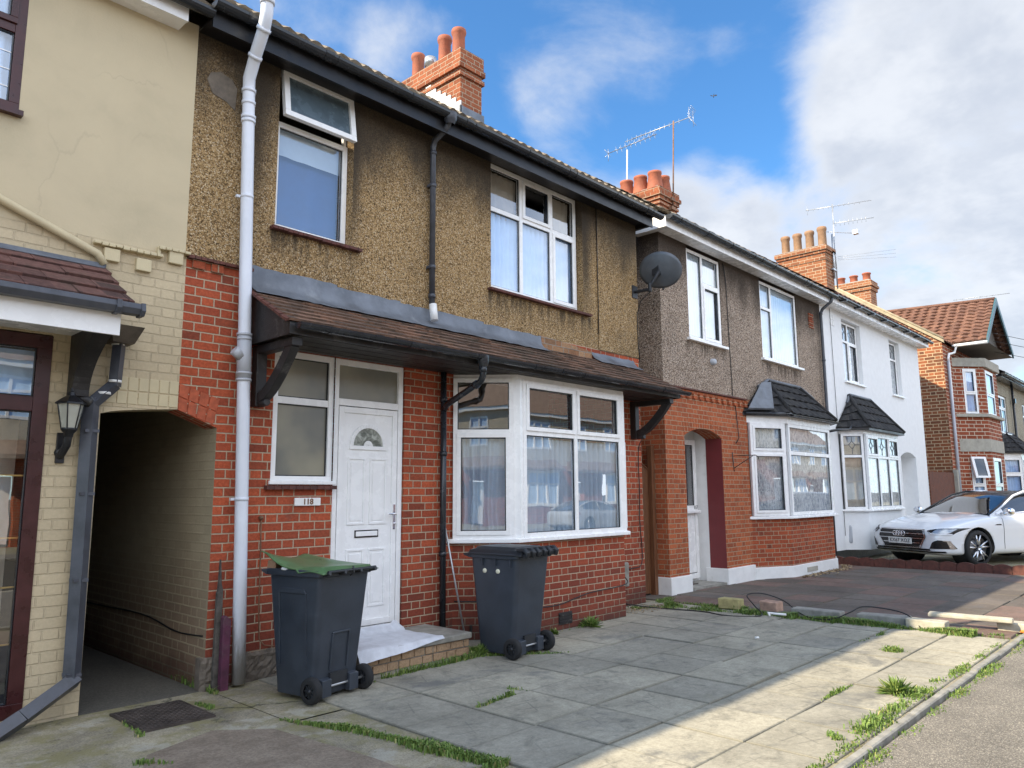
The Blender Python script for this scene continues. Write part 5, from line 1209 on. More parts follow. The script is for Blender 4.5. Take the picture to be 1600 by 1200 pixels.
# ================================================================== GATE between houses
GT = thing('wooden_gate', 'brown boarded side gate with a curved top between the two brick houses', 'gate', (10.0, 6.75, 0))
mb = MB(); x = 9.70; pts = lambda x: 2.13-.22*max(0, (x-9.85)/.6)**2.2
while x < 10.36:
    mb.prism([(x, 6.78, .03), (x+.098, 6.78, .03), (x+.098, 6.78, pts(x+.098)), (x, 6.78, pts(x))], (0, .02, 0)); x += .10
x = 9.7; P_ = []
for i in range(11): P_.append((9.7+.067*i, pts(9.7+.067*i)))
for (a, za), (b, zb) in zip(P_[:-1], P_[1:]): mb.prism([(a, 6.765, za-.0), (b, 6.765, zb), (b, 6.765, zb+.025), (a, 6.765, za+.025)], (0, .05, 0))
mb.build('gate_boards', 'gate_wood', GT, bevel=.003)
mb = MB(); mb.box(10.38, 10.47, 6.70, 6.79, 0, 2.36); mb.build('gate_post', 'gate_wood', GT, bevel=.004)

# ================================================================== SECOND HOUSE
Y2 = 6.5; A2 = front(Y2)
H2 = thing('brick_house', 'grey-brown pebbledash house with arched porch, dark red reveal and black tiled bay roof', 'house', (14, 6.5, 0))
mb = MB(); wall(mb, A2, 10.5, 17.42, -.05, 3.36, [(11.1, 12.38, -.05, 2.86, .32), (13.42, 17.12, 1.12, 2.9, .05)])
rg = MB(); 
mb2 = MB(); arch_top(mb2, A2, 11.1, 12.38, 2.56, .14, 2.86, .32, ring=True, rmb=rg); mb2.build('arch_head', 'orange_brick', H2)
rg.build('arch_bricks', 'orange_brick', H2)
mb.quad((10.5, 14, -.05), (10.5, 6.5, -.05), (10.5, 6.5, 3.36), (10.5, 14, 3.36)); mb.build('brick_wall', 'orange_brick', H2)
mb = MB(); # porch interior
mb.quad((12.372, 6.5, .1), (12.372, 6.82, .1), (12.372, 6.82, 2.62), (12.372, 6.5, 2.58)); mb.build('porch_reveal', 'maroon_paint', H2)
mb = MB(); mb.quad((12.38, 6.82, -.05), (12.38, 7.06, -.05), (12.38, 7.06, 2.75), (12.38, 6.82, 2.75)); mb.quad((11.1, 7.06, -.05), (11.1, 6.82, -.05), (11.1, 6.82, 2.75), (11.1, 7.06, 2.75))
mb.quad((11.1, 6.82, 2.72), (12.38, 6.82, 2.72), (12.38, 7.06, 2.72), (11.1, 7.06, 2.72)); mb.quad((11.1, 7.06, -.05), (12.38, 7.06, -.05), (12.38, 7.06, 2.75), (11.1, 7.06, 2.75)); mb.build('porch_lining', 'white_paint', H2)
f7 = front(7.05)
wd = window(H2, f7, 11.42, 12.30, .10, 2.55, [(0, 1, .5, 1), (0, 1, 0, .5)], depth=-.06, fw=.09, curt=None, name='porch_door'); mb = MB(); mb.fbox(f7, 11.5, 12.21, .2, 1.25, .02, .045); mb.fbox(f7, 11.45, 12.30, 1.24, 1.29, .065, .13); mb.build('door_panel', 'white_pvc', wd, bevel=.01)
mb = MB(); mb.quad((11.5, 7.04, 1.3), (12.22, 7.04, 1.3), (12.22, 7.04, 2.5), (11.5, 7.04, 2.5)); mb.build('dark_glass', 'dark_room', wd)
text('117', .09, 'dark_steel', wd, f7, 12.22, 1.34, .068)
mb = MB(); mb.box(11.1, 12.37, 6.5, 7.04, .0, .05); mb.build('porch_step', 'concrete', H2)
mb = MB(); mb.box(11.2, 11.8, 6.75, 7.2, .05, .07); mb.build('door_mat', 'rotten_timber', thing=('brown coir doormat inside the arched porch', 'mat'))
# white plinth
C0, C1, C2, C3 = (13.42, 6.5), (14.23, 6.12), (16.4, 6.12), (17.12, 6.5)
mb = MB(); mb.box(10.47, 11.12, 6.46, 6.9, -.05, .28); mb.build('plinth', 'white_paint', H2, bevel=.01)
mb = MB(); mb.box(12.34, 13.399, 6.46, 6.9, -.05, .28); mb.build('plinth', 'white_paint', H2, bevel=.01)
mb = MB()
mb.prism([(13.40, 6.46, -.05), (14.22, 6.08, -.05), (16.41, 6.08, -.05), (17.16, 6.46, -.05), (17.4, 6.46, -.05), (17.4, 6.9, -.05), (13.40, 6.9, -.05)], (0, 0, .27)); mb.build('plinth', 'white_paint', H2, bevel=.01)
mb = MB(); mb.box(14.8, 15.3, 6.07, 6.09, .06, .15); mb.build('air_brick', 'stone_dressing', H2)
mb = MB()
for P_, Q in ((C0, C1), (C1, C2), (C2, C3)): fr, L = bayframe(P_, Q); wall(mb, fr, 0, L, .2, 1.10, [])
mb.build('bay_wall', 'red_brick_plain', H2)
for k, (P_, Q) in enumerate(((C0, C1), (C1, C2), (C2, C3))):
    fr, L = bayframe(P_, Q); window(H2, fr, .02 if k == 0 else .04, L-.04, 1.16, 2.92, [(0, 1, .68, 1), (0, 1, 0, .68)], depth=-.05, fw=.065, sash=(0, 1) if k != 1 else (), curt='net_curtain', cz=(1.2, 2.9))
mb = MB(); mb.prism([(13.34, 6.5, 1.10), (14.19, 6.03, 1.10), (16.44, 6.03, 1.10), (17.2, 6.5, 1.10)], (0, 0, .055)); mb.build('bay_sill', 'white_pvc', H2, bevel=.01)
mb = MB(); mb.prism([(13.40, 6.5, 2.92), (14.21, 6.06, 2.92), (16.42, 6.06, 2.92), (17.14, 6.5, 2.92)], (0, 0, .14)); mb.build('bay_head', 'white_pvc', H2)
def bayroof(parent, e, t, mat, leadmat='lead', rib=True):
    """e: 4 eave points, t: 4 top points on the wall"""
    mb = MB(); e = [Vector(p) for p in e]; t = [Vector(p) for p in t]
    for i in range(3):
        a, b, c, d = e[i], e[i+1], t[i+1], t[i]; n = (b-a).cross(d-a).normalized(); 
        if n.z < 0: n = -n
        R_ = 4
        for k in range(R_):
            p0, p1 = a.lerp(d, k/R_), b.lerp(c, k/R_); q0, q1 = a.lerp(d, (k+1)/R_), b.lerp(c, (k+1)/R_)
            N = max(2, int((p1-p0).length/.075)); vs = []
            for j in range(N+1):
                w = .014*math.sin(2*math.pi*(p0.lerp(p1, j/N)-p0).length/.3)
                vs += [p0.lerp(p1, j/N)-n*.01, p0.lerp(p1, j/N)+n*(.035+w), q0.lerp(q1, j/N)+n*(.005+w*.6)]
            mb.add(vs, [(3*j+c_, 3*(j+1)+c_, 3*(j+1)+c_+1, 3*j+c_+1) for j in range(N) for c_ in range(2)])
    for i in (1, 2): mb.tube([e[i]+Vector((0, 0, .02)), t[i]+Vector((0, 0, .02))], .05, 8)
    o = mb.build('bay_roof', mat, parent)
    mb = MB(); mb.prism([e[0], e[1], e[2], e[3]], (0, 0, -.05)); mb.build('bay_eaves', 'black_paint', o)
    mb = MB()
    for k, (a, b) in enumerate(((t[0], t[1]), (t[1], t[2]), (t[2], t[3]))): mb.tube([a+Vector((0, -.02, .03)), b+Vector((0, -.02, .03))], .035, 6)
    mb.build('flashing', leadmat, o); return o
bayroof(H2, [(13.25, 6.5, 3.10), (14.15, 5.95, 3.10), (16.50, 5.95, 3.10), (17.3, 6.5, 3.10)], [(13.9, 6.48, 3.62), (14.35, 6.48, 3.80), (15.9, 6.48, 3.80), (16.6, 6.48, 3.62)], 'black_tiles')
mb = MB(); gutter(mb, 14.15, 16.5, 5.93, 3.08, .04, seam=5, clips=5); mb.tube([(13.3, 6.47, 3.09), (14.15, 5.94, 3.09)], .035, 8); mb.build('bay_gutter', 'black_gutter', H2)
mb = MB(); mb.prism([(13.26, 6.40, 3.15), (13.73, 6.12, 3.15), (14.24, 6.38, 3.74), (13.90, 6.42, 3.70)], (0, -.03, .03)); mb.build('lead_valley', 'lead', H2)
# corbel
mb = MB(); x = 10.56
while x < 13.3: mb.box(x, x+.105, 6.46, 6.505, 3.20, 3.285); x += .21
mb.box(10.48, 13.4, 6.475, 6.505, 3.285, 3.33); mb.build('dentil_bricks', 'orange_brick', H2)
mb = MB(); x = 10.47
while x < 13.38: mb.cr = random.random(); mb.box(x, x+.052, 6.44, 6.51, 3.335, 3.36); x += .056
mb.build('tile_course', 'red_tile_edge', H2)
mb = MB(); wall(mb, A2, 10.5, 17.42, 3.36, 5.98, [(11.4, 12.62, 4.24, 5.98, .09), (14.27, 16.08, 4.25, 5.98, .09)])
mb.quad((10.5, 14, 3.36), (10.5, 6.5, 3.36), (10.5, 6.5, 5.98), (10.5, 14, 5.98)); mb.add([(10.5, 14, 5.98), (10.5, 6.5, 5.98), (10.5, 10.2, 8.7)], [(0, 1, 2)]); mb.quad((17.42, 14, 0), (10.5, 14, 0), (10.5, 14, 6), (17.42, 14, 6)); mb.build('pebbledash_wall', 'grey_pebbledash', H2)
window(H2, A2, 11.41, 12.61, 4.27, 5.9, [(0, .46, 0, 1), (.46, 1, .66, 1), (.46, 1, 0, .66)], depth=.02, sash=(2,), curt='pale_curtain', sill=(.1, .07, 'white_pvc'))
window(H2, A2, 14.28, 16.07, 4.28, 5.9, [(0, .3, .66, 1), (0, .3, 0, .66), (.3, 1, 0, 1)], depth=.02, sash=(), curt='pale_curtain', sill=(.1, .07, 'white_pvc'))
mb = MB(); mb.tube([(12.72, 6.485, 5.9), (12.80, 6.485, 5.6), (12.86, 6.485, 3.4), (12.95, 6.485, 3.2), (13.0, 6.47, 2.6), (12.9, 6.485, 2.5)], .008, 6); mb.build('wall_cable', 'cable', H2)
mb = MB(); mb.lathe((12.15, 6.47, 3.93), [(0, -.05), (.04, -.05), (.055, -.03), (.06, .03)], 14, 'y'); mb.build('vent', 'grey_pvc', H2)
mb = MB()
for k in range(7): mb.box(16.72, 16.98, 6.48, 6.505, 5.30+.05*k, 5.33+.05*k)
mb.build('air_brick', 'red_brick_plain', H2)
# eaves
mb = MB(); mb.box(10.3, 17.4, 6.22, 6.245, 5.93, 6.11); mb.box(10.3, 10.33, 6.245, 6.9, 5.93, 6.13); mb.build('fascia', 'white_pvc', H2)
mb = MB(); x = 10.33
while x < 17.4: mb.box(x, min(x+.094, 17.4), 6.245, 6.5, 5.955, 5.965); x += .1
mb.box(10.33, 10.5, 6.5, 6.9, 5.955, 5.965); mb.build('soffit', 'white_pvc', H2)
mb = MB(); gutter(mb, 10.28, 17.5, 6.14, 6.105, .075, seam=2.1); mb.build('gutter', 'black_gutter', H2)
mb = MB(); tile_roof(mb, 10.32, 17.42, 6.16, 6.14, 10.2, 8.95, dx=.1); mb.quad((10.32, 10.2, 8.95), (17.42, 10.2, 8.95), (17.42, 14.2, 6), (10.32, 14.2, 6)); mb.build('roof', 'roof_tiles', H2)
mb = MB(); mb.tube([(17.32, 6.15, 6.04), (17.32, 6.18, 5.95), (17.30, 6.38, 5.80), (17.28, 6.42, 5.7), (17.28, 6.42, 3.3), (17.20, 6.42, 3.1), (17.20, 6.42, .2)], .036, 10)
for z in (5.7, 4.6, 3.4): collar(mb, (17.28, 6.42, z), .044, .05)
mb.build('downpipe', 'slate_pipe', H2)
chimney(H2, 13.02, 13.72, 8.0, 8.98, 6.6, 7.98, 'chimney_brick', [(7.60, .03), (7.66, .0), (7.70, .04), (7.78, .075), (7.86, .045)], [(13.2, 8.92, .40, 'taper'), (13.2, 8.56, .40, 'taper'), (13.2, 8.2, .40, 'taper'), (13.56, 8.22, .40, 'taper')], 'terracotta', .165)
# hanging bracket
mb = MB(); mb.tube([(12.75, 6.49, 2.33), (12.75, 6.47, 1.98)], .008, 6); mb.tube([(12.75, 6.47, 2.26), (12.75, 6.05, 2.26)], .008, 6); mb.tube([(12.75, 6.47, 2.04), (12.75, 6.1, 2.25)], .007, 6)
mb.tube([(12.75, 6.05, 2.26)]+[(12.75, 6.02-.03*math.sin(a*.7), 2.24-.03*(1-math.cos(a*.7))) for a in range(1, 5)], .006, 6); mb.build('hanging_bracket', 'dark_steel', thing=('thin wrought iron hanging basket bracket on orange brick between arched porch and bay', 'bracket'))

# ================================================================== WHITE HOUSE
H3 = thing('white_house', 'white rendered house with leaded windows and black bay roof behind the parked white car', 'house', (21, 6.5, 0))
mb = MB(); wall(mb, A2, 17.43, 25.2, .28, 6.02, [(18.8, 20.1, 4.28, 5.86, .18), (22.43, 23.34, 4.27, 5.86, .18), (18.1, 21.4, 1.16, 2.95, .05), (22.7, 24.1, .28, 2.76, .5)])
mb.quad((25.2, 6.5, .28), (25.2, 14, .28), (25.2, 14, 6.02), (25.2, 6.5, 6.02)); mb.quad((22.7, 7.0, .0), (24.1, 7.0, .0), (24.1, 7.0, 2.8), (22.7, 7.0, 2.8))
arch_top(mb, A2, 22.7, 24.1, 2.58, .13, 2.76, .5); mb.quad((25.2, 14, 0), (17.43, 14, 0), (17.43, 14, 6), (25.2, 14, 6))
mb.build('rendered_wall', 'white_render', H3)
mb = MB(); mb.box(17.43, 22.7, 6.49, 6.6, -.05, .28); mb.build('plinth', 'black_paint', H3); mb = MB(); mb.box(24.1, 25.21, 6.49, 6.6, -.05, .28); mb.build('plinth', 'black_paint', H3)
D0, D1, D2, D3 = (18.1, 6.5), (18.5, 6.08), (20.95, 6.08), (21.4, 6.5)
mb = MB()
for P_, Q in ((D0, D1), (D1, D2), (D2, D3)): fr, L = bayframe(P_, Q); wall(mb, fr, 0, L, .28, 1.16, [])
mb.build('bay_wall', 'white_render', H3)
def leads(fr, a0, a1, z0, z1, q, parent):
    m_ = MB(); w_, h_ = a1-a0, z1-z0; cx, cz_ = (a0+a1)/2, (z0+z1)/2
    P_ = [((cx, z0), (cx, cz_-h_*.22)), ((cx, cz_+h_*.22), (cx, z1)), ((cx, cz_+h_*.22), (cx+w_*.18, cz_)), ((cx+w_*.18, cz_), (cx, cz_-h_*.22)), ((cx, cz_-h_*.22), (cx-w_*.18, cz_)), ((cx-w_*.18, cz_), (cx, cz_+h_*.22)), ((a0, cz_), (cx-w_*.18, cz_)), ((cx+w_*.18, cz_), (a1, cz_))]
    for (a, za), (b, zb) in P_: m_.tube([fr(a, za, q), fr(b, zb, q)], .008, 4)
    m_.build('leading', 'lead', parent)
for k, (P_, Q) in enumerate(((D0, D1), (D1, D2), (D2, D3))):
    fr, L = bayframe(P_, Q)
    if k == 1:
        w = window(H3, fr, .05, L-.05, 1.2, 2.95, [(0, .34, .7, 1), (.34, .67, .7, 1), (.67, 1, .7, 1), (0, .34, 0, .7), (.34, .67, 0, .7), (.67, 1, 0, .7)], depth=-.05, sash=(0, 2), curt='net_curtain')
        for j in range(3): leads(fr, .1+j*.79, .75+j*.79, 2.48, 2.9, .02, w)
    else:
        w = window(H3, fr, .03, L-.03, 1.2, 2.95, [(0, 1, .7, 1), (0, 1, 0, .7)], depth=-.05, curt='beige_curtain'); leads(fr, .08, L-.08, 2.48, 2.9, .02, w)
mb = MB(); mb.prism([(18.02, 6.5, 1.15), (18.44, 6.0, 1.15), (21.0, 6.0, 1.15), (21.5, 6.5, 1.15)], (0, 0, .05)); mb.prism([(18.08, 6.5, 2.95), (18.47, 6.04, 2.95), (20.97, 6.04, 2.95), (21.42, 6.5, 2.95)], (0, 0, .13)); mb.build('bay_sill', 'white_pvc', H3, bevel=.01)
bayroof(H3, [(17.95, 6.5, 3.08), (18.4, 5.9, 3.08), (21.05, 5.9, 3.08), (21.6, 6.5, 3.08)], [(18.7, 6.48, 3.70), (18.9, 6.48, 3.92), (20.4, 6.48, 3.92), (20.8, 6.48, 3.70)], 'black_tiles')
mb = MB(); mb.tube([(17.25, 6.40, 2.96), (17.5, 6.3, 3.0), (18.0, 6.2, 3.03), (18.1, 6.2, 3.12)], .03, 8); mb.build('bay_drainpipe', 'black_gutter', H3)
for (a0, a1) in ((18.8, 20.1), (22.43, 23.34)):
    cells = [(0, .5, .68, 1), (.5, 1, .68, 1), (0, .5, 0, .68), (.5, 1, 0, .68)] if a1-a0 > 1 else [(0, 1, .68, 1), (0, 1, 0, .68)]
    w = window(H3, A2, a0+.02, a1-.02, 4.30, 5.84, cells, depth=.10, fw=.05, sash=(3,) if a1-a0 > 1 else (), curt='net_curtain', sill=(.08, .06, 'white_pvc')); 
    if a1-a0 > 1: leads(A2, a0+.06, a0+.62, 5.4, 5.8, -.11, w); leads(A2, a0+.68, a1-.06, 5.4, 5.8, -.11, w)
    else: leads(A2, a0+.06, a1-.06, 5.4, 5.8, -.11, w)
mb = MB()
for i in range(2):
    for j in range(2): mb.box(18.05+.14*i, 18.16+.14*i, 6.485, 6.50, 5.58+.14*j, 5.69+.14*j)
mb.build('vent', 'white_paint', H3)
mb = MB(); mb.hexa([(18.15, 6.38, .42), (18.45, 6.38, .42), (18.45, 6.5, .42), (18.15, 6.5, .42), (18.15, 6.38, .82), (18.45, 6.38, .82), (18.40, 6.5, .95), (18.20, 6.5, .95)]); mb.build('meter_box', 'grey_pvc', H3, bevel=.04)
mb = MB(); mb.box(17.43, 25.3, 6.20, 6.225, 5.98, 6.13); mb.box(17.43, 25.2, 6.225, 6.5, 6.0, 6.012); mb.box(25.27, 25.3, 6.225, 6.5, 5.98, 6.2); mb.build('fascia', 'white_pvc', H3)
mb = MB(); gutter(mb, 17.5, 25.4, 6.13, 6.14, .06, seam=9, clips=9); x = 17.9
while x < 25.3: mb.box(x, x+.10, 6.03, 6.20, 6.06, 6.10); x += .98
mb.build('gutter', 'black_gutter', H3)
mb = MB(); tile_roof(mb, 17.42, 25.3, 6.12, 6.18, 10.2, 9.1, dx=.1); mb.quad((17.42, 10.2, 9.1), (25.3, 10.2, 9.1), (25.3, 14.2, 6), (17.42, 14.2, 6)); mb.add([(25.2, 6.5, 6.0), (25.2, 14, 6.0), (25.2, 10.2, 9.05)], [(0, 1, 2)]); mb.build('roof', 'brown_tiles', H3)
chimney(H3, 22.2, 22.82, 8.0, 9.45, 6.8, 8.93, 'gable_chimney', [(8.5, .02), (8.55, 0), (8.72, .04), (8.8, .08)], [(22.5, 9.3, .62, 0), (22.5, 8.92, .62, 0), (22.5, 8.54, .62, 0), (22.5, 8.16, .66, 0)], 'buff_clay', .125)
mb = MB(); mb.tube([(18.02, 6.48, 5.97), (18.05, 6.48, .6)], .006, 5); mb.build('wall_cable', 'cable', H3)

# fence between
mb = MB(); x = 25.22
while x < 28.0: mb.box(x, x+.15, 6.46, 6.48, .0, 2.2+random.uniform(-.01, .01)); x += .158
f_ = mb.build('garden_fence', 'fence_wood', thing=('reddish brown boarded fence between the white house and the gabled brick house', 'fence'))
mb = MB(); mb.box(28.03, 28.22, 6.36, 6.48, 0, 2.3); mb.build('concrete_post', 'stone_dressing', thing=('pale concrete fence post by the grey downpipe of the gabled house', 'post'))

# ================================================================== GABLED HOUSE
H4 = thing('gabled_house', 'brick house with sunlit side wall, tiled front gable with teal bargeboards and two storey bay', 'house', (31, 6.5, 0))
sl = .706
mb = MB(); mb.add([(28.2, 14.5, -.05), (28.2, 6.5, -.05), (28.2, 6.5, 6.70), (28.2, 10.2, 6.7+3.7*sl), (28.2, 14.5, 6.2)], [(0, 1, 2, 3, 4)]); mb.build('gable_wall', 'gable_brick', H4)
E0, E1, E2, E3 = (29.4, 6.5), (30.3, 5.78), (32.4, 5.78), (33.2, 6.5)
mb = MB(); wall(mb, A2, 28.2, 35.0, -.05, 6.6, [(29.4, 33.2, .2, 6.3, .05)])
mb.quad((35, 6.5, 0), (35, 14.5, 0), (35, 14.5, 6.6), (35, 6.5, 6.6))
for k, (P_, Q) in enumerate(((E0, E1), (E1, E2), (E2, E3))):
    fr, L = bayframe(P_, Q); a0, a1 = (L*.30, L*.74) if k != 1 else (L*.12, L*.72)
    wall(mb, fr, 0, L, -.05, 6.2, [(a0, a1, 1.0, 2.75, .08), (a0, a1, 4.25, 5.85, .08)])
mb.build('brick_wall', 'bay_brick', H4)
for k, (P_, Q) in enumerate(((E0, E1), (E1, E2), (E2, E3))):
    fr, L = bayframe(P_, Q); a0, a1 = (L*.30, L*.74) if k != 1 else (L*.12, L*.72)
    window(H4, fr, a0, a1, 4.27, 5.85, [(0, 1, 0, .45), (0, 1, .45, 1)], depth=.0, fw=.07, sash=(1,)); window(H4, fr, a0, a1, 1.0, 2.75, [(0, 1, 0, .45), (0, 1, .45, 1)], depth=.0, fw=.07, sash=(1,))
mb = MB()
for (z0, z1, o) in ((4.15, 4.25, .12), (2.95, 3.38, .03), (5.92, 6.22, .10)):
    mb.prism([(29.4-o, 6.5, z0), (30.3-o*.6, 5.78-o, z0), (32.4+o*.6, 5.78-o, z0), (33.2+o, 6.5, z0)], (0, 0, z1-z0))
mb.build('stone_band', 'stone_dressing', H4)
fr, L = bayframe(E0, E1); mb = MB(); vf = lambda a, z, q: fr(a, z, q+(2.75-z)*.22+.02)
for bx in ((L*.28, L*.76, 2.05, 2.12), (L*.28, L*.76, 2.70, 2.77), (L*.28, L*.36, 2.12, 2.70), (L*.68, L*.76, 2.12, 2.70)): mb.fbox(vf, *bx, 0, .05)
vw = mb.build('open_vent_window', 'white_pvc', H4); gm = MB(); gm.quad(vf(L*.36, 2.12, .03), vf(L*.68, 2.12, .03), vf(L*.68, 2.70, .03), vf(L*.36, 2.70, .03)); gm.build('pane', 'car_glass', vw)
# main roof (front slope) and front gable roof
mb = MB(); tile_roof(mb, 28.15, 35.0, 6.35, 6.62, 10.2, 6.7+3.7*sl, dx=.1); mb.quad((28.15, 10.2, 9.3), (35, 10.2, 9.3), (35, 14.5, 6.2), (28.15, 14.5, 6.2)); mb.build('main_roof', 'red_tiles', H4)
def slope(mb, e0, e1, r0_, r1_, rows=12, per=.3):
    e0, e1, r0_, r1_ = map(Vector, (e0, e1, r0_, r1_)); n = (e1-e0).cross(r0_-e0).normalized(); n = n if n.z > 0 else -n
    for k in range(rows):
        p0, p1, q0, q1 = e0.lerp(r0_, k/rows), e1.lerp(r1_, k/rows), e0.lerp(r0_, (k+1)/rows), e1.lerp(r1_, (k+1)/rows); N = max(2, int((p1-p0).length/.1)); vs = []
        for j in range(N+1):
            w = .03*math.sin(2*math.pi*(p0-p0.lerp(p1, j/N)).length/per); vs += [p0.lerp(p1, j/N)-n*.01, p0.lerp(p1, j/N)+n*(.05+w), q0.lerp(q1, j/N)+n*(.01+w)]
        mb.add(vs, [(3*j+c_, 3*(j+1)+c_, 3*(j+1)+c_+1, 3*j+c_+1) for j in range(N) for c_ in range(2)])
GA = (31.3, 5.4, 8.46)
mb = MB(); slope(mb, (29.3, 5.4, 6.72), (29.3, 6.5, 6.72), GA, (31.3, 10.3, 8.46+.2)); slope(mb, (29.3, 6.5, 6.72), (31.3, 9.2, 8.4), (31.3, 6.5, 8.46), (31.3, 10.3, 8.66)) if False else None
slope(mb, (33.4, 5.4, 6.72), (33.4, 6.5, 6.72), GA, (31.3, 10.3, 8.66)); mb.tube([(31.3, 5.38, 8.5), (31.3, 10.3, 8.7)], .07, 8)
mb.quad((29.3, 6.5, 6.72), (31.3, 9.8, 8.62), (28.6, 9.9, 8.7), (28.2, 6.6, 6.72)) if False else None
mb.build('gable_roof', 'red_tiles', H4)
mb = MB(); 
for sx, ex in ((-1, 29.22), (1, 33.48)):
    mb.prism([(ex, 5.33, 6.58), (ex, 5.33, 6.78), (31.3, 5.33, 8.54), (31.3, 5.33, 8.28)], (0, .05, 0))
mb.build('bargeboard', 'teal_paint', H4)
mb = MB(); mb.poly([(29.3, 5.75, 6.6), (33.4, 5.75, 6.6), (31.3, 5.75, 8.4)]); mb.quad((29.25, 5.36, 6.60), (33.45, 5.36, 6.60), (33.45, 6.5, 6.60), (29.25, 6.5, 6.60)); mb.build('gable_front', 'dark_render', H4)
mb = MB(); gutter(mb, 28.9, 29.1, 6.3, 6.6, .06); mb.tube([(29.25, 5.36, 6.62), (29.25, 6.35, 6.62)], .055, 8); mb.tube([(29.2, 6.3, 6.6), (29.1, 6.35, 6.35), (28.65, 6.42, 6.25), (28.55, 6.43, 6.1), (28.55, 6.43, 6.0)], .04, 8); mb.build('white_gutter', 'white_pvc', H4)
mb = MB(); mb.tube([(28.55, 6.43, 6.0), (28.55, 6.43, .2)], .05, 8); mb.build('downpipe', 'grey_pvc', H4)
mb = MB(); mb.prism([(28.12, 6.42, 6.68), (28.12, 10.2, 6.76+3.7*sl), (28.12, 10.2, 6.66+3.7*sl), (28.12, 6.42, 6.58)], (.12, 0, 0)); mb.tube([(28.17, 6.44, 6.73), (28.17, 10.2, 6.80+3.7*sl)], .05, 6); mb.build('verge', 'verge_cement', H4)
mb = MB(); mb.lathe((32.0, 5.72, 6.72), [(.0, -.45), (.24, -.38), (.33, -.2), (.35, 0)], 16, 'y')
# chimney behind
chimney(H4, 31.0, 31.7, 9.5, 11.1, 7.5, 10.0, 'gable_chimney', [(9.6, .05), (9.75, .1), (9.85, .06)], [(31.3, 11.2, .34, 0), (31.3, 10.7, .34, 0), (31.3, 10.2, .34, 0), (31.3, 9.7, .36, 0)], 'terracotta', .15)

# ================================================================== FAR HOUSES
H5 = thing('pebbledash_house', 'cream pebbledash house at the right edge beyond the gabled brick house', 'house', (40, 6.5, 0))
mb = MB(); wall(mb, A2, 35.4, 46, -.05, 6.2, [(36.3, 38.0, 4.0, 5.6, .08), (41.5, 42.9, 4.0, 5.6, .08), (36.2, 38.8, 1.1, 2.9, .05)]); mb.quad((35.4, 14, 0), (35.4, 6.5, 0), (35.4, 6.5, 6.2), (35.4, 14, 6.2)); mb.build('wall', 'cream_pebbledash', H5)
window(H5, A2, 36.3, 38.0, 4.0, 5.6, [(0, .5, .65, 1), (.5, 1, .65, 1), (0, .5, 0, .65), (.5, 1, 0, .65)], sash=(0, 1), fw=.07, sill=(.1, .08, 'white_pvc')); window(H5, A2, 41.5, 42.9, 4.0, 5.6, [(0, .5, .65, 1), (.5, 1, .65, 1), (0, .5, 0, .65), (.5, 1, 0, .65)], fw=.07, sill=(.1, .08, 'white_pvc'))
G0, G1, G2, G3 = (35.7, 6.5), (36.5, 5.95), (39.0, 5.95), (39.8, 6.5)
mb = MB()
for k, (P_, Q) in enumerate(((G0, G1), (G1, G2), (G2, G3))):
    fr, L = bayframe(P_, Q); wall(mb, fr, 0, L, -.05, 1.1, []); window(H5, fr, .03, L-.03, 1.15, 2.95, [(0, 1, .62, 1), (0, 1, 0, .62)] if k != 1 else [(0, .33, .62, 1), (.33, .66, .62, 1), (.66, 1, .62, 1), (0, .33, 0, .62), (.33, .66, 0, .62), (.66, 1, 0, .62)], depth=-.05, fw=.07, sash=(0, 1))
mb.build('bay_wall', 'red_brick_plain', H5)
mb = MB(); mb.prism([(35.65, 6.5, 2.95), (36.45, 5.9, 2.95), (39.05, 5.9, 2.95), (39.85, 6.5, 2.95)], (0, 0, .2)); mb.build('bay_head', 'white_pvc', H5)
bayroof(H5, [(35.5, 6.5, 3.15), (36.4, 5.75, 3.15), (39.1, 5.75, 3.15), (40.0, 6.5, 3.15)], [(36.4, 6.48, 3.85), (36.9, 6.48, 4.0), (38.6, 6.48, 4.0), (39.1, 6.48, 3.85)], 'black_tiles')
mb = MB(); gutter(mb, 35.3, 46, 6.05, 6.32, .08, seam=3); mb.box(35.3, 46, 6.12, 6.5, 6.18, 6.26); mb.build('gutter', 'black_gutter', H5)
mb = MB(); tile_roof(mb, 35.3, 46, 6.05, 6.38, 10.2, 9.0, dx=.2); mb.quad((35.3, 10.2, 9), (46, 10.2, 9), (46, 14.2, 6), (35.3, 14.2, 6)); mb.build('roof', 'black_tiles', H5)
mb = MB(); mb.tube([(38.9, 6.4, 6.2), (38.9, 6.4, .2)], .05, 8); mb.box(38.8, 39.0, 6.3, 6.42, 5.4, 5.6); mb.build('downpipe', 'black_gutter', H5)
chimney(H5, 37.5, 38.4, 7.6, 9.2, 6.2, 8.25, 'gable_chimney', [(7.9, .05), (8.05, .1)], [(37.8, 8.9, .4, 0), (37.8, 8.3, .4, 0), (37.8, 7.8, .4, 0)], 'terracotta', .15)
for (x, y, z, nm) in ((39.9, 7.5, 10.6, 'television aerial on a tall mast beside the farthest chimney at the right edge'),):
    t = thing('rooftop_aerial', nm, 'aerial', (x, y, 7)); mb = MB(); mb.tube([(x, y, 6.8), (x, y, z)], .025, 6); mb.build('mast', 'galvanised', t)
    mb = MB(); yagi(mb, (x-.2, y+1.0, z), (x+.3, y-1.2, z+.02), 8, .12, (0, 0, 1), False, r=.014); yagi(mb, (x-.2, y+.8, z-1.3), (x+.2, y-.8, z-1.28), 6, .12, (0, 0, 1), False, r=.014); mb.build('boom', 'galvanised', t)
t = thing('terraced_house', 'farthest terraced house, just showing past the right edge of the cream one', 'house', (52, 6.5, 0))
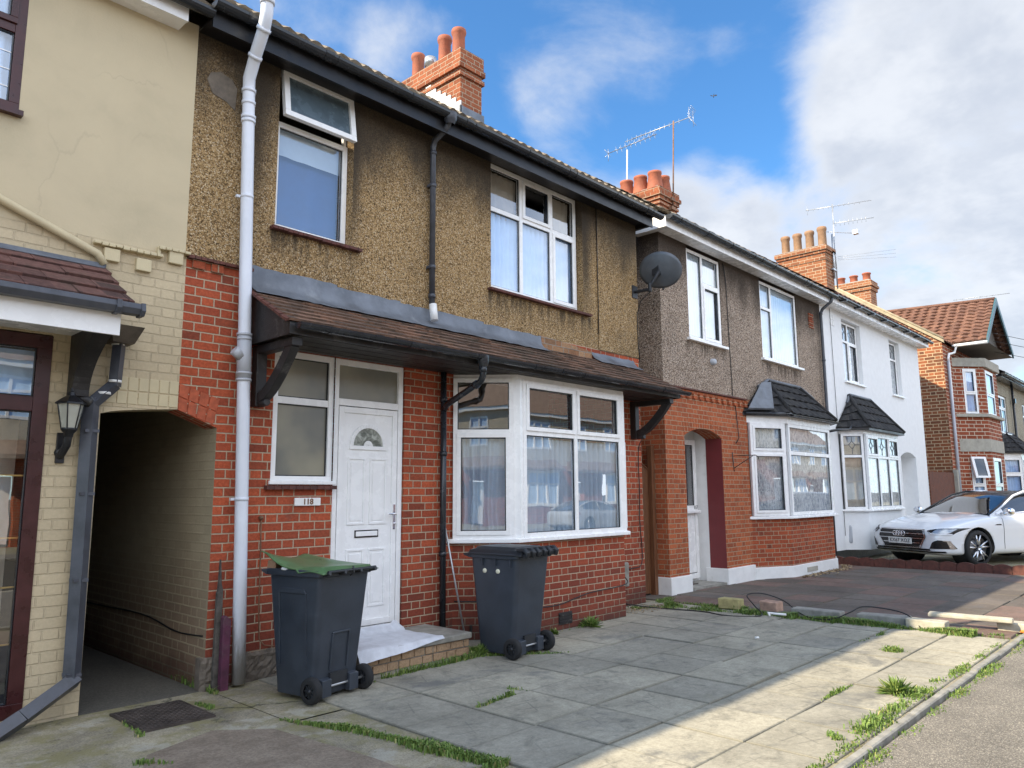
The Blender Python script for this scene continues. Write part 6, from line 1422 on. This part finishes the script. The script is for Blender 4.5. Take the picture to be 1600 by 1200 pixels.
mb = MB(); wall(mb, A2, 46, 60, -.05, 6.2, []); mb.build('wall', 'red_brick_plain', t); mb = MB(); mb.quad((46, 6.1, 6.2), (60, 6.1, 6.2), (60, 10.2, 9), (46, 10.2, 9)); mb.quad((46, 10.2, 9), (60, 10.2, 9), (60, 14.2, 6), (46, 14.2, 6)); mb.build('roof', 'black_tiles', t)
# overhead wires
mb = MB()
for k, (z0, z1) in enumerate(((7.3, 7.9), (7.0, 7.7), (6.6, 7.3))):
    mb.tube([(31.5, 5.6, z0), (38, 3.5, z0-.15), (48, 0, z1), (60, -4, z1+.6)], .010, 4)
mb.build('overhead_wires', 'cable', thing=('thin overhead wires running off to the right from the gabled house', 'wires'))

# bird
mb = MB(); c = Vector((0, 0, 1.6))+ray(1115, 150)*42; w = ray(1115, 150).cross(Vector((0, 0, 1))).normalized()
mb.tube([c-Vector((.0, .0, .1)), c, c+Vector((.05, 0, .14))], [.01, .03, .008], 6); mb.add([c, c+w*.10+Vector((0, 0, .07)), c+w*.19+Vector((0, 0, .02)), c+w*.12-Vector((0, 0, .03))], [(0, 1, 2, 3)]); mb.add([c, c-w*.09-Vector((0, 0, .01)), c-w*.18+Vector((0, 0, .06)), c-w*.12+Vector((0, 0, .07))], [(0, 1, 2, 3)]); mb.build('flying_bird', 'dark_steel', thing=('tiny dark bird flying high in the blue sky', 'bird'))

# ================================================================== LOOSE BLOCKS
def block(name, label, pts, z0, h, mat, cat='block', bev=.012):
    mb = MB(); b = [(x, y, z0) for x, y in pts]; t = [(x*1+random.uniform(-.006, .006), y+random.uniform(-.006, .006), z0+h+random.uniform(-.006, .006)) for x, y in pts]; mb.hexa(b+t); mb.build(name, mat, bevel=bev, thing=(label, cat))
def rot(cx, cy, L, W_, a):
    c, s = math.cos(R(a)), math.sin(R(a)); return [(cx+x*c-y*s, cy+x*s+y*c) for x, y in ((-L/2, -W_/2), (L/2, -W_/2), (L/2, W_/2), (-L/2, W_/2))]
block('stone_block', 'yellow painted stone lump nearest the house in the row of loose blocks', rot(9.96, 5.20, .20, .30, 5), 0, .135, 'painted_yellow_stone')
block('stone_block', 'pinkish brown stone lump, second from the house in the row of blocks', rot(10.07, 4.66, .18, .25, -6), 0, .135, 'pink_stone')
block('concrete_block', 'long low grey concrete block third from the house in the row', rot(9.98, 4.0, .20, .62, 2), 0, .10, 'concrete')
block('concrete_block', 'weathered concrete block with a broken end in the middle of the row', rot(10.05, 3.22, .22, .58, 3), 0, .105, 'concrete')
block('concrete_block', 'pale sunlit concrete block carrying the end of the stone strip', rot(9.98, 2.72, .20, .42, 0), 0, .11, 'pale_concrete')
block('stone_strip', 'thin pale stone strip bridging two blocks near the pavement', rot(10.28, 2.34, .11, .86, 4), .111, .05, 'pale_concrete')
block('stone_block', 'cream stone block at the pavement end of the row', rot(10.50, 1.93, .26, .34, 8), 0, .10, 'pale_concrete')
mb = MB(); mb.tube([(10.4, 1.90, .02), (10.35, 1.62, .02)], .02, 8); mb.build('orange_tube', 'orange_plastic', thing=('short orange plastic strip lying by the last cream block', 'plastic strip'))
mb = MB(); mb.tube(smooth([(8.98, 6.3, .06), (9.2, 5.9, .02), (9.35, 5.3, .015), (9.25, 4.9, .015), (9.5, 4.55, .02), (9.75, 4.75, .1), (9.95, 4.95, .2), (10.1, 4.8, .22), (10.1, 4.5, .15), (9.8, 4.1, .03), (9.72, 3.75, .03), (9.85, 3.55, .12), (10.02, 3.45, .18), (10.1, 3.2, .17), (10.05, 2.95, .13), (9.85, 2.75, .02)]), .008, 6); mb.build('loose_cable', 'cable', thing=('black cable looping over the loose blocks and weeds', 'cable'))
mb = MB(); mb.tube([(9.55, 4.45, .03), (9.6, 4.5, .05), (9.62, 4.42, .045), (9.66, 4.28, .04)], .014, 8); mb.build('pipe_offcut', 'white_paint', thing=('small white plastic offcut in the weeds beside the blocks', 'plastic scrap'))
mb = MB(); mb.tube([(8.1, 3.96, .01), (8.13, 3.93, .01)], .012, 6); mb.build('litter_scrap', 'white_paint', thing=('tiny white scrap lying on the slabs', 'litter'))
# brick edging of the far drive with scalloped top
mb = MB(); y = 1.9; 
while y < 6.6:
    n = 6; x = 17.36; P_ = [(y+.31*i/n, .155+.035*math.sin(math.pi*i/n)) for i in range(n+1)]
    mb.prism([(x, y+.003, -.02)]+[(x, a, z) for a, z in P_]+[(x, y+.307, -.02)], (.06, 0, 0)); y += .315
mb.build('scalloped_edging', 'red_tile_edge', thing=('low dark red scalloped edging between the drives in front of the white car', 'edging'))

# ================================================================== CAR
def make_car(label, paintm, detail=True, group=None):
    T = thing('parked_car', label, 'car', (0, 0, 0), group)
    # local: +x forward, y left, z up ; length 4.7
    LEN = 4.7; xf = LEN/2
    st = [  # x, half width at belt, hood/roof edge z, centre z, bottom z, width at sill
        (2.33, .62, .60, .66, .30, .60), (2.27, .74, .64, .72, .24, .72), (2.14, .83, .70, .79, .20, .82), (1.9, .895, .77, .86, .19, .89), (1.5, .92, .85, .93, .19, .915), (1.1, .925, .90, .97, .19, .92),
        (.75, .925, .925, .985, .19, .92), (.2, .925, .93, .95, .19, .925), (-.5, .925, .94, .95, .19, .925), (-1.2, .92, .955, .97, .19, .92), (-1.6, .91, .96, .99, .20, .91), (-2.0, .88, .95, .99, .24, .88), (-2.22, .84, .92, .96, .30, .84), (-2.33, .76, .80, .82, .36, .76)]
    mb = MB(); NP = None; vs = []
    for (x, w, ze, zc, zb, ws) in st:
        h = ze-zb
        half = [(0, zb), (ws*.85, zb), (ws*.97, zb+.03), (ws*1.0, zb+h*.18), (w*.985, zb+h*.38), (w*1.0, zb+h*.62), (w*.995, zb+h*.80), (w*.965, ze-.03), (w*.90, ze+.0), (w*.72, ze+(zc-ze)*.55), (w*.42, ze+(zc-ze)*.9), (0, zc)]
        ring = [(x, y, z) for y, z in half]+[(x, -y, z) for y, z in half[-2:0:-1]]
        NP = len(ring); vs += ring
    fs = [(i*NP+k, (i+1)*NP+k, (i+1)*NP+(k+1) % NP, i*NP+(k+1) % NP) for i in range(len(st)-1) for k in range(NP)]
    mb.add(vs, fs, True); mb.f.append([k for k in range(NP)]); mb.f.append([(len(st)-1)*NP+k for k in range(NP)][::-1]); mb.m += [0, 0]; mb.r += [0, 0]
    body = mb.build('body', [paintm, 'gloss_black'], T); body.data.polygons.foreach_set('use_smooth', [True]*len(body.data.polygons))
    sb = body.modifiers.new('sub', 'SUBSURF'); sb.levels = 2; sb.render_levels = 2
    # wheel wells cut by cylinders
    WX = (1.42, -1.40); cut = MB()
    for wx in WX:
        for sy_ in (-1, 1): cut.lathe((wx, sy_*.86, .34), [(0, -.24), (.375, -.24), (.375, .24), (0, .24)], 36, 'y')
    cuto = cut.build('cutter', 'gloss_black', None)
    bo = body.modifiers.new('bool', 'BOOLEAN'); bo.object = cuto; bo.operation = 'DIFFERENCE'; bo.solver = 'EXACT'
    dg = bpy.context.evaluated_depsgraph_get(); me = bpy.data.meshes.new_from_object(body.evaluated_get(dg)); body.modifiers.clear(); body.data = me; bpy.data.objects.remove(cuto)
    bvh = BVHTree.FromPolygons([v.co.copy() for v in me.vertices], [tuple(p.vertices) for p in me.polygons])
    # greenhouse
    gs = [(.98, .74, .90, .935), (.60, .76, .93, 1.10), (.15, .70, .95, 1.315), (-.15, .66, .955, 1.375), (-.7, .64, .965, 1.385), (-1.2, .63, .975, 1.31), (-1.65, .66, .98, 1.16), (-2.0, .70, .97, 1.02)]
    vs = []; 
    for (x, wt_, zb, zt) in gs:
        wb = .83 if x > -1.3 else .80; k = (zt-zb)/.42
        wt2 = wb-(wb-.58)*min(1, k)
        half = [(wb, zb-.04), (wb-.01, zb+.02), (wt2+(wb-wt2)*.45, zb+(zt-zb)*.5), (wt2+.02, zb+(zt-zb)*.85), (wt2-.04, zt-.02*k), (wt2*.55, zt+.012*k), (0, zt+.02*k)]
        vs += [(x, y, z) for y, z in half]+[(x, -y, z) for y, z in half[-2::-1]]
    NP = 13; mb = MB()
    fs = []; ms = []
    for i in range(len(gs)-1):
        for k in range(NP-1):
            fs.append((i*NP+k, (i+1)*NP+k, (i+1)*NP+k+1, i*NP+k+1)); kk = min(k, NP-2-k)
            xm = (gs[i][0]+gs[i+1][0])/2
            side = kk <= 2; glassy = (side and -1.65 < xm < .75 and kk >= 1) or (kk >= 3 and (xm > .1 or xm < -1.1))
            ms.append(1 if glassy else (2 if not side else 0))
    mb.add(vs, fs, True); mb.m[-len(fs):] = ms
    gh = mb.build('cabin', [paintm, 'car_glass', 'gloss_black'], T); sb = gh.modifiers.new('sub', 'SUBSURF'); sb.levels = 2; sb.render_levels = 2
    # A pillars / roof rails in body colour, proud of the glass
    mb = MB()
    for s in (-1, 1):
        mb.tube([(.93, s*.80, .925), (.60, s*.77, 1.075), (.15, s*.69, 1.285), (-.2, s*.645, 1.365), (-.8, s*.635, 1.375), (-1.25, s*.635, 1.30), (-1.7, s*.68, 1.16), (-2.05, s*.72, 1.0)], [.016, .018, .024, .028, .028, .03, .04, .055], 8)
        mb.tube([(-.42, s*.83, .95), (-.5, s*.635, 1.36)], .025, 6)
    mb.build('roof_pillar', paintm, T); mb = MB()
    for s in (-1, 1): mb.tube([(.95, s*.765, .94), (.60, s*.735, 1.10), (.15, s*.655, 1.312), (-.2, s*.60, 1.385), (-1.2, s*.58, 1.33)], .018, 6)
    mb.tube([(.98, -.75, .935), (1.02, 0, .955), (.98, .75, .935)], .02, 6); mb.build('screen_seal', 'gloss_black', T)
    mb = MB()
    for s in (-1, 1): mb.tube([(.85, s*.845, .955), (.2, s*.86, .965), (-.6, s*.86, .975), (-1.4, s*.83, .985), (-1.62, s*.78, 1.03)], .011, 6)
    mb.build('window_trim', 'chrome', T)
    def decal(name, poly, mat, off=.006, axis='front', parent=body, n=14, bevel=0):
        ys = [p[0] for p in poly]; zs = [p[1] for p in poly]; bm = bmesh.new(); f = bm.faces.new([bm.verts.new((0, p[0], p[1])) for p in poly])
        a0, a1, b0, b1 = min(ys), max(ys), min(zs), max(zs)
        for k in range(1, n):
            for co, no in (((0, a0+(a1-a0)*k/n, 0), (0, 1, 0)), ((0, 0, b0+(b1-b0)*k/n), (0, 0, 1))): bmesh.ops.bisect_plane(bm, geom=bm.verts[:]+bm.edges[:]+bm.faces[:], plane_co=co, plane_no=no)
        mb_ = MB(); vs_ = []; bm.verts.ensure_lookup_table()
        for v in bm.verts:
            if axis == 'front': o_, d_ = Vector((4, v.co.y, v.co.z)), Vector((-1, 0, 0))
            else: o_, d_ = Vector((v.co.y, 3*axis, v.co.z)), Vector((0, -axis, 0))
            h = bvh.ray_cast(o_, d_)
            vs_.append((h[0]-d_*off+(h[1]*off*.5 if h[1].dot(d_) < 0 else Vector((0, 0, 0)))) if h[0] is not None else o_+d_*2)
        mb_.add(vs_, [tuple(v.index for v in f.verts) for f in bm.faces], True); bm.free()
        return mb_.build(name, mat, parent)
    mir = lambda P_: [(-y, z) for y, z in P_][::-1]
    # grille
    gp = [(-.50, .675), (-.55, .54), (-.42, .33), (.42, .33), (.55, .54), (.50, .675)]
    gr = decal('grille', gp, 'gloss_black', .010)
    for k in range(7 if detail else 0):
        z = .375+.042*k; hw = .41+.012*k if z < .5 else .50; decal('grille_bar', [(-hw, z), (hw, z), (hw, z+.013), (-hw, z+.013)], 'rim_silver' if k % 2 else 'dark_steel', .022, parent=gr, n=8)
    ring = []
    for (a, b) in zip(gp, gp[1:]+gp[:1]):
        decal('grille_surround', [(a[0]*1.0, a[1]), (b[0], b[1]), (b[0]*.955, .5+(b[1]-.5)*.9), (a[0]*.955, .5+(a[1]-.5)*.9)], 'rim_silver', .018, parent=gr, n=4)
    for s in (0, 1):
        f_ = (lambda P_: P_) if not s else mir
        hl = decal('headlight', f_([(.55, .655), (.63, .595), (.86, .585), (.905, .70), (.80, .715), (.68, .70)]), 'gloss_black', .008)
        decal('lamp_lens', f_([(.65, .615), (.84, .602), (.87, .685), (.70, .685)]), 'lamp_lens', .014, parent=hl)
        decal('daytime_lamp', f_([(.60, .665), (.72, .69), (.885, .700), (.89, .715), (.71, .705)]), 'drl_white', .020, parent=hl); decal('daytime_lamp', f_([(.59, .635), (.65, .595), (.86, .585), (.86, .600), (.66, .608)]), 'drl_white', .020, parent=hl)
        v_ = decal('bumper_vent', f_([(.60, .33), (.87, .33), (.84, .475), (.74, .49), (.66, .45)]), 'gloss_black', .008); decal('vent_trim', f_([(.835, .33), (.865, .33), (.845, .475), (.80, .485), (.79, .47), (.82, .46)]), 'rim_silver', .016, parent=v_, n=6)
    decal('splitter', [(-.80, .255), (.80, .255), (.80, .285), (-.80, .285)], 'gloss_black', .012); decal('splitter', [(-.62, .295), (.62, .295), (.60, .325), (-.60, .325)], 'gloss_black', .012)
    if detail:
        np_ = MB(); M_ = lambda y, z, q: (2.385+q, y, z)
        np_.box(2.37, 2.382, -.27, .27, .40, .515); pl = np_.build('number_plate', 'plate_white', T, bevel=.004)
        text('KX67 XOZ', .095, 'gloss_black', pl, lambda a, z, q: (2.3835+q*.3, a, z), 0, .457, .001, bold=.0008, sx=1.05)
        for k in range(4):
            mb = MB(); cy = (k-1.5)*.062; P_ = [(2.392, cy+.045*math.cos(2*math.pi*j/24), .590+.045*math.sin(2*math.pi*j/24)) for j in range(25)]; mb.tube(P_, .0075, 8, cap=False); mb.build('badge_ring', 'chrome', T)
    # lower side skirt & door lines
    for s in (-1, 1):
        decal('door_line', [(.78, .30), (.79, .30), (.77, .92), (.76, .92)], 'gloss_black', .0025, axis=s); decal('door_line', [(-.48, .30), (-.47, .30), (-.45, .92), (-.46, .92)], 'gloss_black', .0025, axis=s)
        decal('body_crease', [(-1.6, .865), (1.05, .835), (1.05, .843), (-1.6, .873)], 'gloss_black', .002, axis=s) if False else None
        if False: decal('bonnet_line', [(.95, .880), (1.5, .842), (2.0, .752), (2.0, .745), (1.5, .834), (.95, .872)], 'gloss_black', .001, axis=s, n=10)
        decal('door_handle', [(-.38, .80), (-.20, .80), (-.20, .83), (-.38, .83)], 'chrome', .02, axis=s, n=3); decal('wing_vent', [(.82, .745), (1.0, .75), (.94, .765), (.84, .765)], 'gloss_black', .006, axis=s, n=3)
        mb = MB(); mb.lathe((.72, s*1.02, 1.0), [(0, -.10), (.045, -.085), (.065, -.04), (.07, .02), (.05, .08), (0, .10)], 14, 'y'); mb.tube([(.74, s*.87, .95), (.74, s*.97, .96)], [.03, .025], 8)
        mb.build('wing_mirror', 'chrome', T)
        decal('tail_light', [(-2.2, .78), (-1.95, .80), (-1.95, .88), (-2.2, .90)], 'red_lens', .008, axis=s, n=4)
    for wx in WX:
        for s in (-1, 1):
            mb = MB(); mb.lathe((wx, s*.80, .33), [(.252, -.11), (.30, -.115), (.325, -.09), (.332, -.04), (.332, .04), (.325, .09), (.30, .115), (.252, .11)], 36, 'y'); w = mb.build('wheel', 'tyre', T)
            mb = MB(); fy = s*.80+s*.095; mb.lathe((wx, s*.80, .33), [(.268, -s*.118), (.256, -s*.118), (.244, -s*.09), (.225, s*.06)], 36, 'y')
            for k in range(5):
                for d_ in (-.16, .16):
                    a = 2*math.pi*k/5+.3; c1, s1 = math.cos(a+d_*.3), math.sin(a+d_*.3); c2, s2 = math.cos(a+d_*1.4), math.sin(a+d_*1.4)
                    mb.tube([(wx+c1*.04, fy-s*.02, .33+s1*.04), (wx+c2*.25, fy, .33+s2*.25)], [.026, .016], 6)
            mb.lathe((wx, fy-s*.01, .33), [(0, -s*.02), (.03, -s*.018), (.045, s*.02)], 14, 'y'); mb.build('alloy_rim', 'rim_silver', w)
            mb = MB(); mb.lathe((wx, s*.80+s*.02, .33), [(0, -.01), (.17, -.01), (.17, .01), (0, .01)], 24, 'y'); mb.lathe((wx, s*.80, .33), [(0, -.02), (.236, -.02)], 24, 'y'); mb.build('brake_disc', 'disc_steel', w)
            mb = MB(); mb.lathe((wx, s*.70, .34), [(.372, -.12), (.372, .14)], 30, 'y'); mb.lathe((wx, s*.59, .34), [(0, 0), (.372, 0)], 30, 'y'); mb.build('wheel_arch', 'tyre', T)
    return T
CAR = make_car('white coupe parked at an angle on the drive in front of the white house', 'white_car_paint')
def place_car(T, W, ang, s, z):
    """front left wheel contact at W; ang = heading of the nose"""
    c, sn = math.cos(R(ang)), math.sin(R(ang)); lx, ly = 1.42*s, .86*s
    T.scale = (s, s, s); T.rotation_euler = (0, 0, R(ang)); T.location = (W[0]-(lx*c-ly*sn), W[1]-(lx*sn+ly*c), z)
place_car(CAR, (18.3, 3.9), 180-27, 1.12, .05)

# ================================================================== OPPOSITE ROW (mirrored in the windows)
def opposite():
    t = thing('terraced_house', 'sunlit terraced house across the street, seen only as a reflection in the window panes', 'house', (0, -16, 0), 'houses across the street')
    fr = lambda a, z, q: Vector((-a, -16+q, z))      # facing +y, a runs to -x
    mb = MB(); wall(mb, fr, -3.6, 3.6, 0, 3.2, [(-2.8, -.3, 1.0, 2.8, .1), (1.6, 2.7, 0, 2.3, .3)]); mb.build('brick_wall', 'red_brick_plain', t)
    mb = MB(); wall(mb, fr, -3.6, 3.6, 3.2, 6, [(-2.6, -.6, 4.1, 5.6, .1), (1.3, 2.6, 4.1, 5.6, .1)]); mb.build('rendered_wall', 'lit_render', t)
    for a0, a1, z0, z1 in ((-2.8, -.3, 1.0, 2.8), (-2.6, -.6, 4.1, 5.6), (1.3, 2.6, 4.1, 5.6)):
        m_ = MB(); g_ = MB(); n = 3 if a1-a0 > 1.5 else 2; w_ = (a1-a0)/n
        q = .35 if z0 < 2 else .0
        for k in range(n+1): m_.fbox(fr, a0+k*w_-.05, a0+k*w_+.05, z0, z1, q-.06, q+.02)
        for z in (z0+.04, z0+(z1-z0)*.65, z1-.04): m_.fbox(fr, a0, a1, z-.05, z+.05, q-.05, q+.01)
        if q: m_.fbox(fr, a0-.1, a1+.1, z1, z1+.25, 0, q+.1); m_.fbox(fr, a0, a1, z0-.1, z0, 0, q+.05)
        o = m_.build('window', 'white_pvc', t); g_.quad(fr(a0, z0, q-.03), fr(a1, z0, q-.03), fr(a1, z1, q-.03), fr(a0, z1, q-.03)); g_.build('pane', 'curtain', o)
        if q: b = MB(); b.fbox(fr, a0, a1, 0, z0-.1, 0, q); b.build('bay_wall', 'red_brick_plain', t)
    m_ = MB(); m_.fbox(fr, 1.65, 2.65, .1, 2.25, -.3, -.25); m_.build('door', 'white_pvc', t)
    m_ = MB(); m_.prism([fr(-3.0, 3.4, 0), fr(-3.0, 2.95, .75), fr(-3.0, 2.8, .75), fr(-3.0, 2.8, 0)], (-6.0, 0, 0)) if False else m_.prism([fr(-3.0, 3.5, .01), fr(-3.0, 3.0, .75), fr(-3.0, 2.85, .75), fr(-3.0, 2.85, .01)], (-6.1, 0, 0)); m_.build('porch_roof', 'tan_roof', t)
    m_ = MB(); m_.fbox(fr, -3.62, 3.62, 5.9, 6.1, .0, .25); m_.build('fascia', 'white_pvc', t)
    m_ = MB(); m_.quad(fr(-3.6, 6.1, .3), fr(3.6, 6.1, .3), fr(3.6, 8.6, -3.6), fr(-3.6, 8.6, -3.6)); m_.quad(fr(3.6, 6.1, -7.5), fr(-3.6, 6.1, -7.5), fr(-3.6, 8.6, -3.6), fr(3.6, 8.6, -3.6)); m_.build('roof', 'tan_roof', t)
    return t
op = opposite()
for k in range(15):
    o = op if k == 0 else copy_tree(op); o.location = (-27.6+7.2*k, -16, 0)
for k, (x, pm, lb) in enumerate(((12.5, 'black_car_paint', 'black'), (19.0, 'blue_car_paint', 'dark blue'), (27.5, 'silver_car_paint', 'silver'))):
    if k == 0:
        oc = make_car('black car parked across the street, seen as a dark shape mirrored in the windows', pm, False, 'cars parked across the street'); o = oc
    else:
        o = copy_tree(oc); o['label'] = '%s car parked across the street, mirrored faintly in the windows' % lb
        for ch in [o]+list(o.children_recursive):
            if ch.type == 'MESH' and any(m_ and m_.name == 'black_car_paint' for m_ in ch.data.materials):
                ch.data = ch.data.copy()
                for i, m_ in enumerate(ch.data.materials):
                    if m_.name == 'black_car_paint': ch.data.materials[i] = M[pm]
    o.location = (x, -9.2, -.115)
